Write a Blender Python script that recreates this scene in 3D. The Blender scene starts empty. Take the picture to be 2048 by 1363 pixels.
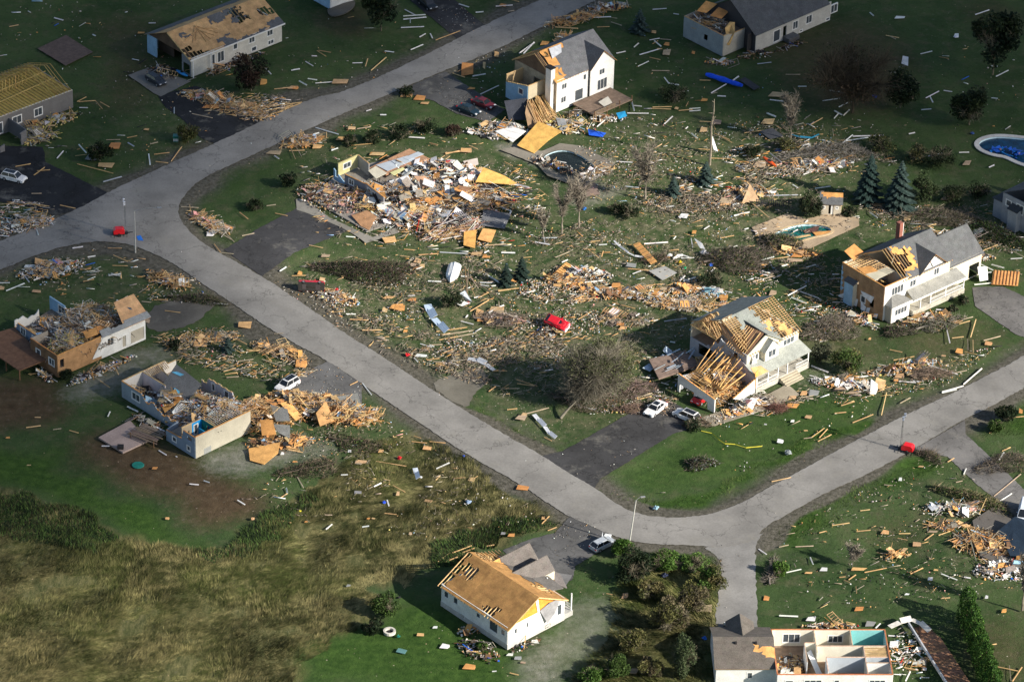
import bpy, bmesh, math, random
import numpy as np
from mathutils import Vector, Matrix
R = math.radians
random.seed(7); rng = np.random.default_rng(11)
scene = bpy.context.scene
COL = scene.collection
# ------------------------------------------------------------ camera
DIST, PITCH, ROLL, FPX = 700.0, R(32), R(1.6), 8400.0
cam_d = bpy.data.cameras.new('camera'); cam = bpy.data.objects.new('camera', cam_d); COL.objects.link(cam)
cam_d.sensor_width = 36; cam_d.lens = 36*FPX/2048; cam_d.clip_start = 5; cam_d.clip_end = 12000
cam.location = (0, -DIST*math.cos(PITCH), DIST*math.sin(PITCH))
CM = Matrix.Rotation(R(90)-PITCH, 4, 'X') @ Matrix.Rotation(ROLL, 4, 'Z')
cam.rotation_euler = CM.to_euler()
scene.camera = cam
CR = CM.to_3x3(); CP = Vector(cam.location)
# ------------------------------------------------------------ sky and sun
SUN_EL, SUN_AZ = R(28), math.atan2(-5.5, 11.5)        # direction towards the sun
SDIR = Vector((math.cos(SUN_EL)*math.cos(SUN_AZ), math.cos(SUN_EL)*math.sin(SUN_AZ), math.sin(SUN_EL)))
w = bpy.data.worlds.new('World'); scene.world = w; w.use_nodes = True
nt = w.node_tree; bg = nt.nodes['Background']
sk = nt.nodes.new('ShaderNodeTexSky'); sk.sky_type = 'NISHITA'; sk.sun_disc = False
sk.sun_elevation = SUN_EL; sk.sun_rotation = math.atan2(SDIR.x, SDIR.y)
nt.links.new(sk.outputs[0], bg.inputs[0]); bg.inputs[1].default_value = 0.072
sl = bpy.data.lights.new('sun', 'SUN'); sl.energy = 5.0; sl.angle = R(0.55); sl.color = (1, .92, .80)
so = bpy.data.objects.new('sun', sl); COL.objects.link(so); so.location = SDIR*1500
so.rotation_euler = SDIR.to_track_quat('Z', 'Y').to_euler()
scene.view_settings.view_transform = 'Standard'; scene.view_settings.look = 'None'
scene.view_settings.exposure = 0.74; scene.view_settings.gamma = 1
scene.cycles.max_bounces = 5; scene.cycles.transparent_max_bounces = 12

# ------------------------------------------------------------ helpers
def P(x, y, z=0.0):
    """photo pixel (2048 wide) -> world point at height z"""
    d = CR @ Vector(((x-1024)/FPX, -(y-681.5)/FPX, -1.0))
    t = (z-CP.z)/d.z
    return CP + d*t
def PX(p):
    v = CR.transposed() @ (Vector(p)-CP)
    return (1024+FPX*v.x/-v.z, 681.5-FPX*v.y/-v.z)

def tag(o, label=None, cat=None, group=None, kind=None):
    if label: o['label'] = label
    if cat: o['category'] = cat
    if group: o['group'] = group
    if kind: o['kind'] = kind
    return o
def empty(name, loc=(0, 0, 0), rz=0, **k):
    o = bpy.data.objects.new(name, None); COL.objects.link(o); o.location = loc; o.rotation_euler = (0, 0, rz)
    o.empty_display_size = .5
    return tag(o, **k)

_m = {}
def mat(name, rough=.75, metal=0., var=.18, vs=2.0, fine=.12, fs=30., bump=0., bs=25., spec=.3, alpha=None, coat=0, trans=0., lines=0.):
    if name in _m: return _m[name]
    m = bpy.data.materials.new(name); m.use_nodes = True; n = m.node_tree; N = n.nodes; L = n.links
    b = N['Principled BSDF']
    a = N.new('ShaderNodeAttribute'); a.attribute_name = 'Col'
    tc = N.new('ShaderNodeTexCoord')
    n1 = N.new('ShaderNodeTexNoise'); n1.inputs['Scale'].default_value = vs; n1.inputs['Detail'].default_value = 4
    n2 = N.new('ShaderNodeTexNoise'); n2.inputs['Scale'].default_value = fs; n2.inputs['Detail'].default_value = 2
    L.new(tc.outputs['Object'], n1.inputs['Vector']); L.new(tc.outputs['Object'], n2.inputs['Vector'])
    def mp(src, amt):
        r = N.new('ShaderNodeMapRange'); r.inputs['From Min'].default_value = .3; r.inputs['From Max'].default_value = .7
        r.inputs['To Min'].default_value = 1-amt; r.inputs['To Max'].default_value = 1+amt
        L.new(src, r.inputs['Value']); return r.outputs[0]
    mu = N.new('ShaderNodeMath'); mu.operation = 'MULTIPLY'
    L.new(mp(n1.outputs['Fac'], var), mu.inputs[0]); L.new(mp(n2.outputs['Fac'], fine), mu.inputs[1])
    fac = mu.outputs[0]
    if lines:                                             # lapped boards / courses of shingles
        sp = N.new('ShaderNodeSeparateXYZ'); L.new(tc.outputs['Object'], sp.inputs[0])
        f = N.new('ShaderNodeMath'); f.operation = 'MULTIPLY'; f.inputs[1].default_value = 1/lines; L.new(sp.outputs['Z'], f.inputs[0])
        g = N.new('ShaderNodeMath'); g.operation = 'FRACT'; L.new(f.outputs[0], g.inputs[0])
        h = N.new('ShaderNodeMapRange'); h.inputs['From Min'].default_value = 0; h.inputs['From Max'].default_value = .25
        h.inputs['To Min'].default_value = .8; h.inputs['To Max'].default_value = 1; L.new(g.outputs[0], h.inputs['Value'])
        m2 = N.new('ShaderNodeMath'); m2.operation = 'MULTIPLY'; L.new(fac, m2.inputs[0]); L.new(h.outputs[0], m2.inputs[1]); fac = m2.outputs[0]
    vm = N.new('ShaderNodeVectorMath'); vm.operation = 'SCALE'
    L.new(a.outputs['Color'], vm.inputs[0]); L.new(fac, vm.inputs['Scale'])
    L.new(vm.outputs[0], b.inputs['Base Color'])
    b.inputs['Roughness'].default_value = rough; b.inputs['Metallic'].default_value = metal
    b.inputs['Specular IOR Level'].default_value = spec
    if coat: b.inputs['Coat Weight'].default_value = coat
    if bump:
        bp = N.new('ShaderNodeBump'); bp.inputs['Strength'].default_value = bump; bp.inputs['Distance'].default_value = .05
        n3 = N.new('ShaderNodeTexNoise'); n3.inputs['Scale'].default_value = bs; L.new(tc.outputs['Object'], n3.inputs['Vector'])
        L.new(n3.outputs['Fac'], bp.inputs['Height']); L.new(bp.outputs[0], b.inputs['Normal'])
    if trans:
        tr = N.new('ShaderNodeBsdfTranslucent'); L.new(vm.outputs[0], tr.inputs['Color'])
        mx = N.new('ShaderNodeMixShader'); mx.inputs[0].default_value = trans
        L.new(b.outputs[0], mx.inputs[1]); L.new(tr.outputs[0], mx.inputs[2]); L.new(mx.outputs[0], N['Material Output'].inputs['Surface'])
    _m[name] = m
    return m
def MT(k):
    return {
        'wood': lambda: mat('lumber', .8, var=.22, vs=1.5, fine=.2, fs=14, bump=.3),
        'osb': lambda: mat('strand_board', .85, var=.24, vs=.8, fine=.22, fs=9, bump=.3),
        'siding': lambda: mat('siding', .6, var=.11, vs=.7, fine=.09, fs=5, lines=.22),
        'wall': lambda: mat('plaster', .85, var=.10, vs=.7, fine=.06, fs=6),
        'shingle': lambda: mat('shingles', .95, var=.16, vs=.8, fine=.25, fs=7, bump=.6, bs=12),
        'concrete': lambda: mat('concrete', .9, var=.16, vs=.35, fine=.12, fs=4),
        'paint': lambda: mat('car_paint', .38, var=.14, vs=1.6, fine=.1, fs=9, spec=.45, coat=.3),
        'glass': lambda: mat('window_glass', .12, var=.1, vs=2, fine=0, spec=.7),
        'metal': lambda: mat('metal', .4, .6, var=.1),
        'water': lambda: mat('pool_water', .22, var=.5, vs=.5, fine=.25, fs=3, spec=.35, bump=.4, bs=1.5),
        'rubber': lambda: mat('rubber', .9, var=.1),
        'cloth': lambda: mat('cloth', .8, var=.2, vs=1.5, fine=.1),
        'mixed': lambda: mat('debris', .8, var=.25, vs=2.5, fine=.2, fs=12),
        'leaf': lambda: mat('foliage', .7, var=.25, vs=.6, fine=.2, fs=3, trans=.22, spec=.2),
        'bark': lambda: mat('bark', .9, var=.2, vs=1.5, fine=.2, bump=.3),
        'grass': lambda: mat('grass_blades', .75, var=.22, vs=.25, fine=.25, fs=1.2, trans=.25, spec=.15),
    }[k]()

class MB:
    """collects shapes, links them as one mesh with a colour per vertex"""
    def __init__(s): s.v = []; s.f = []; s.c = []
    def add(s, vs, fs, col):
        o = len(s.v); s.v.extend(tuple(v) for v in vs); s.f.extend(tuple(i+o for i in f) for f in fs)
        s.c.extend([col]*len(vs))
    BOXF = ((0, 1, 3, 2), (4, 6, 7, 5), (0, 4, 5, 1), (2, 3, 7, 6), (0, 2, 6, 4), (1, 5, 7, 3))
    def obox(s, c, a, b, d, col):
        c = Vector(c); a = Vector(a); b = Vector(b); d = Vector(d)
        s.add([c+a*i+b*j+d*k for i in (-1, 1) for j in (-1, 1) for k in (-1, 1)], s.BOXF, col)
    def box(s, x0, x1, y0, y1, z0, z1, col):
        s.add([(x, y, z) for x in (x0, x1) for y in (y0, y1) for z in (z0, z1)], s.BOXF, col)
    def beam(s, p, q, wd, hd, col, roll=0.):
        p = Vector(p); q = Vector(q); d = q-p; l = d.length
        if l < 1e-6: return
        d /= l; side = d.cross(Vector((0, 0, 1)))
        if side.length < 1e-3: side = Vector((1, 0, 0))
        side.normalize(); up = side.cross(d)
        if roll:
            c, n = math.cos(roll), math.sin(roll); side, up = side*c+up*n, up*c-side*n
        s.obox((p+q)/2, d*l/2, side*wd/2, up*hd/2, col)
    def plate(s, pts, th, col):
        pts = [Vector(p) for p in pts]
        n = Vector((0, 0, 0))
        for i in range(len(pts)): n += (pts[i]-pts[0]).cross(pts[(i+1) % len(pts)]-pts[0])
        n.normalize()
        if n.z < 0: pts.reverse(); n = -n
        k = len(pts)
        s.add(pts+[p-n*th for p in pts], [tuple(range(k)), tuple(range(2*k-1, k-1, -1))] +
              [(i, i+k, (i+1) % k+k, (i+1) % k) for i in range(k)], col)
    def tube(s, p, q, r0, r1, col, n=7, cap=True):
        p = Vector(p); q = Vector(q); d = (q-p).normalized()
        a = d.orthogonal().normalized(); b = d.cross(a)
        vs = [p+(a*math.cos(t)+b*math.sin(t))*r0 for t in [2*math.pi*i/n for i in range(n)]] + \
             [q+(a*math.cos(t)+b*math.sin(t))*r1 for t in [2*math.pi*i/n for i in range(n)]]
        fs = [(i, (i+1) % n, (i+1) % n+n, i+n) for i in range(n)]
        if cap: fs += [tuple(range(n-1, -1, -1)), tuple(range(n, 2*n))]
        s.add(vs, fs, col)
    def loft(s, rings, col, cap=True, closed=True):
        n = len(rings[0]); o = len(s.v)
        for r in rings: s.v.extend(tuple(v) for v in r); s.c.extend([col]*n)
        m = n if closed else n-1
        for k in range(len(rings)-1):
            for i in range(m):
                s.f.append((o+k*n+i, o+k*n+(i+1) % n, o+(k+1)*n+(i+1) % n, o+(k+1)*n+i))
        if cap:
            s.f.append(tuple(o+i for i in range(n-1, -1, -1))); s.f.append(tuple(o+(len(rings)-1)*n+i for i in range(n)))
    def build(s, name, m, parent=None, smooth=False, **k):
        me = bpy.data.meshes.new(name); me.from_pydata(s.v, [], s.f)
        at = me.color_attributes.new('Col', 'FLOAT_COLOR', 'POINT')
        c = np.ones((len(s.v), 4), np.float32)
        if len(s.v): c[:, :3] = np.array(s.c, np.float32)
        at.data.foreach_set('color', c.ravel())
        if smooth: me.polygons.foreach_set('use_smooth', [True]*len(me.polygons))
        me.materials.append(MT(m) if isinstance(m, str) else m); me.update()
        o = bpy.data.objects.new(name, me); COL.objects.link(o)
        if parent is not None: o.parent = parent
        return tag(o, **k)
def npmesh(name, V, F, C, m, parent=None, **k):
    """V (n,3), F (m,3|4), C (n,3) numpy arrays"""
    me = bpy.data.meshes.new(name); nv, nf, kk = len(V), len(F), F.shape[1]
    me.vertices.add(nv); me.vertices.foreach_set('co', V.astype(np.float32).ravel())
    me.loops.add(nf*kk); me.loops.foreach_set('vertex_index', F.astype(np.int32).ravel())
    me.polygons.add(nf); me.polygons.foreach_set('loop_start', np.arange(0, nf*kk, kk, dtype=np.int32))
    me.polygons.foreach_set('loop_total', np.full(nf, kk, np.int32))
    me.update(calc_edges=True); me.validate()
    if C is not None:
        at = me.color_attributes.new('Col', 'FLOAT_COLOR', 'POINT')
        c = np.ones((nv, 4), np.float32); c[:, :3] = C; at.data.foreach_set('color', c.ravel())
    me.materials.append(MT(m) if isinstance(m, str) else m)
    o = bpy.data.objects.new(name, me); COL.objects.link(o)
    if parent is not None: o.parent = parent
    return tag(o, **k)
def origin_to(o, c):
    """put a top-level mesh's origin at c without moving it"""
    c = Vector(c); me = o.data; n = len(me.vertices); a = np.empty(n*3, np.float32); me.vertices.foreach_get('co', a)
    a = a.reshape(-1, 3)-np.array(c, np.float32); me.vertices.foreach_set('co', a.ravel()); me.update(); o.location = c
def jit(c, a=.12):
    f = 1+random.uniform(-a, a); return tuple(min(.95, x*f*(1+random.uniform(-a, a)*.3)) for x in c)
def smooth_poly(pts, it=2, closed=True):
    for _ in range(it):
        q = []; n = len(pts)
        for i in range(n if closed else n-1):
            a, b = pts[i], pts[(i+1) % n]
            q += [(a[0]*.75+b[0]*.25, a[1]*.75+b[1]*.25), (a[0]*.25+b[0]*.75, a[1]*.25+b[1]*.75)]
        pts = q
    return pts
def rag(pts, step=7, amp=1.2):
    out = []; n = len(pts)
    for i in range(n):
        a, b = pts[i], pts[(i+1) % n]; l = math.hypot(b[0]-a[0], b[1]-a[1]); k = max(1, int(l/step))
        for j in range(k):
            t = j/k; out.append((a[0]+(b[0]-a[0])*t+random.uniform(-amp, amp), a[1]+(b[1]-a[1])*t+random.uniform(-amp, amp)*.6))
    return out
def inpoly(X, Y, poly):
    r = np.zeros(X.shape, bool); n = len(poly)
    for i in range(n):
        x1, y1 = poly[i]; x2, y2 = poly[(i+1) % n]
        c = ((y1 > Y) != (y2 > Y)); 
        if abs(y2-y1) < 1e-9: continue
        r ^= c & (X < (x2-x1)*(Y-y1)/(y2-y1)+x1)
    return r

# colours (linear)
OSB = (.62, .31, .10); OSB2 = (.52, .24, .08); LUM = (.60, .41, .20); LUM2 = (.50, .32, .15); GREYW = (.30, .27, .23)
WHT = (.78, .78, .76); CREAM = (.66, .62, .49); BEIGE = (.47, .43, .35); GREY = (.24, .25, .26); SHG = (.115, .12, .125)
SHB = (.13, .11, .10); PINK = (.72, .36, .33); YEL = (.62, .52, .17); BLUE = (.02, .12, .55); LBLUE = (.30, .48, .66)
DRY = (.62, .60, .56); BLK = (.02, .02, .022); RED = (.60, .02, .03); NAVY = (.03, .05, .09); TEAL = (.01, .22, .20); BRN = (.16, .09, .05)
# ------------------------------------------------------------ ground masks (kinds of ground cover, in plan)
def wpoly(px): return [tuple(P(x, y).xy) for x, y in px]
ROAD_PX = [(-260, 640), (0, 541), (92, 502), (185, 482), (246, 486), (285, 498), (339, 522), (401, 565), (462, 605), (524, 648), (585, 685), (653, 720), (721, 766),
    (780, 806), (854, 856), (946, 917), (1039, 967), (1110, 1016), (1139, 1033), (1169, 1046), (1204, 1063), (1257, 1081), (1310, 1089), (1390, 1090), (1440, 1096),
    (1510, 1080), (1528, 1054), (1579, 1026), (1656, 983), (1721, 955), (1800, 914), (1836, 893), (1929, 838), (1977, 816), (2048, 776), (2300, 640),
    (2300, 560), (2048, 713), (1913, 783), (1869, 803), (1800, 835), (1759, 857), (1682, 896), (1605, 939), (1528, 980), (1491, 1002), (1443, 1022), (1390, 1034), (1310, 1035), (1256, 1021), (1222, 1000),
    (1187, 973), (1131, 943), (1085, 911), (1023, 877), (946, 831), (854, 773), (762, 711), (700, 674), (620, 617), (524, 552), (431, 503), (385, 472), (362, 442), (355, 418),
    (367, 392), (400, 360), (462, 330), (524, 302), (578, 277), (652, 243), (745, 203), (794, 182), (887, 142), (991, 102), (1124, 34), (1190, 3), (1420, -110),
    (1330, -130), (1084, 0), (970, 49), (868, 103), (699, 182), (619, 198), (524, 243), (431, 287), (308, 342), (216, 385), (154, 420), (0, 484), (-260, 580)]
DRIVES = {  # name suffix: (polygon, colour, label)
    'a': ([(-60, 290), (86, 294), (92, 325), (216, 386), (154, 421), (110, 432), (50, 412), (-60, 395)], (.022, .024, .028)),
    'b': ([(316, 192), (390, 172), (430, 185), (520, 240), (508, 256), (431, 288), (400, 275), (360, 235), (330, 215)], (.024, .026, .03)),
    'c': ([(810, -8), (900, -8), (970, 52), (915, 79), (856, 31)], (.04, .04, .042)),
    'd': ([(794, 184), (890, 143), (945, 179), (991, 208), (1010, 220), (975, 245), (914, 228), (868, 203), (822, 189)], (.085, .085, .085)),
    'e': ([(448, 500), (520, 455), (600, 413), (640, 425), (700, 460), (590, 505), (524, 553)], (.055, .055, .058)),
    'g': ([(575, 775), (612, 742), (657, 722), (724, 768), (724, 822), (660, 835), (600, 800)], (.12, .12, .12)),
    'h': ([(1085, 911), (1125, 902), (1165, 880), (1264, 824), (1330, 795), (1400, 835), (1385, 858), (1349, 866), (1241, 933), (1200, 958), (1190, 975), (1131, 945)], (.05, .05, .052)),
    'j': ([(1944, 575), (2005, 573), (2090, 612), (2090, 690), (2030, 668), (1950, 612)], (.14, .135, .13)),
    'k': ([(1830, 897), (1930, 840), (1932, 868), (2016, 947), (2110, 1040), (2040, 1060), (1985, 993), (1949, 965), (1895, 913), (1849, 906)], (.15, .145, .14)),
    'm': ([(1139, 1033), (1169, 1043), (1227, 1074), (1210, 1098), (1180, 1113), (1151, 1132), (1145, 1160), (1125, 1165), (1040, 1130), (1005, 1100), (1060, 1078), (1110, 1065)], (.10, .10, .10)),
}
GRAVEL = {
    'f': [(285, 622), (394, 580), (440, 600), (412, 627), (385, 650), (300, 668)],
    'i': [(860, 770), (890, 752), (962, 730), (980, 760), (945, 790), (937, 818), (900, 800)],
    'n': [(1400, 1092), (1438, 1112), (1443, 1149), (1435, 1200), (1428, 1262), (1430, 1330), (1518, 1330), (1516, 1256), (1512, 1160), (1510, 1088), (1530, 1060)],
}
POOLS = {
    'a': [(1083, 314), (1120, 299), (1157, 308), (1197, 339), (1175, 354), (1132, 357), (1092, 333)],
    'b': [(1530, 484), (1551, 464), (1600, 448), (1640, 450), (1664, 458), (1660, 468), (1625, 474), (1576, 488)],
    'c': [(1956, 286), (1975, 276), (2005, 273), (2075, 281), (2075, 335), (2040, 326), (2013, 312), (1985, 308), (1962, 298)],
}
# masks: brown bare/dry patches, vivid green, pale dust, long grass, chaff, gravel shoulder
BROWN = [([(150, 880), (240, 845), (330, 880), (420, 930), (520, 960), (560, 1010), (440, 1045), (330, 1010), (230, 980), (170, 930)], 14, 1.0),
    ([(-60, 760), (90, 745), (135, 790), (110, 850), (-60, 870)], 12, .9), ([(1540, 60), (1740, 30), (1840, 130), (1800, 230), (1640, 220), (1540, 150)], 22, .6),
    ([(620, 20), (760, 20), (740, 70), (640, 80)], 12, .6), ([(160, 20), (330, 30), (300, 220), (230, 230), (190, 90)], 20, .55), ([(700, 1300), (860, 1290), (900, 1350), (740, 1345)], 15, .35),
    ([(1700, 1050), (1900, 1000), (1860, 1110), (1740, 1120)], 20, .4), ([(1600, 650), (1760, 640), (1800, 720), (1650, 750)], 20, .4), ([(1900, 1270), (2060, 1180), (2060, 1370), (1900, 1370)], 16, .45),
    ([(1750, 660), (1950, 620), (2010, 690), (1880, 740)], 16, .45), ([(1880, 0), (2060, 0), (2060, 60), (1920, 60)], 20, .5)]
GREEN = [([(-60, 890), (90, 900), (200, 980), (300, 1030), (420, 1075), (440, 1095), (300, 1090), (200, 1040), (90, 980), (-60, 960)], 9, 1.0),
    ([(590, 1345), (640, 1270), (760, 1230), (860, 1190), (960, 1270), (1060, 1340), (1060, 1380), (590, 1380)], 12, .9),
    ([(1190, 975), (1230, 1000), (1300, 1020), (1400, 1010), (1500, 960), (1700, 870), (1760, 850), (1750, 835), (1560, 900), (1420, 985), (1310, 1000), (1230, 985)], 5, 1.0),
    ([(940, 790), (1000, 830), (1090, 880), (1130, 900), (1115, 905), (1020, 860), (950, 815)], 4, 1.0),
    ([(1240, 940), (1370, 860), (1560, 800), (1760, 800), (1700, 860), (1500, 950), (1330, 990)], 12, .65),
    ([(1530, 1060), (1700, 975), (1860, 905), (1900, 930), (1760, 985), (1600, 1080), (1520, 1110)], 6, 1.0),
    ([(1215, 1095), (1310, 1105), (1430, 1105), (1430, 1170), (1300, 1150), (1215, 1130)], 8, .85), ([(1130, 1180), (1230, 1110), (1260, 1240), (1180, 1350), (1080, 1350)], 16, .35),
    ([(380, 400), (560, 320), (640, 300), (560, 340), (430, 400)], 6, .5), ([(90, 300), (280, 320), (330, 345), (216, 385)], 12, .3),
    ([(1500, 430), (1380, 450), (1320, 480), (1440, 480)], 9, .7), ([(1940, 870), (2060, 800), (2060, 860), (1980, 880)], 7, .9), ([(1020, 620), (1080, 580), (1180, 590), (1130, 640)], 10, .5)]
DUST = [([(130, 770), (290, 690), (340, 690), (300, 740), (180, 790), (130, 790)], 9, .8), ([(400, 920), (520, 890), (600, 880), (660, 880), (600, 930), (470, 940)], 10, .85),
    ([(1030, 1310), (1140, 1240), (1190, 1180), (1220, 1200), (1190, 1290), (1090, 1370), (1040, 1370)], 12, .75), ([(1450, 860), (1560, 800), (1600, 760), (1640, 790), (1560, 850)], 12, .25),
    ([(1690, 470), (1560, 510), (1700, 440)], 9, .6), ([(1560, 740), (1700, 740), (1700, 790), (1600, 800)], 12, .3),
    ([(1000, 292), (1083, 305), (1130, 286), (1192, 300), (1232, 327), (1178, 366), (1100, 350)], 5, .8), ([(1145, 370), (1210, 350), (1230, 400), (1150, 410)], 7, .7)]
FIELD = [([(-60, 975), (60, 985), (200, 1055), (300, 1090), (440, 1100), (520, 1040), (600, 990), (680, 925), (750, 880), (860, 880), (1010, 975), (1110, 1030), (1135, 1050), (1080, 1070), (1000, 1080), (880, 1130), (760, 1185), (700, 1250), (600, 1330), (590, 1400), (-60, 1400)], 5, 1.0),
    ([(1235, 1150), (1420, 1120), (1440, 1190), (1425, 1280), (1420, 1390), (1120, 1390), (1230, 1270)], 8, .9)]
CHAFF = [([(620, 510), (1000, 500), (1500, 330), (1750, 400), (1800, 420), (1500, 500), (1450, 620), (1200, 790), (1000, 790), (870, 740), (700, 650), (560, 560)], 25, .9),
    ([(590, 280), (1060, 300), (1100, 500), (640, 490)], 20, .6), ([(1150, 230), (1700, 250), (1800, 330), (1500, 400), (1150, 420)], 25, .65), ([(380, 410), (440, 440), (500, 490), (400, 470)], 9, .7),
    ([(-30, 560), (200, 490), (400, 560), (420, 600), (100, 590)], 18, .45), ([(330, 650), (640, 740), (560, 760), (350, 720)], 15, .6), ([(960, 760), (1300, 760), (1300, 830), (1180, 900), (1000, 830)], 20, .6),
    ([(1640, 740), (2000, 690), (1900, 760), (1700, 800)], 15, .8), ([(640, 800), (760, 830), (900, 960), (640, 930)], 20, .45), ([(1500, 700), (1700, 560), (1720, 720)], 20, .6),
    ([(1840, 960), (2060, 960), (2060, 1180), (1900, 1150)], 18, .4), ([(280, 180), (560, 170), (620, 240), (300, 340)], 20, .35), ([(-40, 400), (100, 410), (80, 480), (-40, 490)], 12, .8), ([(1560, 410), (2060, 380), (2060, 520), (1700, 500)], 20, .5)]
# ground grid: fine where the camera sees, stretched to the horizon beyond
def axis(a, b, step, far):
    n = int((b-a)/step); core = [a+step*i for i in range(n+1)]; out = []; d = step; x = a
    while x > -far: d *= 1.35; x -= d; out.append(x)
    res = out[::-1]+core; d = step; x = core[-1]
    while x < far: d *= 1.35; x += d; res.append(x)
    return np.array(res)
gx = axis(-104, 104, .5, 5000); gy = axis(-112, 136, .5, 5000)
NX, NY = len(gx), len(gy); GX, GY = np.meshgrid(gx, gy)
def vnoise(X, Y, s, seed):
    r = np.random.default_rng(seed); T = r.random((256, 256)); x = X/s; y = Y/s
    xi = np.floor(x).astype(int); yi = np.floor(y).astype(int); fx = x-xi; fy = y-yi; fx = fx*fx*(3-2*fx); fy = fy*fy*(3-2*fy)
    g = lambda a, b: T[a & 255, b & 255]
    return (g(xi, yi)*(1-fx)+g(xi+1, yi)*fx)*(1-fy)+(g(xi, yi+1)*(1-fx)+g(xi+1, yi+1)*fx)*fy
WX = GX+(vnoise(GX, GY, 7, 5)-.5)*5+(vnoise(GX, GY, 3, 1)-.5)*4+(vnoise(GX, GY, 1.2, 2)-.5)*1.5
WY = GY+(vnoise(GX, GY, 7, 6)-.5)*5+(vnoise(GX, GY, 3, 3)-.5)*4+(vnoise(GX, GY, 1.2, 4)-.5)*1.5
def blur(M, r):
    r = max(1, int(r)); k = np.ones(2*r+1)/(2*r+1); Q = M
    for _ in range(2):
        c = np.cumsum(np.pad(Q, ((r+1, r), (0, 0)), mode='edge'), 0); Q = (c[2*r+1:]-c[:-2*r-1])/(2*r+1)
        c = np.cumsum(np.pad(Q, ((0, 0), (r+1, r)), mode='edge'), 1); Q = (c[:, 2*r+1:]-c[:, :-2*r-1])/(2*r+1)
    return Q
def mask(lst):
    m = np.zeros(GX.shape)
    for px, soft, wt in lst:
        m = np.maximum(m, blur(inpoly(WX, WY, wpoly(px)).astype(float), soft/2.6)*wt)
    return m
road_w = wpoly(ROAD_PX)
roadm = inpoly(GX, GY, road_w)
for p_, c_ in DRIVES.values(): roadm |= inpoly(GX, GY, wpoly(p_))
for p_ in GRAVEL.values(): roadm |= inpoly(GX, GY, wpoly(p_))
near = blur(inpoly(GX, GY, road_w).astype(float), 3)
near2 = np.clip(blur(inpoly(WX, WY, road_w).astype(float), 6)*3.4, 0, 1)
hum = -(vnoise(GX, GY, 6, 9)*.22+vnoise(GX, GY, 1.5, 8)*.12)*np.clip(1-blur(roadm.astype(float), 3)*4, 0, 1)-.01
far = (np.abs(GX) > 104) | (GY > 136) | (GY < -112)
hum[far] = -.01
poolm = np.zeros(GX.shape, bool)
for k_, p_ in POOLS.items(): poolm |= inpoly(GX, GY, wpoly(smooth_poly(p_)))
V = np.stack([GX.ravel(), GY.ravel(), hum.ravel()], 1)
I = np.arange(NX*NY).reshape(NY, NX)
keep = ~(poolm[:-1, :-1] | poolm[1:, :-1] | poolm[:-1, 1:] | poolm[1:, 1:])
F = np.stack([I[:-1, :-1], I[:-1, 1:], I[1:, 1:], I[1:, :-1]], -1)[keep]
M1 = np.stack([mask(BROWN), mask(GREEN), mask(DUST)], -1).reshape(-1, 3)
M2 = np.stack([mask(FIELD), mask(CHAFF), near2], -1).reshape(-1, 3)

gm = bpy.data.materials.new('ground_cover'); gm.use_nodes = True; N = gm.node_tree.nodes; L = gm.node_tree.links
B = N['Principled BSDF']; B.inputs['Roughness'].default_value = .95; B.inputs['Specular IOR Level'].default_value = .1
geo = N.new('ShaderNodeNewGeometry')
def noise(s, det=4, rough=.6, vec=None):
    n = N.new('ShaderNodeTexNoise'); n.inputs['Scale'].default_value = s; n.inputs['Detail'].default_value = det; n.inputs['Roughness'].default_value = rough
    L.new(vec or geo.outputs['Position'], n.inputs['Vector']); return n.outputs['Fac']
def rng_(src, a, b, c=0., d=1.):
    r = N.new('ShaderNodeMapRange'); r.inputs['From Min'].default_value = a; r.inputs['From Max'].default_value = b
    r.inputs['To Min'].default_value = c; r.inputs['To Max'].default_value = d; L.new(src, r.inputs['Value']); return r.outputs[0]
def mixc(f, a, b):
    m = N.new('ShaderNodeMix'); m.data_type = 'RGBA'
    for s, v in ((0, f), (6, a), (7, b)):
        if isinstance(v, (tuple, list)): m.inputs[s].default_value = (*v, 1)
        elif isinstance(v, float): m.inputs[s].default_value = v
        else: L.new(v, m.inputs[s])
    return m.outputs[2]
def mth(op, a, b):
    m = N.new('ShaderNodeMath'); m.operation = op
    for i, v in enumerate((a, b)):
        if isinstance(v, (float, int)): m.inputs[i].default_value = v
        else: L.new(v, m.inputs[i])
    return m.outputs[0]
def attr(n):
    a = N.new('ShaderNodeAttribute'); a.attribute_name = n; s = N.new('ShaderNodeSeparateColor'); L.new(a.outputs['Color'], s.inputs[0]); return s.outputs
a1, a2 = attr('reg'), attr('reg2')
mp_ = N.new('ShaderNodeMapping'); mp_.inputs['Scale'].default_value = (1, .25, 1); mp_.inputs['Rotation'].default_value = (0, 0, R(-50)); L.new(geo.outputs['Position'], mp_.inputs['Vector'])
lawn = mixc(rng_(noise(.07), .35, .65), (.032, .062, .021), (.064, .100, .036))
lawn = mixc(rng_(noise(.35, 5), .5, .8), lawn, (.100, .100, .056))
lawn = mixc(rng_(noise(1.7, 4), .55, .85), lawn, (.024, .034, .014))
brown = mixc(rng_(noise(.6, 5), .3, .7), (.062, .042, .024), (.105, .075, .045))
green = mixc(rng_(noise(.8, 5), .35, .7), (.026, .060, .012), (.055, .105, .022))
dust = mixc(rng_(noise(.5, 5), .35, .7), (.15, .155, .115), (.28, .275, .235))
field = mixc(rng_(noise(1.1, 5, .7, mp_.outputs[0]), .4, .62), (.060, .068, .026), (.150, .140, .062))
shold = mixc(rng_(noise(1.5, 5), .35, .7), (.060, .058, .044), (.150, .140, .118))
brk = noise(1.2, 6, .75)
def edge(m, amt=.5, hi=.9): return rng_(mth('ADD', m, mth('MULTIPLY', mth('SUBTRACT', brk, .5), amt)), .12, hi)
c = mixc(edge(a1[0], .9), lawn, brown)
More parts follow.
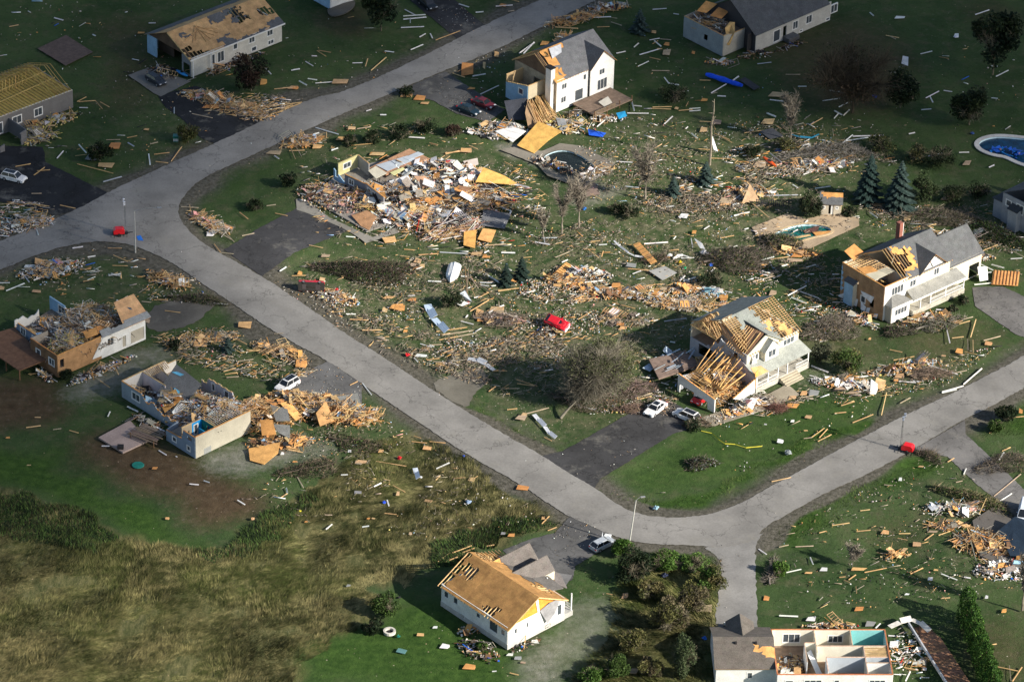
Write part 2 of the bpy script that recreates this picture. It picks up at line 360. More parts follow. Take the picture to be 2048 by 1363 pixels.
c = mixc(edge(a2[0], .4), c, field)
c = mixc(edge(a1[2], 1.7), c, dust)
c = mixc(edge(a2[2], .9), c, shold)
c = mixc(mth('MULTIPLY', edge(a1[1], .7), rng_(a2[2], .75, .97, 1., 0.)), c, green)
vo = N.new('ShaderNodeTexVoronoi'); vo.inputs['Scale'].default_value = 2.6; L.new(geo.outputs['Position'], vo.inputs['Vector'])
vo2 = N.new('ShaderNodeSeparateColor'); L.new(vo.outputs['Color'], vo2.inputs[0])
spk = mth('MULTIPLY', mth('LESS_THAN', vo.outputs['Distance'], mth('MULTIPLY', vo2.outputs[0], .30)), mth('LESS_THAN', vo2.outputs[1], mth('ADD', mth('MULTIPLY', a2[1], .75), .02)))
c = mixc(mth('MULTIPLY', rng_(noise(.5, 5, .7), .42, .62), mth('MULTIPLY', a2[1], .65)), c, (.21, .185, .12))
c = mixc(mth('MULTIPLY', spk, .8), c, mixc(vo2.outputs[2], (.50, .47, .42), (.42, .27, .14)))
L.new(c, B.inputs['Base Color'])
bp = N.new('ShaderNodeBump'); bp.inputs['Strength'].default_value = .7; bp.inputs['Distance'].default_value = .25
L.new(noise(2.2, 6, .75), bp.inputs['Height']); L.new(bp.outputs[0], B.inputs['Normal'])
ground = npmesh('ground', V, F, None, gm, kind='structure')
for nm, M_ in (('reg', M1), ('reg2', M2)):
    at = ground.data.color_attributes.new(nm, 'FLOAT_COLOR', 'POINT'); c4 = np.ones((len(V), 4), np.float32); c4[:, :3] = M_; at.data.foreach_set('color', c4.ravel())

# ------------------------------------------------------------ paved sheets
def paved(name, scale=1.0, cracks=.5, patch=.25):
    m = bpy.data.materials.new(name); m.use_nodes = True; n = m.node_tree; NN = n.nodes; LL = n.links; b = NN['Principled BSDF']
    b.inputs['Roughness'].default_value = .9; b.inputs['Specular IOR Level'].default_value = .2
    a = NN.new('ShaderNodeAttribute'); a.attribute_name = 'Col'; g = NN.new('ShaderNodeNewGeometry')
    def no(s, d=4, r=.6):
        q = NN.new('ShaderNodeTexNoise'); q.inputs['Scale'].default_value = s; q.inputs['Detail'].default_value = d; q.inputs['Roughness'].default_value = r; LL.new(g.outputs['Position'], q.inputs['Vector']); return q
    def mr(s, x0, x1, y0, y1):
        r = NN.new('ShaderNodeMapRange'); 
        for i, v in zip(('From Min', 'From Max', 'To Min', 'To Max'), (x0, x1, y0, y1)): r.inputs[i].default_value = v
        LL.new(s, r.inputs['Value']); return r.outputs[0]
    def mul(x, y):
        q = NN.new('ShaderNodeMath'); q.operation = 'MULTIPLY'; LL.new(x, q.inputs[0]); LL.new(y, q.inputs[1]); return q.outputs[0]
    f = mul(mr(no(.12, 5).outputs['Fac'], .35, .65, 1-patch, 1+patch), mr(no(3, 4, .7).outputs['Fac'], .3, .7, .88, 1.12))
    wv = NN.new('ShaderNodeTexVoronoi'); wv.feature = 'DISTANCE_TO_EDGE'; wv.inputs['Scale'].default_value = .10*scale
    ds = NN.new('ShaderNodeVectorMath'); ds.operation = 'ADD'; n3 = no(.25, 5); sc = NN.new('ShaderNodeVectorMath'); sc.operation = 'SCALE'; sc.inputs['Scale'].default_value = 9
    LL.new(n3.outputs['Color'], sc.inputs[0]); LL.new(g.outputs['Position'], ds.inputs[0]); LL.new(sc.outputs[0], ds.inputs[1]); LL.new(ds.outputs[0], wv.inputs['Vector'])
    f = mul(f, mr(wv.outputs['Distance'], 0, .012*scale, 1-cracks, 1))
    v = NN.new('ShaderNodeVectorMath'); v.operation = 'SCALE'; LL.new(a.outputs['Color'], v.inputs[0]); LL.new(f, v.inputs['Scale'])
    dmx = NN.new('ShaderNodeMix'); dmx.data_type = 'RGBA'; LL.new(mr(no(.22, 7, .72).outputs['Fac'], .55, .72, 0, .6), dmx.inputs[0]); LL.new(v.outputs[0], dmx.inputs[6]); dmx.inputs[7].default_value = (.24, .23, .2, 1)
    LL.new(dmx.outputs[2], b.inputs['Base Color'])
    return m
m_road = paved('road_asphalt', 1, .5, .2); m_drive = paved('driveway_asphalt', 2, .5, .3); m_gravel = paved('gravel', 3, .1, .25)
def sheet(name, px, z, col, m, amp=1.0, sm=1):
    pts = rag(smooth_poly(px, sm), 5, amp*1.25); b_ = MB()
    b_.add([P(x, y, 0).to_3d()+Vector((0, 0, z)) for x, y in pts], [tuple(range(len(pts)-1, -1, -1))], col)
    return b_.build(name, m, kind='structure')
sheet('road', ROAD_PX, .09, (.225, .218, .205), m_road, .9)
DN = {'h': 'driveway'}
for k_, (p_, c_) in DRIVES.items(): sheet('driveway', p_, .05+.003*ord(k_) % .02, c_, m_drive, .8, 0)
for k_, p_ in GRAVEL.items(): sheet('gravel_driveway', p_, .04, {'n': (.24, .235, .225), 'i': (.15, .14, .115), 'f': (.10, .095, .085)}[k_], m_gravel, 1.8, 1)
# concrete aprons and paths
CONC = [([(592, 399), (605, 396), (660, 436), (745, 475), (792, 455), (800, 465), (732, 487), (716, 475), (687, 457), (626, 431), (594, 420)], (.27, .255, .22)),
    ([(256, 151), (296, 136), (382, 163), (322, 194), (308, 187)], (.17, .165, .15)), ([(1400, 836), (1490, 806), (1540, 786), (1575, 768), (1600, 790), (1537, 818), (1430, 852), (1390, 852)], (.33, .29, .22)),
    ([(1040, 292), (1083, 303), (1120, 287), (1160, 292), (1232, 327), (1205, 350), (1176, 370), (1132, 366), (1095, 352), (1075, 330), (1000, 300)], (.22, .20, .165)),
    ([(1503, 455), (1572, 428), (1613, 438), (1662, 426), (1718, 435), (1718, 452), (1619, 498), (1530, 494)], (.40, .31, .21)), ([(1020, 1130), (1145, 1150), (1130, 1175), (1030, 1150)], (.2, .2, .2))]
def pathsheet(name, px, z, col, hole=None):
    """a paving sheet, with the pool outline cut out of it"""
    bm = bmesh.new(); from mathutils.geometry import delaunay_2d_cdt
    out = [P(x, y).xy for x, y in rag(px, 8, .6)]; verts = list(out); edges = [(i, (i+1) % len(out)) for i in range(len(out))]; hw = None
    if hole:
        hw = [P(x, y).xy for x, y in smooth_poly(hole)]; o = len(verts); verts += hw; edges += [(o+i, o+(i+1) % len(hw)) for i in range(len(hw))]
    vs, es, fs, *_ = delaunay_2d_cdt(verts, edges, [], 0, 1e-4)
    b_ = MB(); ow = [tuple(v) for v in out]
    ff = []
    for f in fs:
        cx = sum(vs[i].x for i in f)/3; cy = sum(vs[i].y for i in f)/3; A, Bq = np.array([cx]), np.array([cy])
        if inpoly(A, Bq, ow)[0] and not (hw and inpoly(A, Bq, [tuple(v) for v in hw])[0]): ff.append(tuple(f))
    b_.add([(v.x, v.y, z) for v in vs], ff, col)
    return b_.build(name, m_gravel, kind='structure')
for (p_, c_), h_ in zip(CONC, (None, None, None, POOLS['a'], POOLS['b'], None)): pathsheet('concrete_paving', p_, .072, c_, h_)
# ------------------------------------------------------------ building helpers (all in the house's own coordinates)
class House:
    def __init__(s, name, label, cat, M, z, ang):
        o = P(M[0], M[1], z); s.ang = R(ang); s.o = Vector((o.x, o.y, 0)); s.e = empty(name, s.o, s.ang, label=label, cat=cat)
    def at(s, x, y, z=0.):
        p = P(x, y, z)-s.o; c, n = math.cos(s.ang), math.sin(s.ang); return Vector((p.x*c+p.y*n, -p.x*n+p.y*c, z))
    def w(s, x, y, z=0.):
        c, n = math.cos(s.ang), math.sin(s.ang); return Vector((s.o.x+x*c-y*n, s.o.y+x*n+y*c, z))
def wall(h, a, b, z0, z1, ops=(), col=WHT, m='siding', t=.18, top=None, name='wall', step=.45, plate=None, glassc=(.07, .085, .10), frame=WHT):
    """a wall from a to b with real openings; ops = (u0,u1,v0,v1,type)"""
    par = h.e if isinstance(h, House) else h
    a = Vector((*a, 0)); b = Vector((*b, 0)); Lw = (b-a).length; d = (b-a)/Lw; n = Vector((-d.y, d.x, 0))*t/2
    us = {0., Lw}
    for o in ops: us |= {max(0, o[0]), min(Lw, o[1])}
    if top:
        k = int(Lw/step); us |= {Lw*i/k for i in range(1, k)}
        tf = top
    else: tf = lambda u: z1
    us = sorted(us); mb = MB()
    for u0, u1 in zip(us, us[1:]):
        if u1-u0 < .01: continue
        um = (u0+u1)/2; cuts = sorted([(z0+o[2], z0+o[3]) for o in ops if o[0] < um < o[1]]); lo = z0; segs = []
        for c0, c1 in cuts:
            if c0 > lo+.01: segs.append((lo, c0, c0))
            lo = c1
        t0, t1 = tf(u0), tf(u1)
        if min(t0, t1) > lo+.02: segs.append((lo, t0, t1))
        for zl, za, zb in segs:
            p0, p1 = a+d*u0, a+d*u1
            mb.add([p0-n+Vector((0, 0, zl)), p0+n+Vector((0, 0, zl)), p1-n+Vector((0, 0, zl)), p1+n+Vector((0, 0, zl)),
                    p0-n+Vector((0, 0, za)), p0+n+Vector((0, 0, za)), p1-n+Vector((0, 0, zb)), p1+n+Vector((0, 0, zb))],
                   ((0, 1, 3, 2), (4, 6, 7, 5), (0, 4, 5, 1), (2, 3, 7, 6), (0, 2, 6, 4), (1, 5, 7, 3)), col)
    wo = mb.build(name, m, par)
    if plate:
        pm = MB()
        for u0, u1 in zip(us, us[1:]):
            if tf(u0) > z0+.5: pm.obox(a+d*(u0+u1)/2+Vector((0, 0, (tf(u0)+tf(u1))/2+.045)), d*(u1-u0)/2, n*1.15, Vector((0, 0, .04)), jit(plate, .2))
        pm.build('top_plate', 'wood', wo)
    for o in ops:
        k = o[4]; c = a+d*(o[0]+o[1])/2; hw = (o[1]-o[0])/2; v0, v1 = z0+o[2], z0+o[3]
        if k == 'h': continue
        nn = n/(t/2); fm = MB(); w_ = .09; dp = t/2+.03
        for s_ in (-1, 1): fm.obox(c+d*s_*(hw+.0)+Vector((0, 0, (v0+v1)/2)), d*w_, nn*dp, Vector((0, 0, (v1-v0)/2+w_)), frame)
        for zz in (v0, v1): fm.obox(c+Vector((0, 0, zz)), d*(hw-w_), nn*dp, Vector((0, 0, w_)), frame)
        if k == 'w':
            nm = max(1, round(hw*2/.8))-1
            for i in range(nm): fm.obox(c+d*(-hw+2*hw*(i+1)/(nm+1))+Vector((0, 0, (v0+v1)/2)), d*.04, nn*(dp-.02), Vector((0, 0, (v1-v0)/2-w_)), frame)
        fr = fm.build({'w': 'window', 'd': 'patio_door', 'g': 'garage_door'}[k], 'wall', par)
        gmb = MB(); gmb.obox(c+Vector((0, 0, (v0+v1)/2)), d*(hw-.04), nn*.03, Vector((0, 0, (v1-v0)/2-.04)), BEIGE if k == 'g' else glassc)
        gmb.build('door_panel' if k == 'g' else 'pane', 'siding' if k == 'g' else 'glass', fr)
    return wo
def hol(lst, seed=0, j=.05):
    """keep everything except ragged holes, given as (u0,u1,v0,v1) in 0..1"""
    rr = random.Random(seed); off = [(rr.uniform(-j, j), rr.uniform(-j, j)) for _ in range(400)]
    def k(u, v):
        o = off[int(u*17+v*131) % 400]
        return not any(a-o[0]*.6 < u < b+o[0] and c-o[1] < v < d+o[1]*.8 for a, b, c, d in lst)
    return k
def reg(lst, seed=0, j=.05):
    f = hol(lst, seed, j); return lambda u, v: not f(u, v)
def roof_grid(par, name, m, p00, p10, p11, p01, cell, keep, th, col, lift=0., jt=.06, cb=None):
    p00, p10, p11, p01 = map(Vector, (p00, p10, p11, p01)); lu = (p10-p00).length; lv = (p01-p00).length
    nu, nv = max(1, round(lu/cell)), max(1, round(lv/cell)); nrm = (p10-p00).cross(p01-p00).normalized()
    if nrm.z < 0: nrm = -nrm
    mb = MB(); q = lambda u, v: (p00*(1-u)+p10*u)*(1-v)+(p01*(1-u)+p11*u)*v+nrm*lift
    K = np.zeros((nu+2, nv+2), bool)
    for i in range(nu):
        for j in range(nv): K[i+1, j+1] = keep is None or keep((i+.5)/nu, (j+.5)/nv)
    # shared corner points pushed about a little where the sheet is torn
    C = {}
    def cp(i, j):
        if (i, j) not in C:
            inner = K[i:i+2, j:j+2].all() or i in (0, nu) and K[i:i+2, j:j+2].sum() == 2 or j in (0, nv) and K[i:i+2, j:j+2].sum() == 2
            u, v = i/nu, j/nv
            if not inner and 0 < i < nu and 0 < j < nv: u += random.uniform(-.45, .45)/nu; v += random.uniform(-.45, .45)/nv
            C[(i, j)] = q(u, v)
        return C[(i, j)]
    for i in range(nu):
        for j in range(nv):
            if not K[i+1, j+1]: continue
            P4 = [cp(i, j), cp(i+1, j), cp(i+1, j+1), cp(i, j+1)]
            bj = int(j*lv/nv/1.25); bi = int((i*lu/nu+(bj % 2)*1.2)/2.45); hs = math.sin(bi*12.9+bj*78.2+lu)*43758.5; cc = jit(tuple(v*(.88+.24*(hs-math.floor(hs))) for v in col) if m == 'osb' else col, jt)
            if cb: cc = cb(i/nu, j/nv, cc)
            fs = [(0, 1, 2, 3), (7, 6, 5, 4)]
            if not K[i+1, j]: fs.append((0, 4, 5, 1))
            if not K[i+2, j+1]: fs.append((1, 5, 6, 2))
            if not K[i+1, j+2]: fs.append((2, 6, 7, 3))
            if not K[i, j+1]: fs.append((3, 7, 4, 0))
            mb.add(P4+[p-nrm*th for p in P4], fs, cc)
    return mb.build(name, m, par) if mb.v else None
def rafters(par, p00, p10, p11, p01, n, drop=.14, col=LUM, name='rafter', us=None, sz=(.06, .2), bend=0.):
    p00, p10, p11, p01 = map(Vector, (p00, p10, p11, p01))
    for i in range(n):
        u = i/(n-1) if us is None else us[0]+(us[1]-us[0])*i/(n-1)
        a = p00*(1-u)+p10*u; b = p01*(1-u)+p11*u; a.z -= drop; b.z -= drop
        if bend: b = b+Vector((random.uniform(-bend, bend), random.uniform(-bend, bend), random.uniform(-bend, 0)))
        mb = MB(); mb.beam(a, b, sz[0], sz[1], jit(col, .2)); mb.build(name, 'wood', par)
def gable(h, x0, x1, y0, y1, ez, rz, axis='y', oh=.4, osb=(None, None), shg=(None, None), raft=(0, 0), shc=SHG, osc=OSB, cell=.6, sides=(1, 1), rus=(None, None), rc=LUM, cb=None):
    """two roof slopes. side 0 = low x (axis y) or low y (axis x)"""
    par = h.e if isinstance(h, House) else h; out = []
    for s_ in (0, 1):
        if not sides[s_]: continue
        if axis == 'y':
            xm = (x0+x1)/2; xe = x0-oh if s_ == 0 else x1+oh; sl = (rz-ez)/(xm-x0); ze = ez-sl*oh
            q = [(xe, y0-oh, ze), (xe, y1+oh, ze), (xm, y1+oh, rz), (xm, y0-oh, rz)]
        else:
            ym = (y0+y1)/2; ye = y0-oh if s_ == 0 else y1+oh; sl = (rz-ez)/(ym-y0); ze = ez-sl*oh
            q = [(x0-oh, ye, ze), (x1+oh, ye, ze), (x1+oh, ym, rz), (x0-oh, ym, rz)]
        if osb[s_] != 0: roof_grid(par, 'roof_sheathing', 'osb', *q, cell, osb[s_], .03, osc, cb=cb)
        if shg[s_] != 0: roof_grid(par, 'shingle_covering', 'shingle', *q, cell, shg[s_], .02, shc, lift=.05, jt=.05)
        if raft[s_]: rafters(par, *q, raft[s_], us=rus[s_], col=rc)
        out.append(q)
    return out
def gable_wall(h, axis, pos, a, b, ez, rz, col, m='siding', t=.16, name='gable_wall', cut=None):
    mb = MB(); mid = (a+b)/2
    T = [(a, ez), (b, ez), (mid, rz)] if cut is None else cut
    if axis == 'y': f = [(pos-t/2, u, z) for u, z in T]; g = [(pos+t/2, u, z) for u, z in T]     # wall at x = pos
    else: f = [(u, pos-t/2, z) for u, z in T]; g = [(u, pos+t/2, z) for u, z in T]
    n = len(T)
    mb.add(f+g, [tuple(range(n)), tuple(range(2*n-1, n-1, -1))]+[(i, i+n, (i+1) % n+n, (i+1) % n) for i in range(n)], col)
    return mb.build(name, m, h.e)
def truss(h, axis, pos, a, b, ez, rz, col=LUM, name='roof_truss', lean=0., web=True):
    mb = MB(); mid = (a+b)/2
    f = (lambda u, z: (pos+lean*(z-ez), u, z)) if axis == 'y' else (lambda u, z: (u, pos+lean*(z-ez), z))
    c = jit(col, .2); s = (.07, .13)
    mb.beam(f(a, ez), f(b, ez), *s, c); mb.beam(f(a, ez), f(mid, rz), *s, c); mb.beam(f(b, ez), f(mid, rz), *s, c)
    if web:
        for k in (.33, .66):
            u = a+(b-a)*k; q = a+(b-a)*(.5*k if k < .5 else 1-(1-k)*.5) ; zz = ez+(rz-ez)*(1-abs(q-mid)/(b-mid))
            mb.beam(f(u, ez), f(q, zz), .05, .09, c); mb.beam(f(u, ez), f(mid, rz), .05, .09, c)
    return mb.build(name, 'wood', h.e)
def slab(h, name, pts, th, col, m='wall', **k):
    mb = MB(); mb.plate(pts, th, col); return mb.build(name, m, h.e if isinstance(h, House) else h, **k)
def boxpart(h, name, x0, x1, y0, y1, z0, z1, col, m='wall'):
    mb = MB(); mb.box(x0, x1, y0, y1, z0, z1, col); return mb.build(name, m, h.e if isinstance(h, House) else h)
def post(h, name, p, q, wd, col, m='wood'):
    mb = MB(); mb.beam(p, q, wd, wd, col); return mb.build(name, m, h.e)

PAL = {'lum': [(LUM, 5), (LUM2, 6), (OSB, 3), (OSB2, 2), (GREYW, 4), (BRN, 3), (BLK, 1), (WHT, .8), (LBLUE, .3)], 'mix': [(LUM, 6), (WHT, 5), (DRY, 5), (OSB, 6), (LUM2, 5), (GREY, 3), (BLK, 5), (PINK, .8), (LBLUE, 1), (YEL, .5), (BLUE, .15), (RED, .15), (GREYW, 7), (BRN, 4)],
       'pink': [((.50, .28, .25), 3.4), (LUM2, 3), (GREYW, 3), (BLK, 2), (DRY, 2), (BRN, 2), (WHT, 1)], 'yel': [(YEL, 5), (LUM, 3), (GREYW, 2), (DRY, 2), (BLK, 1)], 'dark': [(BLK, 4), (GREYW, 3), (BRN, 4), (DRY, 2), (LUM2, 1), (BLUE, .3)],
       'white': [(WHT, 7), (DRY, 5), (LUM, 3), (OSB, 3), (GREY, 2), (GREYW, 4), (BLK, 3), (PINK, .6), (RED, .15), (BLUE, .15), (LBLUE, .6)], 'grey': [(GREYW, 6), (DRY, 3), (BRN, 3), (LUM2, 3), (WHT, 1.5), (BLK, 1)]}
def pick(pal, rr=random):
    ks = PAL[pal]; t = rr.uniform(0, sum(w for _, w in ks))
    for c, w in ks:
        t -= w
        if t <= 0: return c
    return ks[0][0]
def frame_bits(mb, p, pal, sc=1.):
    """a torn piece of stud wall or truss still nailed together"""
    M_ = Matrix.Rotation(random.uniform(0, 6.3), 3, 'Z') @ Matrix.Rotation(random.gauss(0, .35), 3, 'X') @ Matrix.Rotation(random.gauss(0, .25), 3, 'Y'); c_ = jit(random.choice((LUM, LUM2, LUM2, GREYW)), .2)
    l, w_ = random.uniform(1.6, 4.2)*sc, random.uniform(.9, 2.2)*sc; f = lambda x, y: p+M_ @ Vector((x, y, 0))
    if random.random() < .5:
        for y in (0, w_): mb.beam(f(-l/2, y), f(l/2, y), .09, .05, c_)
        k = int(l/.45)
        for i in range(k+1):
            if random.random() < .85: mb.beam(f(-l/2+l*i/k, 0), f(-l/2+l*i/k+random.uniform(-.1, .1), w_*random.choice((1, 1, .6, 1.2))), .08, .05, jit(c_, .15))
        if random.random() < .45: x0 = random.uniform(-l/2, 0); mb.plate([f(x0, 0)-Vector((0, 0, .06)), f(x0+l*.45, 0)-Vector((0, 0, .06)), f(x0+l*.4, w_)-Vector((0, 0, .06)), f(x0+.1, w_*.9)-Vector((0, 0, .06))], .03, jit(random.choice((OSB, OSB2, WHT, DRY)), .15))
    else:
        mb.beam(f(-l/2, 0), f(l/2, 0), .09, .05, c_); mb.beam(f(-l/2, 0), f(0, w_*.7), .09, .05, c_); mb.beam(f(l/2, 0), f(0, w_*.7), .09, .05, c_)
        for t in (-.25, .05, .25): mb.beam(f(l*t, 0), f(l*t*.5, w_*.6), .06, .04, c_)
def heap_mb(mb, cx, cy, rx, ry, rot, hgt, nb, npn, nbit, pal, z0=0., bl=(.6, 3.2), ps=1., flat=False, dirn=None, sprd=1.):
    c_, s_ = math.cos(rot), math.sin(rot)
    def spot(f=1.):
        r = math.sqrt(random.random())*f; a = random.uniform(0, 2*math.pi); u, v = r*math.cos(a), r*math.sin(a)
        u, v = (u*rx*1., v*ry*1.); z = z0+hgt*max(0, 1-r*r)*random.uniform(.25, 1)
        return Vector((cx+u*c_-v*s_, cy+u*s_+v*c_, z))
    for _ in range(nb):
        p = spot(); l = random.uniform(*bl)*random.choice((.6, 1, 1)); a = random.uniform(0, math.pi) if dirn is None else random.gauss(dirn, sprd*.35)
        t = random.gauss(0, .22 if not flat else .05); d = Vector((math.cos(a)*math.cos(t), math.sin(a)*math.cos(t), math.sin(t)))*l/2
        p.z += abs(d.z)*.6+.05; w_ = random.choice((.05, .07, .09, .14)); mb.beam(p-d, p+d, w_, .04, jit(pick(pal), .2), random.uniform(0, 1.5))
    for _ in range(nb//14 if rx > 1.5 else 0):
        p = spot(.85); p.z += .25; frame_bits(mb, p, pal)
    for _ in range(npn):
        p = spot(.9); a = random.uniform(0, math.pi); l, w_ = random.uniform(.5, 2.2)*ps, random.uniform(.4, 1.2)*ps
        m_ = Matrix.Rotation(a, 3, 'Z') @ Matrix.Rotation(random.gauss(0, .3), 3, 'X') @ Matrix.Rotation(random.gauss(0, .3), 3, 'Y')
        ax = m_ @ Vector((l/2, 0, 0)); ay = m_ @ Vector((0, w_/2, 0)); p.z += .1+abs(ax.z)*.6+abs(ay.z)*.6
        mb.plate([p-ax-ay, p+ax-ay*random.uniform(.5, 1), p+ax*random.uniform(.5, 1)+ay, p-ax*random.uniform(.4, 1)+ay], .03, jit(pick(pal), .15))
    for _ in range(nbit):
        p = spot(1.12); s = random.uniform(.04, .19); m_ = Matrix.Rotation(random.uniform(0, 3), 3, Vector((random.random(), random.random(), random.random()+.1)).normalized())
        p.z += s*.4; mb.obox(p, m_ @ Vector((s, 0, 0)), m_ @ Vector((0, s*random.uniform(.4, 1), 0)), m_ @ Vector((0, 0, s*random.uniform(.15, .7))), jit(pick(pal), .2))
def heap(px, rx, ry, rotdeg, hgt, nb, npn, nbit, pal, label, z0=0., cat='debris', name='debris_heap', group=None, **k):
    p = P(px[0], px[1], z0) if not isinstance(px, Vector) else px
    mb = MB(); heap_mb(mb, 0, 0, rx, ry, R(rotdeg), hgt, nb, npn, nbit, pal, **k)
    o = mb.build(name, 'mixed', label=label, cat=cat, kind='stuff', group=group); o.location = (p.x, p.y, z0); return o
# ------------------------------------------------------------ unseen lumpy puffs, added above the camera to darken parts of the ground
cm = bpy.data.materials.new('shade_puff_veil'); cm.use_nodes = True; _n = cm.node_tree.nodes; _l = cm.node_tree.links
_b = _n['Principled BSDF']; _b.inputs['Base Color'].default_value = (.9, .9, .92, 1); _b.inputs['Roughness'].default_value = 1
_t = _n.new('ShaderNodeBsdfTransparent'); _x = _n.new('ShaderNodeMixShader'); _w = _n.new('ShaderNodeLayerWeight'); _w.inputs['Blend'].default_value = .5
_r = _n.new('ShaderNodeMapRange'); _r.inputs['From Min'].default_value = .15; _r.inputs['From Max'].default_value = 1; _r.inputs['To Min'].default_value = .47; _r.inputs['To Max'].default_value = 0
_l.new(_w.outputs['Facing'], _r.inputs['Value']); _l.new(_r.outputs[0], _x.inputs[0]); _l.new(_t.outputs[0], _x.inputs[1]); _l.new(_b.outputs[0], _x.inputs[2]); _l.new(_x.outputs[0], _n['Material Output'].inputs['Surface'])
# each: photo pixel whose ground it shades, radii on the ground in metres (along x, along y)
SHADE_PUFFS = [(120, 60, 46, 40), (-60, 330, 40, 46), (420, 20, 46, 30), (40, 620, 34, 34), (0, 880, 38, 26), (700, -60, 50, 34), (250, -20, 60, 36), (950, -30, 44, 26), (1950, 60, 50, 44), (1500, 0, 60, 30), (1400, 190, 26, 16), (40, 200, 40, 40), (1700, 170, 46, 26), (1250, -60, 60, 34), (1780, 30, 62, 40), (2040, 170, 46, 44), (1500, 90, 40, 26), (330, 300, 34, 30), (1850, -100, 70, 50), (600, 130, 34, 24), (2060, 400, 20, 22), (-100, 700, 40, 60)]
for px, py, rx, ry in SHADE_PUFFS:
    g = P(px, py); k = (950+random.uniform(-40, 40))/SDIR.z; c = g+SDIR*k; ry2 = ry*SDIR.z*1.0
    V, F = [], []; nu, nv = 28, 14
    for j in range(nv+1):
        th = math.pi*j/nv
        for i in range(nu):
            ph = 2*math.pi*i/nu; lump = 1+.10*math.sin(3*ph+px)+.07*math.sin(5*ph+2*th+py)+.05*math.sin(9*ph)*math.sin(4*th)
            V.append((rx*math.sin(th)*math.cos(ph)*lump, ry*math.sin(th)*math.sin(ph)*lump, 9*math.cos(th)))
    for j in range(nv):
        for i in range(nu): F.append((j*nu+i, j*nu+(i+1) % nu, (j+1)*nu+(i+1) % nu, (j+1)*nu+i))
    o = npmesh('shade_puff', np.array(V), np.array(F), None, cm, kind='structure'); o.data.polygons.foreach_set('use_smooth', [True]*len(F)); o.location = c
# ------------------------------------------------------------ houses
# bare-decked white bungalow at the bottom of the picture
h = House('bungalow', 'white bungalow with bare tan roof deck and white walls at the bottom middle', 'house', (1016, 1254), 4, 43.5)
F0 = .02
wall(h, (0, 0), (0, 14.7), 0, 4, [(.5, 1.4, 2.1, 3.2, 'w'), (2.1, 4.0, 1.6, 3.6, 'd'), (6.0, 6.9, 2.3, 3.2, 'w'), (11.0, 12., 2.1, 3.3, 'w'), (13.1, 14.1, 2.1, 3.3, 'w'), (9.4, 10.3, .5, 1.1, 'w')], WHT)
wall(h, (0, 0), (11.5, 0), 0, 4, [(1.2, 1.8, 2.2, 3.2, 'w'), (3.6, 4.1, 2.2, 3.2, 'w'), (7.6, 8.6, .3, .8, 'w'), (10.0, 10.9, 1.4, 3.4, 'w')], WHT)
wall(h, (11.5, 0), (11.5, 14.7), 0, 4, [], WHT); wall(h, (0, 14.7), (11.5, 14.7), 0, 4, [], WHT)
boxpart(h, 'foundation', -.12, 11.6, -.12, 14.8, 0, .9, (.5, .49, .46), 'concrete')
boxpart(h, 'porch_base', 11.6, 13.4, 0, 6, 0, .9, (.4, .4, .38), 'concrete')
q = gable(h, 0, 11.5, 0, 14.7, 4.0, 7.1, 'y', .45, osb=(hol([(.26, .41, .05, .30), (.74, .90, .45, .78), (.93, 1.1, -.1, .35), (.955, 1.1, -.1, 1.1)], 3), hol([(.83, .97, .1, .85), (.14, .3, .12, .5)], 4)),
     shg=(0, reg([(.34, .8, -.1, .42)], 5)), raft=(25, 25), osc=(.40, .215, .075), cell=.45, shc=(.12, .11, .10))
gable_wall(h, 'x', .02, 0, 11.5, 4, 7.0, (.68, .31, .05), 'osb')
slab(h, 'torn_housewrap', [(6.3, -.18, 4.2), (8.2, -.35, 4.9), (10.6, -.2, 4.5), (9.2, -.5, 2.6), (7.6, -.6, 1.5)], .02, (.28, .28, .29), 'cloth')
slab(h, 'siding_strip', [(5.4, -.12, 6.6), (5.9, -.12, 6.7), (6.3, -.12, 4.1), (5.9, -.12, 4.1)], .03, WHT)
for x_ in (11.3, 13.2):
    post(h, 'porch_post', (x_, .2, .9), (x_, .2, 4), .16, WHT)
post(h, 'porch_post', (13.2, 5.6, .9), (13.2, 5.6, 4), .16, WHT)
mb = MB()
for z_ in (1.3, 1.9): mb.beam((13.2, .2, z_), (13.2, 5.6, z_), .06, .06, WHT)
for i in range(18): mb.beam((13.2, .4+i*.3, 1.3), (13.2, .4+i*.3, 1.9), .04, .04, WHT)
mb.build('porch_railing', 'wall', h.e)
# garage wing with two shingled gables and a torn roof part
wall(h, (11.5, 14.6), (16, 14.6), 0, 3.4, [], WHT); wall(h, (16, 7), (16, 14.6), 0, 3.4, [(.6, 3.2, 0, 2.4, 'g'), (4.2, 6.9, 0, 2.4, 'g')], WHT); wall(h, (11.5, 7), (16, 7), 0, 3.4, [], CREAM)
gable(h, 8, 15.4, 10.6, 14.0, 4.1, 5.7, 'x', .3, osb=(None, None), shg=(hol([(-.1, .2, .6, 1.1)], 8), None), shc=(.14, .125, .115))
gable(h, 8, 15.2, 6.6, 9.8, 4.1, 5.7, 'x', .3, osb=(None, None), shg=(None, hol([(-.1, .3, -.1, .4)], 9)), shc=(.15, .135, .125))
gable_wall(h, 'y', 15.3, 6.6, 9.8, 4.1, 5.5, CREAM); gable_wall(h, 'y', 15.5, 10.6, 14, 4.1, 5.5, WHT)
slab(h, 'porch_roof', [(10.6, 2.6, 4.25), (13.6, 2.4, 3.6), (13.9, 6.2, 3.7), (11, 6.6, 4.4)], .12, (.15, .14, .13), 'shingle')
rafters(h.e, (6, 14.9, 6.9), (12.3, 15.6, 4.3), (12, 12.9, 4.4), (5.9, 12, 7), 9, name='loose_rafter', bend=.3)
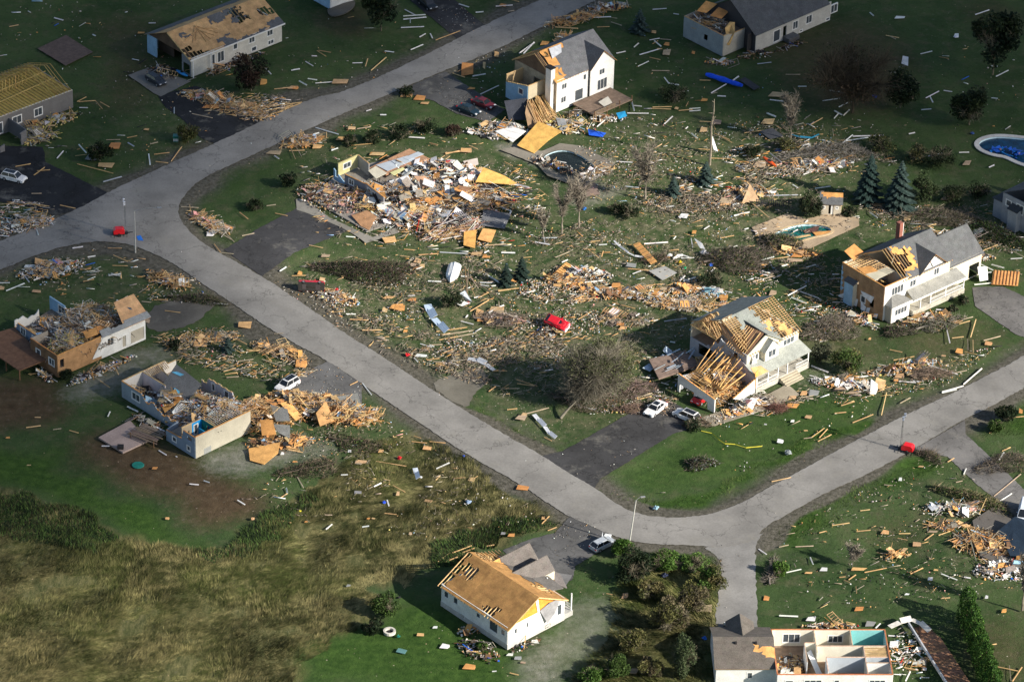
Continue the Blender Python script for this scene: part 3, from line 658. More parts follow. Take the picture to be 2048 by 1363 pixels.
bm_ = House('roof_chunk', 'box shaped shingled roof chunk with brown side on the gravel beside the bungalow', 'debris', (1112, 1185), 0, 30)
slab(bm_, 'shingle_slope', [(0, .3, 1.6), (1.9, -.1, .4), (2.6, 3.2, .6), (.8, 3.8, 2.0)], .12, (.16, .145, .14), 'shingle')
slab(bm_, 'brown_side', [(0, .3, 1.6), (.8, 3.8, 2.0), (.2, 4.2, .1), (-1.0, .7, .1)], .12, (.17, .10, .05), 'osb')

# two-storey house with the long porch, right
h = House('porch_house', 'two storey cream house with grey shingles, long front porch and torn open left end', 'house', (1770, 574), 6.6, 41)
BW = (.36, .22, .12)
def jag(base, amp, f, ph=0): return lambda u: base+amp*math.sin(u*f+ph)+amp*.6*math.sin(u*f*2.7+1)
wall(h, (0, 0), (0, 10.2), 0, 6.6, [(4.2, 5.3, 1.3, 2.6, 'w'), (2.2, 3.2, 1.4, 3.0, 'h'), (6.0, 6.8, 4.2, 5.2, 'h')], BW, 'osb', plate=OSB)
wall(h, (0, 0), (5.2, 0), 0, 6.6, [(1.6, 4.4, 4.2, 5.8, 'w'), (1, 4.2, 1.2, 2.6, 'w')], WHT, plate=OSB); wall(h, (5.2, 0), (15.5, 0), 0, 6.6, [(.7, 2.2, 4.3, 5.6, 'w'), (6.4, 7.7, 4.5, 5.9, 'w'), (1.6, 3.2, 1.1, 3, 'w'), (4.4, 5.4, 1, 3, 'w')], CREAM)
wall(h, (0, 10.2), (15.5, 10.2), 0, 6.6, [], CREAM); wall(h, (15.5, 0), (15.5, 10.2), 0, 6.6, [], CREAM); wall(h, (5.2, .1), (5.2, 10), 3.5, 6.4, [], (.5, .47, .4), 'wall')
wall(h, (2.6, 5), (5.1, 5), 3.5, 6.3, [], (.55, .52, .48), 'wall')
slab(h, 'upper_floor', [(.1, .1, 3.6), (5.1, .1, 3.6), (5.1, 10.1, 3.6), (.1, 10.1, 3.6)], .2, (.34, .28, .2), 'wood')
for i in range(13): post(h, 'ceiling_joist', (.1, 4.6+i*.42, 6.45+random.uniform(-.1, .1)), (5.3, 4.6+i*.42+random.uniform(-.2, .2), 6.45), .09, jit(LUM))
slab(h, 'loose_sheathing', [(.3, 5.2, 6.6), (2.6, 4.4, 6.75), (2.9, 6.4, 6.7), (.6, 7.4, 6.6)], .04, OSB, 'osb')
slab(h, 'loose_sheathing', [(1.4, 9.0, 7.0), (4.4, 9.8, 7.3), (3.9, 11.6, 8.2), (1.0, 11, 8.1)], .05, OSB2, 'osb')
slab(h, 'plaster_sheet', [(.3, 2.6, 6.6), (4.9, 2.9, 6.5), (5, 4.6, 6.55), (.3, 5.0, 6.6)], .04, (.5, .47, .36), 'wall')
gable(h, 4.6, 15.3, 0, 10.4, 6.6, 9.9, 'x', .4, osb=(hol([(-.1, .13, -.1, 1.1), (.13, .30, .30, .72), (.30, .34, .62, .8)], 21, .03), hol([(-.1, .1, .4, 1.1)], 2)),
      shg=(hol([(-.1, .12, -.1, 1.1), (-.1, .42, .22, .86)], 22, .05), None), raft=(20, 20), osc=(.68, .34, .11), cell=.5)
gable(h, 8, 14.1, -.3, 4.9, 6.6, 9.25, 'y', .4, osb=(None, None), shg=(None, None)); gable_wall(h, 'x', -.12, 8.1, 14, 6.6, 9.0, WHT)
slab(h, 'torn_siding', [(10.2, -.3, 8.2), (11.6, -.4, 8.4), (12.2, -.3, 7.0), (11, -.5, 6.8)], .04, WHT)
wall(h, (15.5, .6), (24, .6), 0, 4.5, [(5.6, 8, .1, 2.7, 'h')], CREAM); wall(h, (24, .6), (24, 9), 0, 4.5, [], CREAM); wall(h, (15.5, 9), (24, 9), 0, 4.5, [], CREAM)
gable(h, 15.6, 23.9, .6, 9, 4.5, 8.0, 'x', .35, osb=(None, None), shg=(None, hol([(-.1, .25, .7, 1.1)], 3)), cell=.6); gable_wall(h, 'y', 24, .6, 9, 4.5, 7.8, CREAM)
slab(h, 'hanging_door_panel', [(22.4, -.2, 2.4), (24.4, -.6, 1.9), (23.6, -1.8, .1), (21.9, -1.5, .3)], .06, WHT)
slab(h, 'porch_roof', [(5.3, 0, 4.1), (17.2, 0, 4.1), (17.6, -2.2, 3.1), (5.0, -2.2, 3.1)], .14, (.27, .27, .25), 'shingle')
slab(h, 'porch_roof_edge', [(4.95, -2.25, 3.1), (17.65, -2.25, 3.1), (17.65, -2.3, 2.9), (4.95, -2.3, 2.9)], .1, WHT)
boxpart(h, 'porch_floor', 5, 17.4, -2.2, -.1, 0, .95, (.42, .40, .34), 'wood')
for x_ in (6.8, 9.2, 12.8, 17.2): post(h, 'porch_post', (x_, -2.05, .95), (x_, -2.05, 3.0), .16, WHT)
mb = MB()
for z_ in (1.15, 1.9): mb.beam((9.2, -2.1, z_), (17.2, -2.1, z_), .07, .07, WHT)
for i in range(32): mb.beam((9.3+i*.25, -2.1, 1.15), (9.3+i*.25, -2.1, 1.9), .045, .045, WHT)
mb.build('porch_railing', 'wall', h.e)
mb = MB(); A_ = (2.7, .1, 4.4)
mb.add([(.2, 0, 3.1), (.2, -1.8, 3.1), (5, -1.8, 3.1), (5, 0, 3.1), A_, (1.9, .1, 4.4)], [(0, 1, 5), (1, 2, 4, 5), (2, 3, 4), (3, 0, 5, 4), (0, 3, 2, 1)], (.2, .2, .19)); mb.build('bay_roof', 'shingle', h.e)
wall(h, (.5, -1.5), (4.7, -1.5), 0, 3.0, [(.7, 3.6, 1.1, 2.4, 'w')], WHT); wall(h, (.5, 0), (.5, -1.5), 0, 3.0, [], BEIGE); wall(h, (4.7, 0), (4.7, -1.5), 0, 3.0, [], CREAM)
wall(h, (-1, 6.4), (-1, 8.4), 0, 4.3, [], LBLUE); wall(h, (-1, 6.4), (0, 6.4), 0, 4.3, [], CREAM); slab(h, 'bay_top', [(-1.2, 6.2, 4.3), (0, 6.2, 4.8), (0, 8.6, 4.8), (-1.2, 8.6, 4.3)], .1, SHG, 'shingle')
boxpart(h, 'chimney', 11.9, 12.7, 8.8, 9.7, 6, 10.5, (.30, .12, .09), 'concrete'); boxpart(h, 'chimney_siding', 12.7, 12.8, 8.8, 9.7, 7, 10.4, WHT)
for i in range(7):
    u = random.uniform(.3, 9.8); slab(h, 'torn_housewrap', [(-.14, u, random.uniform(.4, 1.6)), (-.2, u+random.uniform(.5, 1.4), random.uniform(.2, 1.4)), (-.5, u+random.uniform(.3, 1), .1), (-.4, u, .1)], .02, (.7, .72, .74), 'cloth')
slab(h, 'torn_housewrap', [(-.12, 2.2, 3.6), (-.14, 5.4, 3.4), (-.2, 4.9, 2.8), (-.2, 2.7, 2.2)], .02, (.7, .72, .74), 'cloth')
for i in range(5): slab(h, 'torn_housewrap', [(-.13, 9.6+random.uniform(-.3, .5), 6-i), (-.13, 10.2, 6.2-i), (-.13, 10.2, 5.4-i), (-.2, 9.9, 5.3-i)], .02, LBLUE, 'cloth')
heap(h.w(2.6, 4), 2.2, 3, 41, .9, 30, 14, 60, 'mix', 'rubble lying in the roofless upper room of the long porch house', z0=3.65)

# two-storey house with the collapsed garage, centre right
h = House('collapsed_garage_house', 'two storey cream house with broken front gable and collapsed garage on its left', 'house', (1494, 709), 6, 43)
wall(h, (0, 0), (12, 0), 0, 5.9, [(1.2, 2.6, 4.2, 5.4, 'w'), (8.4, 11, 4.2, 5.4, 'w'), (1.6, 3.2, 1.3, 3, 'w'), (5.2, 6.3, 1, 3.1, 'd'), (7.8, 9.6, 1.3, 3, 'w')], CREAM)
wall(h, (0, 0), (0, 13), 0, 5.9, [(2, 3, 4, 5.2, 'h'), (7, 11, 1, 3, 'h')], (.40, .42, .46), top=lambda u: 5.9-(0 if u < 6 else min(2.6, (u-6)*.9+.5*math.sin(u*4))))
wall(h, (12, 0), (12, 13), 0, 5.9, [], CREAM); wall(h, (0, 13), (12, 13), 0, 5.9, [], CREAM); wall(h, (4, .2), (4, 12.8), 3, 5.6, [], DRY, 'wall'); wall(h, (.2, 6), (11.8, 6), 3, 5.6, [], DRY, 'wall')
slab(h, 'upper_floor', [(.1, .1, 3.1), (11.9, .1, 3.1), (11.9, 12.9, 3.1), (.1, 12.9, 3.1)], .2, (.3, .24, .18), 'wood')
gable(h, 1.0, 12, 0, 13.2, 6.0, 9.3, 'x', .4, osb=(reg([(.52, .66, .35, .55), (.74, .86, .1, .4), (.30, .5, .3, 1.0)], 31), hol([(-.1, .2, -.1, 1.1)], 3)), shg=(reg([(.2, .52, .12, 1.1), (.5, .62, .05, .35)], 32, .06), None),
      raft=(20, 10), osc=(.70, .40, .15), shc=(.24, .26, .24), cell=.5)
mb = MB()
for i in range(16):
    v = .12+i*.055; mb.beam((7.0, 6.6*v, 6.02+3.3*v), (12.3, 6.6*v, 6.02+3.3*v), .05, .04, jit(LUM))
    if i < 11: mb.beam((.7, 6.6*(v+.35), 6.02+3.3*(v+.35)), (3.0, 6.6*(v+.35), 6.02+3.3*(v+.35)), .05, .04, jit(LUM))
mb.build('roof_battens', 'wood', h.e, kind='stuff')
gable_wall(h, 'x', -.05, .1, 8, 6, 8.6, CREAM, cut=[(.1, 5.9), (7.6, 5.9), (7.6, 6.3), (4.3, 8.3)])
slab(h, 'gable_roof_slope', [(4.1, -.5, 8.5), (8.1, -.5, 5.9), (8.1, 2, 6.3), (4.1, 5, 8.7)], .12, (.26, .28, .26), 'shingle')
slab(h, 'inner_sheathing', [(.1, .2, 5.9), (4.0, .3, 8.4), (4.0, 3.8, 8.3), (1.4, 3.2, 6.2)], .05, (.34, .19, .11), 'osb')
rafters(h.e, (-.3, .6, 5.7), (-.3, 4.6, 5.9), (3.9, 4.8, 8.4), (3.9, .8, 8.5), 9, bend=.15)
slab(h, 'torn_sheathing', [(-.2, .3, 5.8), (-.3, 2.0, 5.8), (-.2, 5.0, 8.0), (0, 6.6, 9.2), (.2, 5.8, 7.0)], .05, (.46, .28, .16), 'osb')
for i in range(12): truss(h, 'y', -.5+i*.3, 6.6+i*.1, 12.8, 5.9, 8.6-random.uniform(0, .8), lean=random.uniform(-.3, .3), name='broken_truss')
wall(h, (3.2, -1.1), (6.2, -1.1), 4.0, 5.9, [(.6, 2.4, .3, 1.7, 'w')], WHT); gable_wall(h, 'x', -1.12, 3.1, 6.3, 5.9, 7.4, WHT, name='dormer_gable')
gable(h, 3.1, 6.3, -1.1, 1.4, 5.9, 7.5, 'y', .25, osb=(0, 0), shg=(None, None), shc=(.30, .32, .30))
wall(h, (3.2, 0), (3.2, -1.1), 4, 5.9, [], CREAM); wall(h, (6.2, 0), (6.2, -1.1), 4, 5.9, [], CREAM)
slab(h, 'porch_roof', [(-.4, .0, 4.2), (12.2, 0, 4.2), (12.4, -2.9, 3.1), (-.6, -2.9, 3.1)], .15, (.33, .35, .32), 'shingle'); slab(h, 'bare_roof_patch', [(-.5, -2.8, 3.2), (2.4, -2.8, 3.2), (2.0, -1.4, 3.72), (0.1, -.9, 3.9)], .06, (.72, .40, .18), 'osb')
slab(h, 'torn_flashing', [(.6, -.6, 4.1), (1.7, -.8, 4.2), (1.2, -.5, 5.6)], .04, WHT)
boxpart(h, 'porch_floor', -.4, 12, -2.9, -.12, 0, .95, (.45, .43, .38), 'wood')
for x_ in (-.3, 2.4, 4.7, 6.9, 11.8): post(h, 'porch_post', (x_, -2.75, .95), (x_, -2.75, 3.0), .17, WHT)
mb = MB()
for a_, b_ in ((-.3, 4.7), (8.9, 11.8)):
    for z_ in (1.15, 1.85): mb.beam((a_, -2.8, z_), (b_, -2.8, z_), .07, .07, WHT)
    for i in range(int((b_-a_)/.25)): mb.beam((a_+i*.25, -2.8, 1.15), (a_+i*.25, -2.8, 1.85), .045, .045, WHT)
mb.beam((-.3, -2.8, 1.85), (-.3, -.1, 1.85), .07, .07, WHT); mb.build('porch_railing', 'wall', h.e)
for i in range(4): boxpart(h, 'step', 5.0, 9.0, -2.9-.45*(i+1), -2.9-.45*i, 0, .8-.2*i, (.42, .37, .28), 'concrete')
heap(h.w(1.8, 4.5), 2.2, 4.0, 43, 1.6, 150, 8, 40, 'lum', 'snapped rafters and ceiling wreckage in the open left end of the collapsed garage house', z0=3.2, name='lumber_heap', bl=(1, 3.4)); heap(h.w(-1.6, 7.4), 2.2, 2.6, 43, 1.8, 110, 8, 50, 'grey', 'grey splinters against the left wall of the collapsed garage house', name='lumber_heap')
# garage remains (its opening faces the driveway)
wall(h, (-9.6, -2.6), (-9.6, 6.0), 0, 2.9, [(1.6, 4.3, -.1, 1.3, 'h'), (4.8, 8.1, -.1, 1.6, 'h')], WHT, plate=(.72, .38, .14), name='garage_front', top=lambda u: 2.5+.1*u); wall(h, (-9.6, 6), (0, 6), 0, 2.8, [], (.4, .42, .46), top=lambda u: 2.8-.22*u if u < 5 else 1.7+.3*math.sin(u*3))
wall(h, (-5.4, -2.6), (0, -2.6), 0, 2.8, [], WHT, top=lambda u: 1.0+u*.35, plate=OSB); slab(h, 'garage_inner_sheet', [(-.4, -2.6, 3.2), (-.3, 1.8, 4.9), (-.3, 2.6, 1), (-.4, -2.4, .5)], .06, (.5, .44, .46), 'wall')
slab(h, 'orange_sheathing', [(-.6, -2.7, 4.0), (-.5, -2.7, 1.0), (-.2, -2.7, 1.0), (.1, -2.7, 4.4)], .08, (.75, .38, .1), 'osb')
rafters(h.e, (-6.5, -1.4, 2.6), (-5.5, 6, 2.6), (-.4, 6, 6.2), (-.6, 0, 5.2), 15, bend=1.5, name='fallen_rafter', col=(.58, .36, .15))
rafters(h.e, (-8.5, 5.4, 2.9), (-2.5, 6, 3.0), (-.5, .2, 4.4), (-6, -1.8, 1.2), 16, bend=1.8, name='fallen_rafter', col=(.55, .33, .13))
heap(h.w(-4.4, 1.4), 4.2, 3.6, 43, 3.0, 420, 10, 60, 'lum', 'tangle of tan roof lumber heaped inside the fallen garage', name='lumber_heap', bl=(1, 3.6))
heap(h.w(-4.6, -4.6), 4.6, 1.5, 40, .8, 50, 34, 200, 'white', 'white and tan wreckage spilled along the walkway before the fallen garage')
slab(h, 'rear_deck', [(-10.5, 9.6, 1.0), (-2.0, 8.2, 1.0), (-1.2, 13.0, 1.0), (-7.6, 15, 1.0)], .25, (.22, .16, .13), 'wood')
for i in range(9): x_, y_ = -9.5+i*.95, 9.6+random.uniform(0, 4.2); mb = MB(); mb.beam((x_, y_, 1.25), (x_+random.uniform(.8, 2.6), y_+random.uniform(-.9, .9), 1.5+random.uniform(0, .5)), .3, .05, jit((.34, .42, .5), .2), random.uniform(0, 1)); mb.build('deck_siding_strip', 'siding', h.e)

# collapsed side-split, left (tan sheathing wall, white garage)
h = House('roofless_tan_house', 'roofless house with tan sheathing walls and white garage side, filled with fallen lumber', 'house', (114, 711), 4.2, 43.5)
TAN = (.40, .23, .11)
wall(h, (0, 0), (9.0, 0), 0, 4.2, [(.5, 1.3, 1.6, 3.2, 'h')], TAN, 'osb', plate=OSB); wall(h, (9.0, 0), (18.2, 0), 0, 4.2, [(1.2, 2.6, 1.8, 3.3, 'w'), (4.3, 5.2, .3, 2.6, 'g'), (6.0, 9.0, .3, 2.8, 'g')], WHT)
slab(h, 'torn_siding', [(8.9, -.12, .6), (10.3, -.14, 2.9), (9.4, -.14, 4.0), (8.3, -.13, 2.6), (7.0, -.16, .7)], .05, WHT)
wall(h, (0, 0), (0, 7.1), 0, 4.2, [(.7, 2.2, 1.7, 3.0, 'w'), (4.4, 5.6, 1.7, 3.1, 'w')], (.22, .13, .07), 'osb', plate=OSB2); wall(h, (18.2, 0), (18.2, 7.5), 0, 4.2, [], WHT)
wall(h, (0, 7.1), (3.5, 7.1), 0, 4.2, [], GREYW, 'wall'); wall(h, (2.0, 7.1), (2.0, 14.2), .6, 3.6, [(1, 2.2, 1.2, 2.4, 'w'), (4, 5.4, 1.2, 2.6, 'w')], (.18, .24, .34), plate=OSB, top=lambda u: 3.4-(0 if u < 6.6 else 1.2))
wall(h, (2.0, 14.2), (7, 14.2), .6, 3.6, [], (.6, .6, .58), 'wall', top=jag(3.2, .4, 1.4)); wall(h, (11, 9), (11, 16.4), .6, 4, [(2.5, 5, 1, 2.6, 'w')], LBLUE, top=lambda u: 3.6 if u > 3 else 2.4)
wall(h, (5, 7.1), (11, 7.1), 0, 3.6, [], DRY, 'wall', top=jag(2.8, .7, 1.2)); wall(h, (6, 7.2), (6, 13), 0, 3.6, [], (.45, .42, .38), 'wall', top=jag(2.6, .6, 2))
slab(h, 'floor', [(.1, .1, 1.5), (18, .1, 1.5), (18, 7, 1.5), (.1, 7, 1.5)], .2, (.25, .2, .15), 'wood'); slab(h, 'back_floor', [(2.1, 7.2, 1.3), (11, 7.2, 1.3), (11, 16, 1.3), (2.1, 14, 1.3)], .2, (.22, .17, .13), 'wood')
roof_grid(h.e, 'roof_sheathing', 'osb', (13.6, -.5, 4.1), (19.0, -.5, 4.1), (19.4, 4.4, 6.3), (15.2, 4.4, 6.3), .5, hol([(.45, .6, .5, .62)], 3), .04, (.55, .33, .17)); roof_grid(h.e, 'shingle_strip', 'shingle', (9, -.55, 4.2), (19.1, -.55, 4.2), (19.2, .7, 4.72), (9.4, .9, 4.72), .5, hol([(.2, .5, .6, 1.1)], 3), .04, (.28, .29, .29), lift=.06)
slab(h, 'sheathing_sheet', [(6.6, .8, 4.5), (8.8, .4, 4.6), (9.6, 2, 4.9), (7.2, 2.4, 4.7)], .05, OSB, 'osb'); slab(h, 'sheathing_sheet', [(9.0, .6, 4.6), (10.2, .4, 4.5), (10.6, 2.1, 4.7), (9.7, 2.1, 4.9)], .05, OSB2, 'osb')
slab(h, 'deck', [(-5.5, 3.0, 2.2), (-.1, 2.8, 2.2), (1.9, 14.2, 2.2), (-5.5, 15.5, 2.2)], .2, (.16, .085, .05), 'wood')
for y_ in (3.4, 7, 10.6): post(h, 'deck_post', (-5.2, y_, 0), (-5.2, y_, 2.1), .18, BRN)
heap(h.w(9.3, 3.8), 8.6, 3.8, 43.5, 2.7, 820, 12, 160, 'grey', 'jumble of weathered roof lumber filling the roofless tan house', z0=2.2, name='lumber_heap', bl=(1, 4.2))
heap(h.w(12, 8.5), 6.0, 4.0, 43.5, 2.2, 420, 12, 160, 'grey', 'broken truss lumber along the back of the roofless tan house', z0=1.8, name='lumber_heap', bl=(1, 4.2))
heap(h.w(4.6, 3), 3.6, 2.4, 43.5, 1.2, 160, 8, 120, 'yel', 'splintered lumber and insulation in the front corner of the roofless tan house', z0=3.2, name='lumber_heap')
heap(h.w(6, 10.6), 4.0, 3.0, 43.5, .9, 60, 24, 160, 'mix', 'furniture wreckage in the rear rooms of the roofless tan house', z0=1.4)

# ruin with the blue room, lower left
h = House('opened_split_house', 'roofless split level house with open blue bedroom, grey left and beige right walls', 'house', (342, 840), 3, 45)
GB = (.26, .33, .42)
wall(h, (1.6, .2), (1.6, 14.2), 0, 3, [(9.4, 11.4, 1.0, 2.4, 'w')], (.30, .35, .40), plate=OSB, top=lambda u: 3 if u > 9 else 2.1+.5*math.sin(u*2.3) if u > 5 else 1.5+.35*math.sin(u*3.1))
wall(h, (1.6, 14.2), (13, 14.2), 0, 3, [(7.4, 8.6, 1.2, 2.3, 'h')], DRY, 'wall', plate=LUM, top=lambda u: 3 if u < 9.4 else 2.2)
wall(h, (12.6, -1.8), (12.6, 7.2), .3, 3.2, [(2.2, 3.3, 1.1, 2.4, 'w'), (5.6, 6.4, .9, 2.3, 'w')], (.44, .43, .46), 'wall', plate=LUM, top=lambda u: 3.2-.35*abs(math.sin(u*2.1))-(1.2 if u > 7.6 else 0)-(1 if u < 1 else 0))
wall(h, (5.9, 8.4), (5.9, 14.1), .3, 3, [], (.62, .56, .58), 'wall', plate=LUM); wall(h, (1.7, 8.4), (5.9, 8.4), .3, 3, [], LBLUE, 'wall', top=lambda u: max(.8, 3-u*.8)); wall(h, (9, 10), (9, 14.1), .3, 3, [], WHT, 'wall', plate=LUM, top=lambda u: 1.6+u*.35)
for i in range(12): post(h, 'floor_joist', (6.2+i*.35, 12.4, 2.8), (6.6+i*.35, 14.1, 2.95), .1, jit(LUM))
slab(h, 'main_floor', [(1.7, .3, .5), (12.5, .3, .5), (12.9, 14.1, .5), (1.7, 14.1, .5)], .2, (.33, .27, .21), 'wood')
slab(h, 'fallen_roof_slope', [(4.4, 8.6, 2.4), (10.3, 10.8, 4.2), (10.8, 5.2, 2.8), (7.0, 4.2, 1.5)], .15, (.115, .12, .125), 'shingle')
slab(h, 'blue_tarp_scrap', [(8.6, 10, 3.75), (9.4, 9.6, 3.7), (9.9, 8.4, 3.5), (9.2, 8.6, 3.4)], .04, (.12, .4, .6), 'cloth')
slab(h, 'blue_tarp_scrap', [(6.4, 7.0, 2.5), (7.0, 7.4, 2.65), (7.2, 6.4, 2.4), (6.7, 5.8, 2.2)], .04, (.12, .42, .62), 'cloth')
# fallen orange-sheathed wall with window
roof_grid(h.e, 'orange_wall_panel', 'osb', (2.2, 4.2, 1.5), (5.4, 4.0, 2.6), (6.6, 6.6, 3.0), (3.4, 7.2, 2.2), .5, None, .06, (.60, .33, .11)); 
mb = MB()
for i in range(6): mb.beam((2.6, 2.6+i*.05, 1.8+.05*i), (5.6, 2.4+i*.4, 2.0), .1, .06, jit(WHT))
mb.build('window_frames', 'wall', h.e)
# lower wing
wall(h, (-1.3, -7.5), (10.2, -7.5), 0, 4.0, [(4.6, 4.8, 2.8, 3, 'h'), (5.2, 5.4, 2.8, 3, 'h')], (.50, .47, .38), plate=OSB); wall(h, (-1.3, -7.5), (-1.3, -.4), 0, 3.9, [(1.2, 2.0, .7, 1.6, 'w'), (4.6, 5.6, .7, 1.6, 'w'), (.8, 1.9, 2.6, 3.4, 'h')], GB, top=lambda u: 3.9 if u < 3.2 else 2.3-.05*u, plate=OSB2)
wall(h, (-1.2, -.4), (1.6, .2), 0, 2, [], GB); wall(h, (10.2, -7.5), (10.2, -1), 0, 3.8, [], (.45, .43, .38), 'wall', top=lambda u: max(.6, 3.6-u*.6))
wall(h, (3.1, -7.3), (3.1, -3.9), 1.4, 3.9, [(1.4, 2.2, .1, 2, 'h')], (.01, .20, .18), 'wall', plate=LUM); wall(h, (-1.1, -3.9), (1.0, -3.9), 1.4, 3.9, [], (.40, .33, .23), 'wall', plate=LUM); wall(h, (1.0, -3.9), (3.1, -3.9), 1.4, 3.9, [(.4, 1.2, .1, 2.0, 'd')], (.01, .33, .75), 'wall', plate=LUM)
wall(h, (1.0, -7.3), (1.0, -5.8), 1.4, 3.9, [], (.02, .28, .5), 'wall'); wall(h, (-1.1, -7.32), (3.1, -7.32), 1.4, 3.9, [], (.01, .26, .24), 'wall', t=.05)
slab(h, 'lower_floor', [(-1.2, -7.4, 1.4), (10.1, -7.4, 1.4), (10.1, 0, 1.4), (-1.2, -.6, 1.4)], .2, (.3, .25, .2), 'wood')
for i in range(14): post(h, 'ceiling_joist', (3.5+i*.42, -7.3, 3.85), (3.7+i*.42, -3.6+random.uniform(-.5, .3), 3.7), .09, jit((.6, .5, .36)))
heap(h.w(7.6, -2.6), 5.4, 3.8, 45, 2.0, 300, 30, 260, 'white', 'plaster boards and lumber strewn over the lower wing of the split level house', z0=1.6)
heap(h.w(7.0, 2.0), 5.4, 4.4, 45, 1.7, 260, 26, 260, 'white', 'broken furniture and boards in the middle of the split level house', z0=.7)
heap(h.w(3.8, 11), 1.7, 2.0, 45, .7, 14, 8, 60, 'dark', 'dark clothes and furniture in the corner bedroom of the split level house', z0=.6); heap(h.w(4.2, 5.6), 1.9, 1.7, 45, .5, 30, 14, 60, 'mix', 'window frames and siding beside the orange sheathed wall', z0=2.4)
# patio slab with a broken deck
pt = MB(); pt.plate([Vector((*P(x, y, 0).xy, .3)) for x, y in ((197, 877), (260, 843), (297, 883), (246, 907))], .3, (.36, .28, .25)); o = pt.build('patio', 'concrete', label='square pinkish patio slab on the brown lawn left of the split level house', cat='patio'); origin_to(o, P(246, 877, 0))
pt = MB(); pt.obox(P(241, 893, .6), (.5, 0, 0), (0, .35, 0), (0, 0, .3), BLK); o = pt.build('grill_cover', 'cloth', label='small dark covered box on the pinkish patio slab', cat='box'); origin_to(o, P(241, 893, .3))
e_ = House('wooden_deck', 'broken brown wooden deck between the patio slab and the split level house', 'deck', (300, 885), 0, 60)
for i in range(12): 
    mb = MB(); mb.beam((-1+i*.33, -1.6+random.uniform(-.3, .3), .9+random.uniform(-.2, .2)), (-1+i*.33+.2, 3.6+random.uniform(-.4, .4), .9), .25, .06, jit((.20, .15, .11), .25)); mb.build('plank', 'wood', e_.e)
for x_, y_ in ((-1, -1.4), (2.4, -1.2), (-.8, 3.2), (2.6, 3.2)): post(e_, 'deck_post', (x_, y_, 0), (x_, y_, 1.3), .12, BRN)
# wreckage spilled to the right of it
heap((508, 838), 8, 4.2, 20, 2.5, 640, 18, 160, 'lum', 'large heap of splintered roof lumber against the right wall of the split level house', name='lumber_heap', bl=(1, 4))
heap((610, 815), 9, 3.8, -5, 2.2, 420, 60, 240, 'lum', 'heap of torn sheathing and trusses between the split level house and its driveway', name='lumber_heap', bl=(1, 3.6), ps=1.4); heap((560, 885), 5, 2.2, 10, .8, 90, 24, 160, 'lum', 'low heap of orange sheathing below the split level house', name='lumber_heap')
heap((700, 835), 5, 2.6, 0, 1.6, 220, 16, 90, 'lum', 'open truss frames heaped by the road edge below the cracked driveway', name='lumber_heap', bl=(1.5, 4))
def sheets(lst):
    """big single pieces: (name, [(px,py,z)..], colour, material, label, category)"""
    for nm, pts, col, m_, lab, cat in lst:
        mb = MB(); c = [P(*p) for p in pts]
        if len(c) > 3:
            Q = np.array([[v.x-c[0].x, v.y-c[0].y, 1] for v in c]); s_, *_ = np.linalg.lstsq(Q, np.array([v.z for v in c]), rcond=None)
            zz = Q @ s_; zz += max(0, .12-zz.min()); c = [P(p[0], p[1], float(z_)) for p, z_ in zip(pts, zz)]; Q[:, :2] = [[v.x-c[0].x, v.y-c[0].y] for v in c]; s_, *_ = np.linalg.lstsq(Q, np.array([v.z for v in c]), rcond=None); c = [Vector((v.x, v.y, float(q @ s_))) for v, q in zip(c, Q)]
        mb.plate(c, .08, col)
        o = mb.build(nm, m_, label=lab, cat=cat); origin_to(o, sum(c, Vector())/len(c)-Vector((0, 0, min(p[2] for p in pts)*.5)))
sheets([('roof_slope', [(638, 800, 1.2), (715, 785, 1.8), (724, 815, .5), (650, 820, .3)], (.16, .165, .16), 'shingle', 'grey shingled roof slope flat on the ground beside the road below the cracked driveway', 'roof piece'),
    ('roof_slope', [(545, 842, 2.6), (580, 852, 2.2), (580, 872, .6), (556, 872, .8)], (.17, .175, .17), 'shingle', 'small grey shingled roof piece on the lumber heap right of the split level house', 'roof piece'),
    ('roof_slope', [(540, 808, 2.2), (575, 818, 2.4), (580, 840, 1.6), (552, 842, 1.6)], (.2, .205, .2), 'shingle', 'grey roof piece standing among orange sheathing sheets above the lumber heap', 'roof piece'),
    ('sheathing_sheet', [(520, 842, 3.0), (545, 836, 3.0), (553, 871, 1.6), (524, 868, 1.4)], (.50, .25, .08), 'osb', 'large brown sheathing panel leaning on the lumber heap right of the split level house', 'panel'),
    ('sheathing_sheet', [(497, 896, .5), (560, 884, 1.0), (556, 905, .5), (528, 928, .3), (500, 920, .3)], (.66, .36, .12), 'osb', 'wide orange panel of boards at the foot of the lumber heap, nearest the dusty lawn', 'panel'),
    ('sheathing_sheet', [(560, 805, 2), (578, 802, 2.2), (604, 830, .8), (592, 842, .6)], (.72, .40, .14), 'osb', 'long orange panel leaning between white scraps right of the lumber heap', 'panel'),
    ('sheathing_sheet', [(590, 875, .6), (612, 870, .6), (604, 890, .3), (588, 892, .3)], (.70, .38, .13), 'osb', 'small orange panel at the right foot of the lumber heap', 'panel'),
    ('sheathing_sheet', [(632, 828, 1.8), (652, 800, 2.6), (668, 842, .6), (640, 850, .4)], (.42, .24, .10), 'osb', 'brown peaked panel propped up among trusses below the cracked driveway', 'panel'),
    ('white_siding_sheet', [(640, 812, .8), (664, 820, .8), (674, 832, .4), (652, 836, .4)], (.6, .66, .72), 'siding', 'pale blue and white siding sheet among the trusses below the cracked driveway', 'siding')])
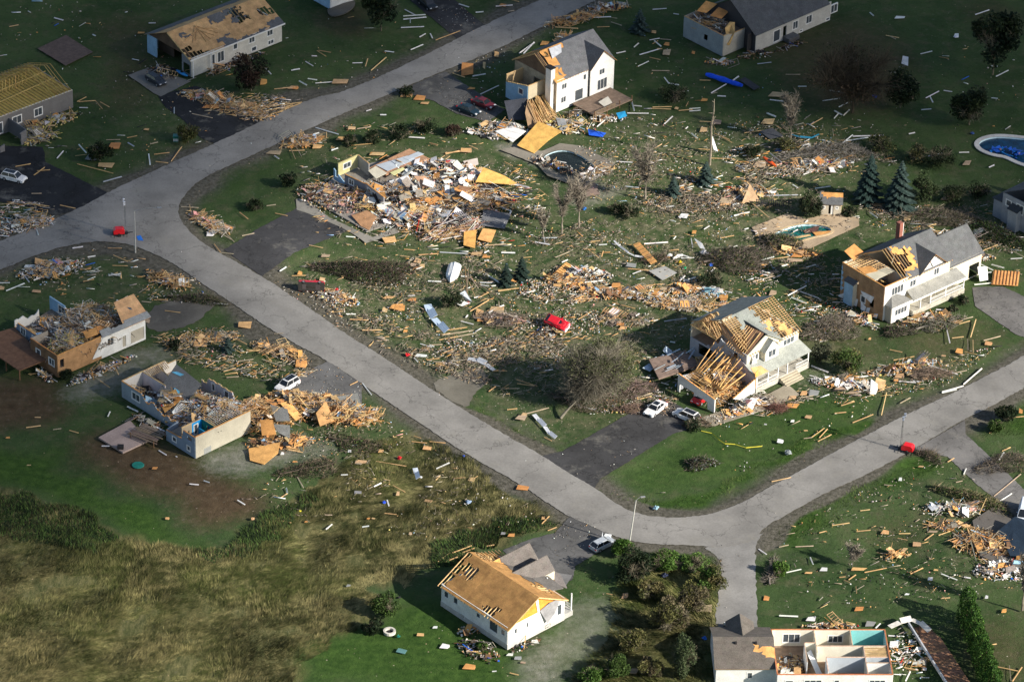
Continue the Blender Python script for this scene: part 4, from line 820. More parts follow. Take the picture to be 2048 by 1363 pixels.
# white two-storey house at the top centre
h = House('white_house', 'two storey white house with grey roof and broken left end, between two driveways', 'house', (1181, 137), 6.5, 43.5)
wall(h, (0, 0), (6, 0), 0, 6.5, [(2.2, 3.6, 4.3, 5.5, 'w'), (1.8, 4.3, 1.2, 3.4, 'w')], WHT); wall(h, (6, 0), (6, 12), 0, 6.5, [], WHT)
wall(h, (-8, .5), (0, .5), 0, 6.5, [(1.2, 2.5, 4.2, 5.4, 'w'), (1.1, 2.4, 1.4, 2.7, 'w'), (4.6, 6.7, .6, 2.9, 'd'), (6.6, 7.4, 4.3, 5.5, 'w')], WHT); wall(h, (-8, .5), (-8, 11.6), 0, 6.4, [(4, 6, 3.4, 5, 'h')], (.40, .32, .22), 'osb'); wall(h, (-8, 11.6), (6, 11.6), 0, 6.4, [], WHT)
q = gable(h, -8, 6, .5, 11.8, 6.5, 10.0, 'x', .35, osb=(hol([(-.1, .12, .35, 1.1)], 41), hol([(-.1, .2, .3, 1.1)], 4)), shg=(hol([(-.1, .17, -.1, 1.1), (.1, .42, .82, 1.1), (.1, .26, .6, 1.1)], 42, .06), hol([(-.1, .3, -.1, 1.1)], 3)), raft=(22, 12), shc=(.15, .155, .165))
slab(h, 'torn_underlay', [(-6.0, 3.9, 9.0), (-3.4, 4.2, 9.3), (-2.2, 5.7, 10), (-5.2, 5.7, 10.1)], .04, (.55, .57, .6), 'cloth'); slab(h, 'sheathing_sheet', [(-7.4, 3.0, 8.3), (-5.2, 2.6, 8.0), (-5.0, 4.2, 8.9), (-7.2, 4.8, 9.4)], .05, OSB, 'osb')
gable(h, 0, 6, -.1, 6.0, 6.5, 9.3, 'y', .35, osb=(None, None), shg=(None, None), shc=(.10, .105, .115)); gable_wall(h, 'x', -.02, 0, 6, 6.5, 9.15, WHT)
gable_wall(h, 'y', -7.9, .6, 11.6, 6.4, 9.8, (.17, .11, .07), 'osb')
boxpart(h, 'chimney', -9.0, -8.0, 1.0, 2.4, 0, 8.9, WHT, 'siding'); boxpart(h, 'chimney_top', -9.1, -7.9, .9, 2.5, 8.9, 9.1, BLK)
wall(h, (-12.2, 3.6), (-8, 3.6), 2.8, 5.6, [], (.50, .44, .32), 'wall', plate=LUM); wall(h, (-12.2, 3.6), (-12.2, 9.4), 1, 5.6, [(1.2, 2.4, 2.2, 3.4, 'w')], LBLUE, plate=LUM, top=lambda u: 5.6-.25*u); wall(h, (-12.2, 9.4), (-8, 9.4), 2.8, 5.6, [], (.46, .33, .18), 'wall', plate=LUM)
slab(h, 'room_floor', [(-12.1, 3.7, 3.0), (-8.1, 3.7, 3.0), (-8.1, 9.3, 3.0), (-12.1, 9.3, 3.0)], .2, (.3, .24, .18), 'wood')
slab(h, 'fallen_roof_slope', [(-12.5, 3.4, 3.4), (-16, 5.8, 3.0), (-17.2, 3.2, .6), (-14.4, 1.0, .5)], .15, (.05, .055, .07), 'shingle')
slab(h, 'fallen_gable', [(-12.6, 3.2, 3.3), (-15.4, .8, 2.4), (-16.2, -1.0, .3), (-14.0, -2.6, .2)], .12, (.3, .2, .12), 'osb')
rafters(h.e, (-15.6, -3.4, .3), (-9.0, -.6, .4), (-9.0, 3.2, 3.4), (-13.4, 2.6, 3.6), 22, bend=.5, name='fallen_rafter'); rafters(h.e, (-15.6, -3.4, .5), (-9.0, -.6, .6), (-9.0, 3.2, 3.0), (-13.4, 2.6, 3.2), 14, bend=.8, name='fallen_rafter')
boxpart(h, 'deck', -4.4, 5.2, -6.0, -.1, .6, .8, (.21, .15, .11), 'wood')
for x_ in (-4.3, -1.2, 2, 5.1): post(h, 'deck_post', (x_, -5.9, 0), (x_, -5.9, 1.6), .14, BRN)
mb = MB(); mb.beam((-4.3, -5.95, 1.5), (1.0, -5.95, 1.5), .08, .08, (.2, .15, .1))
for i in range(26): mb.beam((-4.2+i*.2, -5.95, .7), (-4.2+i*.2, -5.95, 1.5), .12, .03, (.2, .15, .1))
mb.build('deck_railing', 'wood', h.e); slab(h, 'tan_deck_panel', [(-1, -3.4, 1.3), (1.6, -3.2, 1.5), (1.2, -4.8, 1.0), (-.9, -4.9, .9)], .06, (.5, .48, .42)); 
heap(h.w(-12.5, -3.0), 3.4, 2.6, 43, 1.0, 90, 8, 60, 'yel', 'fallen roof lumber and insulation under the broken end of the white house')
heap((1010, 258), 4.6, 2.2, -15, .9, 50, 26, 160, 'white', 'white siding and furniture wreckage below the dark parked sedan')
heap((1140, 255), 4.5, 2.4, 0, .8, 50, 14, 170, 'mix', 'mixed wreckage at the foot of the white house behind its pool')
sheets([('sheathing_sheet', [(1034, 290, .4), (1077, 243, 1.6), (1124, 262, 1.0), (1097, 280, .5), (1068, 307, .3)], (.60, .36, .10), 'osb', 'very large yellow sheathing panel with holes lying beside the empty kidney pool', 'panel'),
    ('grey_sheet', [(1112, 235, 1.4), (1130, 238, 1.4), (1138, 262, .3), (1120, 262, .3)], (.25, .26, .27), 'shingle', 'grey roofing sheet leaning against the wreckage below the white house', 'roof piece'),
    ('white_wall_panel', [(990, 262, .5), (1022, 252, 1.0), (1052, 262, .8), (1025, 284, .4)], WHT, 'siding', 'large white wall panel lying face up left of the yellow sheathing panel', 'wall piece')])

# flattened house in the middle
h = House('flattened_house', 'flattened house reduced to floor panels and few standing grey walls, beside a driveway', 'house', (735, 470), 0, 45)
A = h.at
def pwall(name, p, q, z0, hh, col, ops=(), **k):
    a, b = A(*p, z0), A(*q, z0); wall(h, (a.x, a.y), (b.x, b.y), z0, z0+hh, ops, col, name=name, **k)
slab(h, 'foundation_slab', [A(618, 396, .2), A(735, 462, .2), A(850, 425, .2), A(980, 415, .2), A(990, 345, .2), A(830, 310, .2), A(690, 335, .2)], .2, (.27, .25, .22), 'concrete')
pwall('wall', (732, 392), (768, 420), .4, 2.6, (.36, .36, .38), [(.6, 1.6, .3, 2.1, 'w'), (2.0, 3.0, .3, 2.1, 'w')], plate=OSB); pwall('wall', (690, 372), (732, 392), .4, 2.4, (.2, .23, .28), [(1, 2.2, .9, 2, 'w')], plate=OSB)
pwall('wall', (676, 352), (716, 334), .4, 2.5, (.62, .58, .30), [(1.2, 3.0, .9, 2.0, 'w')], plate=YEL) if False else pwall('wall', (676, 352), (716, 334), .4, 2.5, (.62, .58, .30), [(1.2, 3.0, .9, 2.0, 'w')], plate=(.6, .55, .25))
pwall('wall', (716, 334), (738, 352), .4, 2.5, (.34, .34, .34), [], plate=LUM); pwall('wall', (668, 358), (690, 372), .4, 3.0, LBLUE, [(.5, 1.3, .8, 2, 'h')], top=lambda u: 2.6-.5*u)
slab(h, 'floor_deck', [A(737, 336, 1.3), A(819, 297, 1.3), A(860, 317, 1.2), A(772, 349, 1.1)], .25, (.42, .24, .14), 'osb'); slab(h, 'pale_floor_sheet', [A(752, 330, 1.38), A(815, 311, 1.38), A(832, 318, 1.34), A(775, 342, 1.3)], .05, (.45, .50, .55)); slab(h, 'pale_floor_sheet', [A(806, 316, 1.42), A(836, 303, 1.4), A(848, 308, 1.38), A(818, 320, 1.4)], .05, (.45, .50, .55))
slab(h, 'cream_panel', [A(736, 341, 1.5), A(752, 332, 1.6), A(774, 346, 1.4), A(752, 357, 1.2)], .08, (.62, .58, .46)); slab(h, 'yellow_edge_panel', [A(780, 345, 1.3), A(806, 334, 1.4), A(810, 338, 1.3), A(788, 351, 1.2)], .06, (.62, .6, .3))
heap(h.w(8, 1), 8, 3.2, 40, 1.2, 160, 36, 520, 'pink', 'rubble with pink insulation in the front half of the flattened house', z0=.3) if False else None
heap((682, 396), 7.4, 4.6, -20, 1.3, 150, 30, 620, 'pink', 'dark and pink insulation rubble filling the left end of the flattened house', z0=.3)
heap((790, 400), 9.5, 5.8, -5, 1.7, 380, 120, 800, 'mix', 'dense mixed rubble covering the centre of the flattened house', z0=.3, ps=1.5, bl=(1, 4.6))
heap((880, 345), 9, 4.2, -10, 1.3, 160, 80, 700, 'white', 'white plaster and appliance rubble along the back of the flattened house', z0=.3, ps=1.4)
heap((850, 440), 9, 3.4, 0, 1.1, 180, 50, 420, 'white', 'pale boards and plaster along the front edge of the flattened house', z0=.2, ps=1.5, bl=(1, 4.6))
heap((950, 400), 7.5, 4.8, 0, 1.2, 260, 50, 360, 'mix', 'boards and sheathing rubble at the right end of the flattened house', z0=.2, ps=1.5, bl=(1, 4.4))
heap((905, 462), 5.5, 3, 30, 1.7, 240, 6, 160, 'pink', 'fan of snapped roof rafters with pink insulation below the flattened house', name='lumber_heap', bl=(1.5, 4.5), dirn=.75)
rafters(h.e, A(880, 420, .6), A(925, 395, .6), A(958, 425, 1.8), A(915, 455, 1.8), 14, name='grey_joist', col=(.12, .11, .1), sz=(.06, .12))
W3 = (.60, .30, .09)
sheets([('wall_section', [(951, 362, .4), (967, 335, 2.6), (1010, 352, 1.6), (1034, 360, .8), (1020, 376, .3)], (.72, .42, .12), 'osb', 'bright orange sheathed wall section raised at the right end of the flattened house', 'wall piece'),
    ('roof_slope', [(967, 419, .5), (1022, 427, .3), (1009, 457, .2), (962, 450, .4)], (.15, .155, .165), 'shingle', 'grey shingled roof slope with white edge strip, right of the flattened house', 'roof piece'),
    ('sheathing_sheet', [(928, 462, .8), (953, 459, 1.0), (950, 496, .4), (927, 490, .4)], (.70, .38, .11), 'osb', 'upright orange sheathing panel above the overturned white boat', 'panel'),
    ('sheathing_sheet', [(966, 456, .6), (992, 460, .5), (982, 485, .3), (955, 478, .3)], (.68, .38, .14), 'osb', 'orange sheathing panel with grey shingle scrap below the grey roof slope', 'panel'),
    ('sheathing_sheet', [(764, 475, .3), (790, 472, .3), (793, 483, .2), (770, 485, .2)], (.62, .38, .17), 'osb', 'tan sheathing panel alone on the lawn below the concrete apron', 'panel'),
    ('sheathing_sheet', [(935, 372, .9), (968, 375, .9), (962, 390, .6), (932, 386, .6)], (.62, .34, .13), 'osb', 'flat tan panel under the bright orange wall section', 'panel'),
    ('wall_section', [(778, 362, 1.6), (816, 350, 1.9), (822, 361, 1.5), (786, 374, 1.1)], (.68, .70, .72), 'siding', 'white wall panel with two window holes lying on the flattened house', 'wall piece'),
    ('wall_section', [(828, 352, 1.8), (850, 352, 1.9), (872, 372, 1.2), (846, 375, 1.2)], (.60, .36, .22), 'osb', 'tan wall panel around a white window in the middle of the rubble', 'wall piece'),
    ('window_unit', [(848, 356, 2.1), (870, 364, 1.9), (866, 376, 1.5), (845, 368, 1.7)], WHT, 'wall', 'white window unit facing up in the middle of the rubble', 'window'),
    ('window_unit', [(862, 410, 1.2), (884, 418, 1.2), (878, 428, .9), (856, 418, .9)], WHT, 'wall', 'white window unit lying at the front of the rubble', 'window'),
    ('door', [(890, 370, 1.4), (899, 370, 1.4), (899, 391, .9), (889, 391, .9)], (.75, .76, .78), 'wall', 'white door lying on the rubble left of the orange wall section', 'door'),
    ('sofa_block', [(926, 322, 1.2), (955, 316, 1.2), (957, 328, .8), (935, 336, .8)], (.5, .44, .40), 'wall', 'beige block shaped piece at the back of the rubble', 'furniture'),
    ('wall_section', [(703, 430, .6), (735, 421, 1.4), (753, 432, 1.0), (738, 460, .3), (722, 452, .3)], (.45, .25, .13), 'osb', 'brown wall frame tipped over the edge of the concrete apron', 'wall piece')])
for (a_, b_, c_) in (((852, 364), (860, 370), 0), ((868, 413), (877, 420), 0)): pass
for px, lb in (((857, 366), 'dark glass pane in the white window unit in the rubble middle'), ((870, 419), 'dark glass pane in the white window unit at the rubble front')): pass

# top right long house
h = House('long_grey_house', 'long grey roofed house at the top right with torn off left wing roof', 'house', (1447, 72), 4.3, 43.5)
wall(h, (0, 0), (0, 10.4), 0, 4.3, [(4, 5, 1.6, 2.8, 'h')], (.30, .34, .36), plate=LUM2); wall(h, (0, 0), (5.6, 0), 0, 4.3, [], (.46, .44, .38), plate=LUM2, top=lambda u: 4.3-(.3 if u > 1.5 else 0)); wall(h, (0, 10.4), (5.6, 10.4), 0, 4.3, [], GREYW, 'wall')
slab(h, 'attic_floor', [(.1, .1, 3.6), (5.6, .1, 3.6), (5.6, 10.3, 3.6), (.1, 10.3, 3.6)], .15, (.17, .13, .1), 'wood')
heap(h.w(2.8, 6), 2.4, 4.2, 43.5, .7, 90, 10, 120, 'grey', 'attic wreckage in the open left wing of the long grey house', z0=3.6)
slab(h, 'sheathing_sheet', [(1.4, 8.6, 5.6), (4.6, 9.4, 6.4), (5.6, 7.4, 6.2), (2.6, 7.2, 5.4)], .06, OSB, 'osb'); slab(h, 'sheathing_sheet', [(2.6, 6.2, 5.2), (5.2, 6.6, 6.0), (5.9, 4.6, 5.6), (3.6, 4.2, 5)], .06, OSB2, 'osb')
slab(h, 'sheathing_sheet', [(1.8, 1.4, 4.8), (3.8, 2.2, 5.1), (4.6, 1.6, 5.0), (2.6, -.4, 4.4), (1.4, -.4, 2.0), (.9, -.3, 2.2)], .06, (.62, .40, .16), 'osb')
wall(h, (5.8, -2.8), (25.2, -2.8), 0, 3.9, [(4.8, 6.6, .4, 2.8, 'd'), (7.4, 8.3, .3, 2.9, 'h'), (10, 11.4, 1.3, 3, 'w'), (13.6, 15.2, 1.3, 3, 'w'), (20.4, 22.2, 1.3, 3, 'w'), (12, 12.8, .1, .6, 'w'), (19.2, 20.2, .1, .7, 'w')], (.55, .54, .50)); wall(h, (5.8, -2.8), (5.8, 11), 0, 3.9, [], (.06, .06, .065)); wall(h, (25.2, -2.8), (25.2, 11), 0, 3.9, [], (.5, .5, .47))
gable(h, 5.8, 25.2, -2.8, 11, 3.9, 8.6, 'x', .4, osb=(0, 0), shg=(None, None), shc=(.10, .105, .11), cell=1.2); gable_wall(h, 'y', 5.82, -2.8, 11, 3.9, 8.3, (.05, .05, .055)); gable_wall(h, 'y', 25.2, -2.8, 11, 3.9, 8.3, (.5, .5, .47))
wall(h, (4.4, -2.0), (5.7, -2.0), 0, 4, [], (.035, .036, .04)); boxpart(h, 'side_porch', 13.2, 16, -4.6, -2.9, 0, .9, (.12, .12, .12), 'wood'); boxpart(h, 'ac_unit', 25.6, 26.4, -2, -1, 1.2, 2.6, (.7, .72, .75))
heap(h.w(4.8, -3.6), 3.2, 1.2, 20, .6, 20, 4, 70, 'dark', 'dark rubbish and bicycles along the foot of the long grey house'); heap(h.w(13, -5.4), 4.0, .8, 42, .5, 20, 2, 50, 'dark', 'dark chairs and bins by the back steps of the long grey house')

# white bungalow, top left
h = House('top_bungalow', 'white bungalow at the top left with mostly bare tan roof deck', 'house', (382, 117), 3.9, 43.8)
wall(h, (0, 0), (21.8, 0), 0, 3.9, [(1.0, 3.6, .9, 2.8, 'h') if False else (4.6, 5.6, .8, 3.0, 'w'), (6.2, 7.8, .8, 3.0, 'w'), (10, 11, 2.2, 3.4, 'w'), (13.8, 15.2, 2.2, 3.4, 'w'), (18.2, 19.6, 2.2, 3.4, 'w'), (18.4, 19.8, .3, 1.2, 'w'), (14.4, 15.6, .3, 1.2, 'w')], (.62, .60, .54)); wall(h, (0, 10), (0, 12.8), 0, 3.9, [], LBLUE); wall(h, (21.8, 0), (21.8, 12.8), 0, 3.9, [], WHT); wall(h, (0, 12.8), (21.8, 12.8), 0, 3.9, [], LBLUE)
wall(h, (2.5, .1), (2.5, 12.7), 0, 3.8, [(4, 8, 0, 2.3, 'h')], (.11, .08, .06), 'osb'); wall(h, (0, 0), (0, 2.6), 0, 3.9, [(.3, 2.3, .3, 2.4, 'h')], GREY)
gable(h, 0, 21.8, 0, 12.8, 3.9, 6.9, 'x', .45, osb=(hol([(.02, .22, -.1, .16), (.64, .76, .50, .76), (.60, .73, .82, .99), (.88, .99, .42, .70), (-.01, .07, .1, .40)], 51, .04), None), shg=(reg([(.86, 1.1, -.1, .22), (.40, .84, -.1, .10), (.36, .46, -.1, .3), (.42, .6, .75, 1.1), (.58, .7, .58, .7), (.1, .14, .7, .85)], 52, .05), reg([(-.1, 1.1, -.1, .5)], 3)), raft=(30, 0), osc=(.52, .32, .15), cell=.45)
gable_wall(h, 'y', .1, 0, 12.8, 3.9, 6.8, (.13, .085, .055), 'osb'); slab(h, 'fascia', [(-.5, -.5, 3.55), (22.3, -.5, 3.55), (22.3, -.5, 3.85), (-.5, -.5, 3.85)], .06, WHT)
mb = MB()
for a_, b_ in (((5.5, 5.6), (5.2, 1.8)), ((5.5, 5.6), (2.6, 2.6)), ((5.5, 5.6), (8.6, 2.6)), ((5.4, 4.8), (3.6, 3)), ((5.6, 4.4), (7.6, 2.4)), ((5.5, 5), (6.4, 2.0)), ((5.2, 4.6), (1.6, 3.6)), ((5.8, 5), (9, 3.4))):
    f_ = lambda p: (p[0], p[1], 3.9+3*p[1]/6.4+.12)
    mb.beam(f_(a_), f_(b_), .1, .07, LUM2)
mb.build('loose_hip_rafters', 'wood', h.e)
for x_ in (0, 4.4): post(h, 'porch_post', (x_, -.6, 0), (x_, -.6, 3.6), .16, WHT)
heap(h.w(-3.0, 4.6), 2.4, 3, 43, .8, 30, 6, 80, 'dark', 'garage contents spilled at the open end of the top left bungalow')

# grey bungalow with bare trusses at the left edge
h = House('grey_bungalow', 'grey bungalow at the left edge with roof stripped to yellowish trusses', 'house', (0, 234), 3.6, 42.3)
wall(h, (-6, 0), (16, 0), 0, 3.6, [(8.6, 10.6, 1.0, 2.6, 'w'), (13.4, 15.2, 1.0, 2.6, 'w'), (5.2, 6.4, .3, 2.5, 'd'), (1.6, 3.4, .8, 2.4, 'w')], (.17, .165, .165), plate=(.6, .58, .5)); wall(h, (16, 0), (16, 13), 0, 3.6, [], (.2, .2, .2)); wall(h, (-6, 13), (16, 13), 0, 3.6, [], GREY)
slab(h, 'ceiling_insulation', [(-6, .2, 3.7), (15.8, .2, 3.7), (15.8, 12.8, 3.7), (-6, 12.8, 3.7)], .12, (.50, .36, .09), 'cloth')
for i in range(30):
    x_ = -5.6+i*.73; 
    mb = MB(); c_ = jit((.46, .33, .12), .25); rz_ = 6.4+random.uniform(-.3, .2); ln = random.uniform(-.12, .12)+(.5 if i > 26 else 0)
    mb.beam((x_, -.3, 3.8), (x_, 13.3, 3.8), .07, .12, c_)
    if i < 7 or i > 22 or random.random() < .75: mb.beam((x_, 13.3, 3.8), (x_+ln, 6.6, rz_), .08, .12, c_)
    if i > 22 or i < 3: mb.beam((x_, -.3, 3.8), (x_+ln, 6.6, rz_), .08, .12, c_)
    else: mb.beam((x_, 6.6, 3.8), (x_+ln, 6.6, rz_), .06, .1, c_)
    mb.beam((x_, 9.6, 3.8), (x_+ln*.5, 9.2, 5.4), .06, .08, c_); mb.build('roof_truss', 'wood', h.e)
for y_ in (3, 6.5, 9.5): post(h, 'loose_brace', (-4, y_, 4.2), (15, y_+random.uniform(-1, 1), 5.0), .11, (.5, .36, .13))
wall(h, (1.8, -5.4), (1.8, 0), 0, 2.8, [], (.15, .15, .16)); wall(h, (-4, -5.4), (1.8, -5.4), 0, 2.8, [(1, 4.6, 0, 2.3, 'h')], (.15, .15, .16), top=lambda u: 1.2+.28*u)
heap(h.w(9, -2.4), 6.5, 1.5, 42, .8, 60, 16, 300, 'yel', 'yellow insulation and boards along the front of the grey bungalow'); heap(h.w(4.6, -5.6), 3.4, 1.6, 42, .7, 90, 6, 80, 'yel', 'boards and torn insulation beside the black driveway at the left edge', bl=(1.5, 3.6))

# grey house at the right edge
h = House('edge_house', 'grey two storey house cut by the right edge of the photo, in shade', 'house', (2094, 428), 5.8, 43.5)
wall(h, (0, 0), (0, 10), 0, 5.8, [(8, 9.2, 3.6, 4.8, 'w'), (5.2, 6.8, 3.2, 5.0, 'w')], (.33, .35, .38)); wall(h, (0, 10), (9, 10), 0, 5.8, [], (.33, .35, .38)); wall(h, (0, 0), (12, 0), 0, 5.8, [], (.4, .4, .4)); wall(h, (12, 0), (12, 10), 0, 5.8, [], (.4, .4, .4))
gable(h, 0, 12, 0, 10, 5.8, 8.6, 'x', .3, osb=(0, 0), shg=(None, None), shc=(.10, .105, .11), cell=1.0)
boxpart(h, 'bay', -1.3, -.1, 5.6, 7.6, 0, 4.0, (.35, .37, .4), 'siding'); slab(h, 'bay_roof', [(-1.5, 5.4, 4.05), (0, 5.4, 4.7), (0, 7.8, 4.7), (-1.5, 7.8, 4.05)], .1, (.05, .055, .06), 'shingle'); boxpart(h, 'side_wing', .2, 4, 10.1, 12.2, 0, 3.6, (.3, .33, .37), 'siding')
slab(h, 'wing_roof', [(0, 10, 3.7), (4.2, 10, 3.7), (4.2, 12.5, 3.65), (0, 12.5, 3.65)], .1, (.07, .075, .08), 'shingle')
# corner of a house at the top
h = House('top_edge_house', 'white and pale blue corner of a house cut by the top edge of the photo', 'house', (660, 9), 1.0, 43)
wall(h, (0, 0), (7, 0), 0, 4, [], WHT); wall(h, (0, 0), (0, 9), 0, 4, [], (.35, .55, .75)); wall(h, (7, 0), (7, 9), 0, 4, [], WHT); wall(h, (0, 9), (7, 9), 0, 4, [], WHT); gable(h, 0, 7, 0, 9, 4, 6.4, 'y', .4, osb=(0, 0), shg=(None, None), cell=1.)
sl_ = MB(); sl_.plate([Vector((*P(x, y, 0).xy, .25)) for x, y in smooth_poly([(652, 18), (690, 8), (712, 2), (708, 18), (685, 32), (660, 36)])], .2, (.13, .12, .1)); o = sl_.build('flower_bed', 'concrete', label='curved edged flower bed round the house corner at the top edge', cat='flower bed'); origin_to(o, P(680, 20, 0))

# opened bungalow, bottom right
h = House('opened_bungalow', 'roofless white bungalow with cream and turquoise rooms open to the sky, bottom right', 'house', (1555, 1348), 3.4, 2.6)
CR_ = (.70, .67, .56); PO = (.52, .20, .09); IW = (.66, .68, .68)
wall(h, (0, 0), (17, 0), 0, 3.4, [(1.2, 2.4, 1.0, 2.4, 'w'), (4, 6.6, .9, 2.5, 'w'), (8.4, 9.2, .9, 2.5, 'w'), (13.6, 16, .9, 2.5, 'w')], WHT, plate=PO); wall(h, (0, 0), (0, 11.2), 0, 3.4, [], WHT, plate=PO)
wall(h, (0, 11.2), (17, 11.2), 0, 3.4, [(1.8, 4.4, 1.1, 2.7, 'w'), (8.6, 10.8, 1.1, 2.4, 'w')], CR_, 'wall', plate=PO); wall(h, (17, 0), (17, 11.2), 0, 3.4, [], WHT, plate=PO)
slab(h, 'floor', [(.1, .1, .5), (16.9, .1, .5), (16.9, 11.1, .5), (.1, 11.1, .5)], .3, (.24, .17, .12), 'wood')
for a_, b_, c_ in (((6.4, 5.6), (6.4, 11.1), CR_), ((4.7, 3.2), (4.7, 8.0), IW), ((11.8, 7.2), (11.8, 11.1), CR_), ((6.4, 7.2), (16.9, 7.2), CR_), ((7.6, 4.4), (16.9, 4.4), (.42, .47, .52)), ((13.4, .1), (13.4, 7.2), CR_), ((7.6, 1.0), (7.6, 4.4), IW), ((13.4, 3.0), (16.9, 3.0), IW), ((4.8, 8.0), (6.4, 8.0), CR_)):
    wall(h, a_, b_, .5, 3.3, [], c_, 'wall', t=.12, plate=(.62, .45, .32))
slab(h, 'turquoise_wall', [(12, 11.05, .6), (16.9, 11.05, .6), (16.9, 11.05, 3.35), (12, 11.05, 3.35)], .05, (.22, .52, .52), 'wall'); slab(h, 'turquoise_wall', [(11.93, 7.4, .6), (11.93, 11, .6), (11.93, 11, 3.35), (11.93, 7.4, 3.35)], .05, (.2, .5, .5), 'wall')
slab(h, 'garden_mirror', [(6.6, 7.9, 1.2), (6.6, 9.2, 1.2), (6.6, 9.2, 2.8), (6.6, 7.9, 2.8)], .05, (.6, .6, .58)) if False else None
for i in range(8): post(h, 'ceiling_joist', (13.5, 4.7+i*.3, 3.3), (16.9, 4.7+i*.3, 3.3), .09, jit(LUM))
heap(h.w(2.6, 5), 2.2, 3.6, 0, .9, 26, 16, 150, 'mix', 'ceiling boards and belongings strewn in the big left room of the opened bungalow', z0=.6); heap(h.w(10, 2), 2.6, 1.4, 0, .5, 10, 6, 60, 'mix', 'belongings on the floor of the blue grey room of the opened bungalow', z0=.6)
slab(h, 'fallen_ceiling_board', [(5.0, 6.6, 2.6), (5.6, 7, 2.8), (7.2, 3.2, .8), (6.4, 2.8, .7)], .06, WHT)
wall(h, (-8.8, 2.5), (0, 2.5), 0, 3.0, [(4.6, 5.4, .9, 2.0, 'w')], WHT, name='garage_wall'); wall(h, (-8.8, 2.5), (-8.8, 12), 0, 3.0, [], WHT, name='garage_wall'); wall(h, (-8.8, 12), (0, 12), 0, 3, [], WHT, name='garage_wall')
gable(h, -8.8, -.35, 2.3, 12.2, 3.0, 4.9, 'x', .3, osb=(None, 0), shg=(hol([(.80, 1.1, .45, .58), (.66, 1.1, .58, .7), (.9, 1.1, .3, .5)], 61, .03), None), shc=(.13, .115, .10), osc=(.75, .40, .14)); gable(h, -6.4, -2.8, 7.2, 13.2, 3.4, 4.7, 'y', .3, osb=(0, 0), shg=(None, None), shc=(.13, .115, .10)); gable_wall(h, 'y', -8.75, 2.4, 12.1, 3, 4.7, WHT)
for x_ in (-2.9, -5.9): boxpart(h, 'roof_vent', x_, x_+.3, 6.0, 6.3, 4.4, 4.85, BLK)
e_ = House('boardwalk', 'long narrow brown deck beside the tall dark green hedge', 'deck', (1893, 1330), 0, -72)
for i in range(44):
    mb = MB(); mb.obox((-10+i*.36, 0, .35), (.16, 0, 0), (0, 1.6-max(0, (10-i))*.12, 0), (0, 0, .03), jit((.30, .16, .09), .18)); mb.build('plank', 'wood', e_.e)
mb = MB(); mb.beam((-10.6, -1.9, .7), (6, -2.1, .7), .22, .5, (.45, .47, .5)); mb.beam((-10, 0, .2), (6, 0, .2), 2.4, .12, BRN); mb.build('side_rail', 'wood', e_.e)

# garden shed
h = House('garden_shed', 'small beige garden shed with grey and orange patched roof by the kidney pool', 'shed', (1641, 428), 0, -2)
wall(h, (0, 0), (3.5, 0), 0, 2.3, [(1.35, 2.2, .1, 2.0, 'h'), (.3, .7, 1.2, 1.7, 'w'), (2.6, 3.0, 1.2, 1.7, 'w')], (.55, .50, .40)); wall(h, (3.5, 0), (3.5, 3.4), 0, 2.3, [], (.62, .55, .34)); wall(h, (0, 0), (0, 3.4), 0, 2.3, [], (.5, .46, .38)); wall(h, (0, 3.4), (3.5, 3.4), 0, 2.3, [], (.5, .46, .38))
gable(h, 0, 3.5, 0, 3.4, 2.3, 3.5, 'x', .3, osb=(None, None), shg=(hol([(.1, 1.1, .6, 1.1)], 2), reg([(-.1, 1.1, .1, .6)], 3)), cell=.3); gable_wall(h, 'y', 3.5, 0, 3.4, 2.3, 3.4, (.62, .55, .34))
boxpart(h, 'door', 1.75, 2.15, -.02, .06, .1, 2.0, WHT)

# ------------------------------------------------------------ swimming pools
def pool(px, label, wcol, wz, floorc, cop, copw=.35, depth=1.4, liner=(.55, .75, .85)):
    o_ = P(sum(x for x, y in px)/len(px), sum(y for x, y in px)/len(px)); e = empty('swimming_pool', (o_.x, o_.y, 0), 0, label=label, cat='pool')
    pts = [P(x, y).to_2d()-o_.to_2d() for x, y in smooth_poly(px)]; n = len(pts)
    if sum(pts[i].x*pts[(i+1) % n].y-pts[(i+1) % n].x*pts[i].y for i in range(n)) < 0: pts.reverse()
    nr = []
    for i in range(n):
        d = (pts[(i+1) % n]-pts[i-1]); d.normalize(); nr.append(Vector((d.y, -d.x)))
    mb = MB(); rings = [[(*(p+m*w_), z) for p, m in zip(pts, nr)] for w_, z in ((0, .02), (0, .14), (copw, .14), (copw, 0))]
    mb.loft(rings, cop, cap=False); mb.build('coping', 'concrete', e)
    mb = MB(); mb.loft([[(*p, z) for p in pts] for z in (-depth, .1)], liner, cap=False); mb.add([(*p, -depth) for p in pts], [tuple(range(n))], floorc); mb.build('basin', 'wall', e)
    mb = MB(); mb.add([(*p, wz) for p in pts], [tuple(range(n))], wcol); mb.build('water', 'water', e); return e
pool(POOLS['a'], 'murky dark kidney shaped pool in the yard behind the white house', (.012, .018, .016), -.12, (.03, .035, .035), (.14, .14, .125), .15)
pool(POOLS['b'], 'green teal kidney pool with boards in it, beside the garden shed', (.006, .11, .10), -.3, (.01, .15, .14), (.52, .40, .24), .45)
pool(POOLS['c'], 'deep blue pool with white border at the right edge of the photo', (.005, .045, .10), -.25, (.01, .1, .2), (.62, .60, .56), .9)
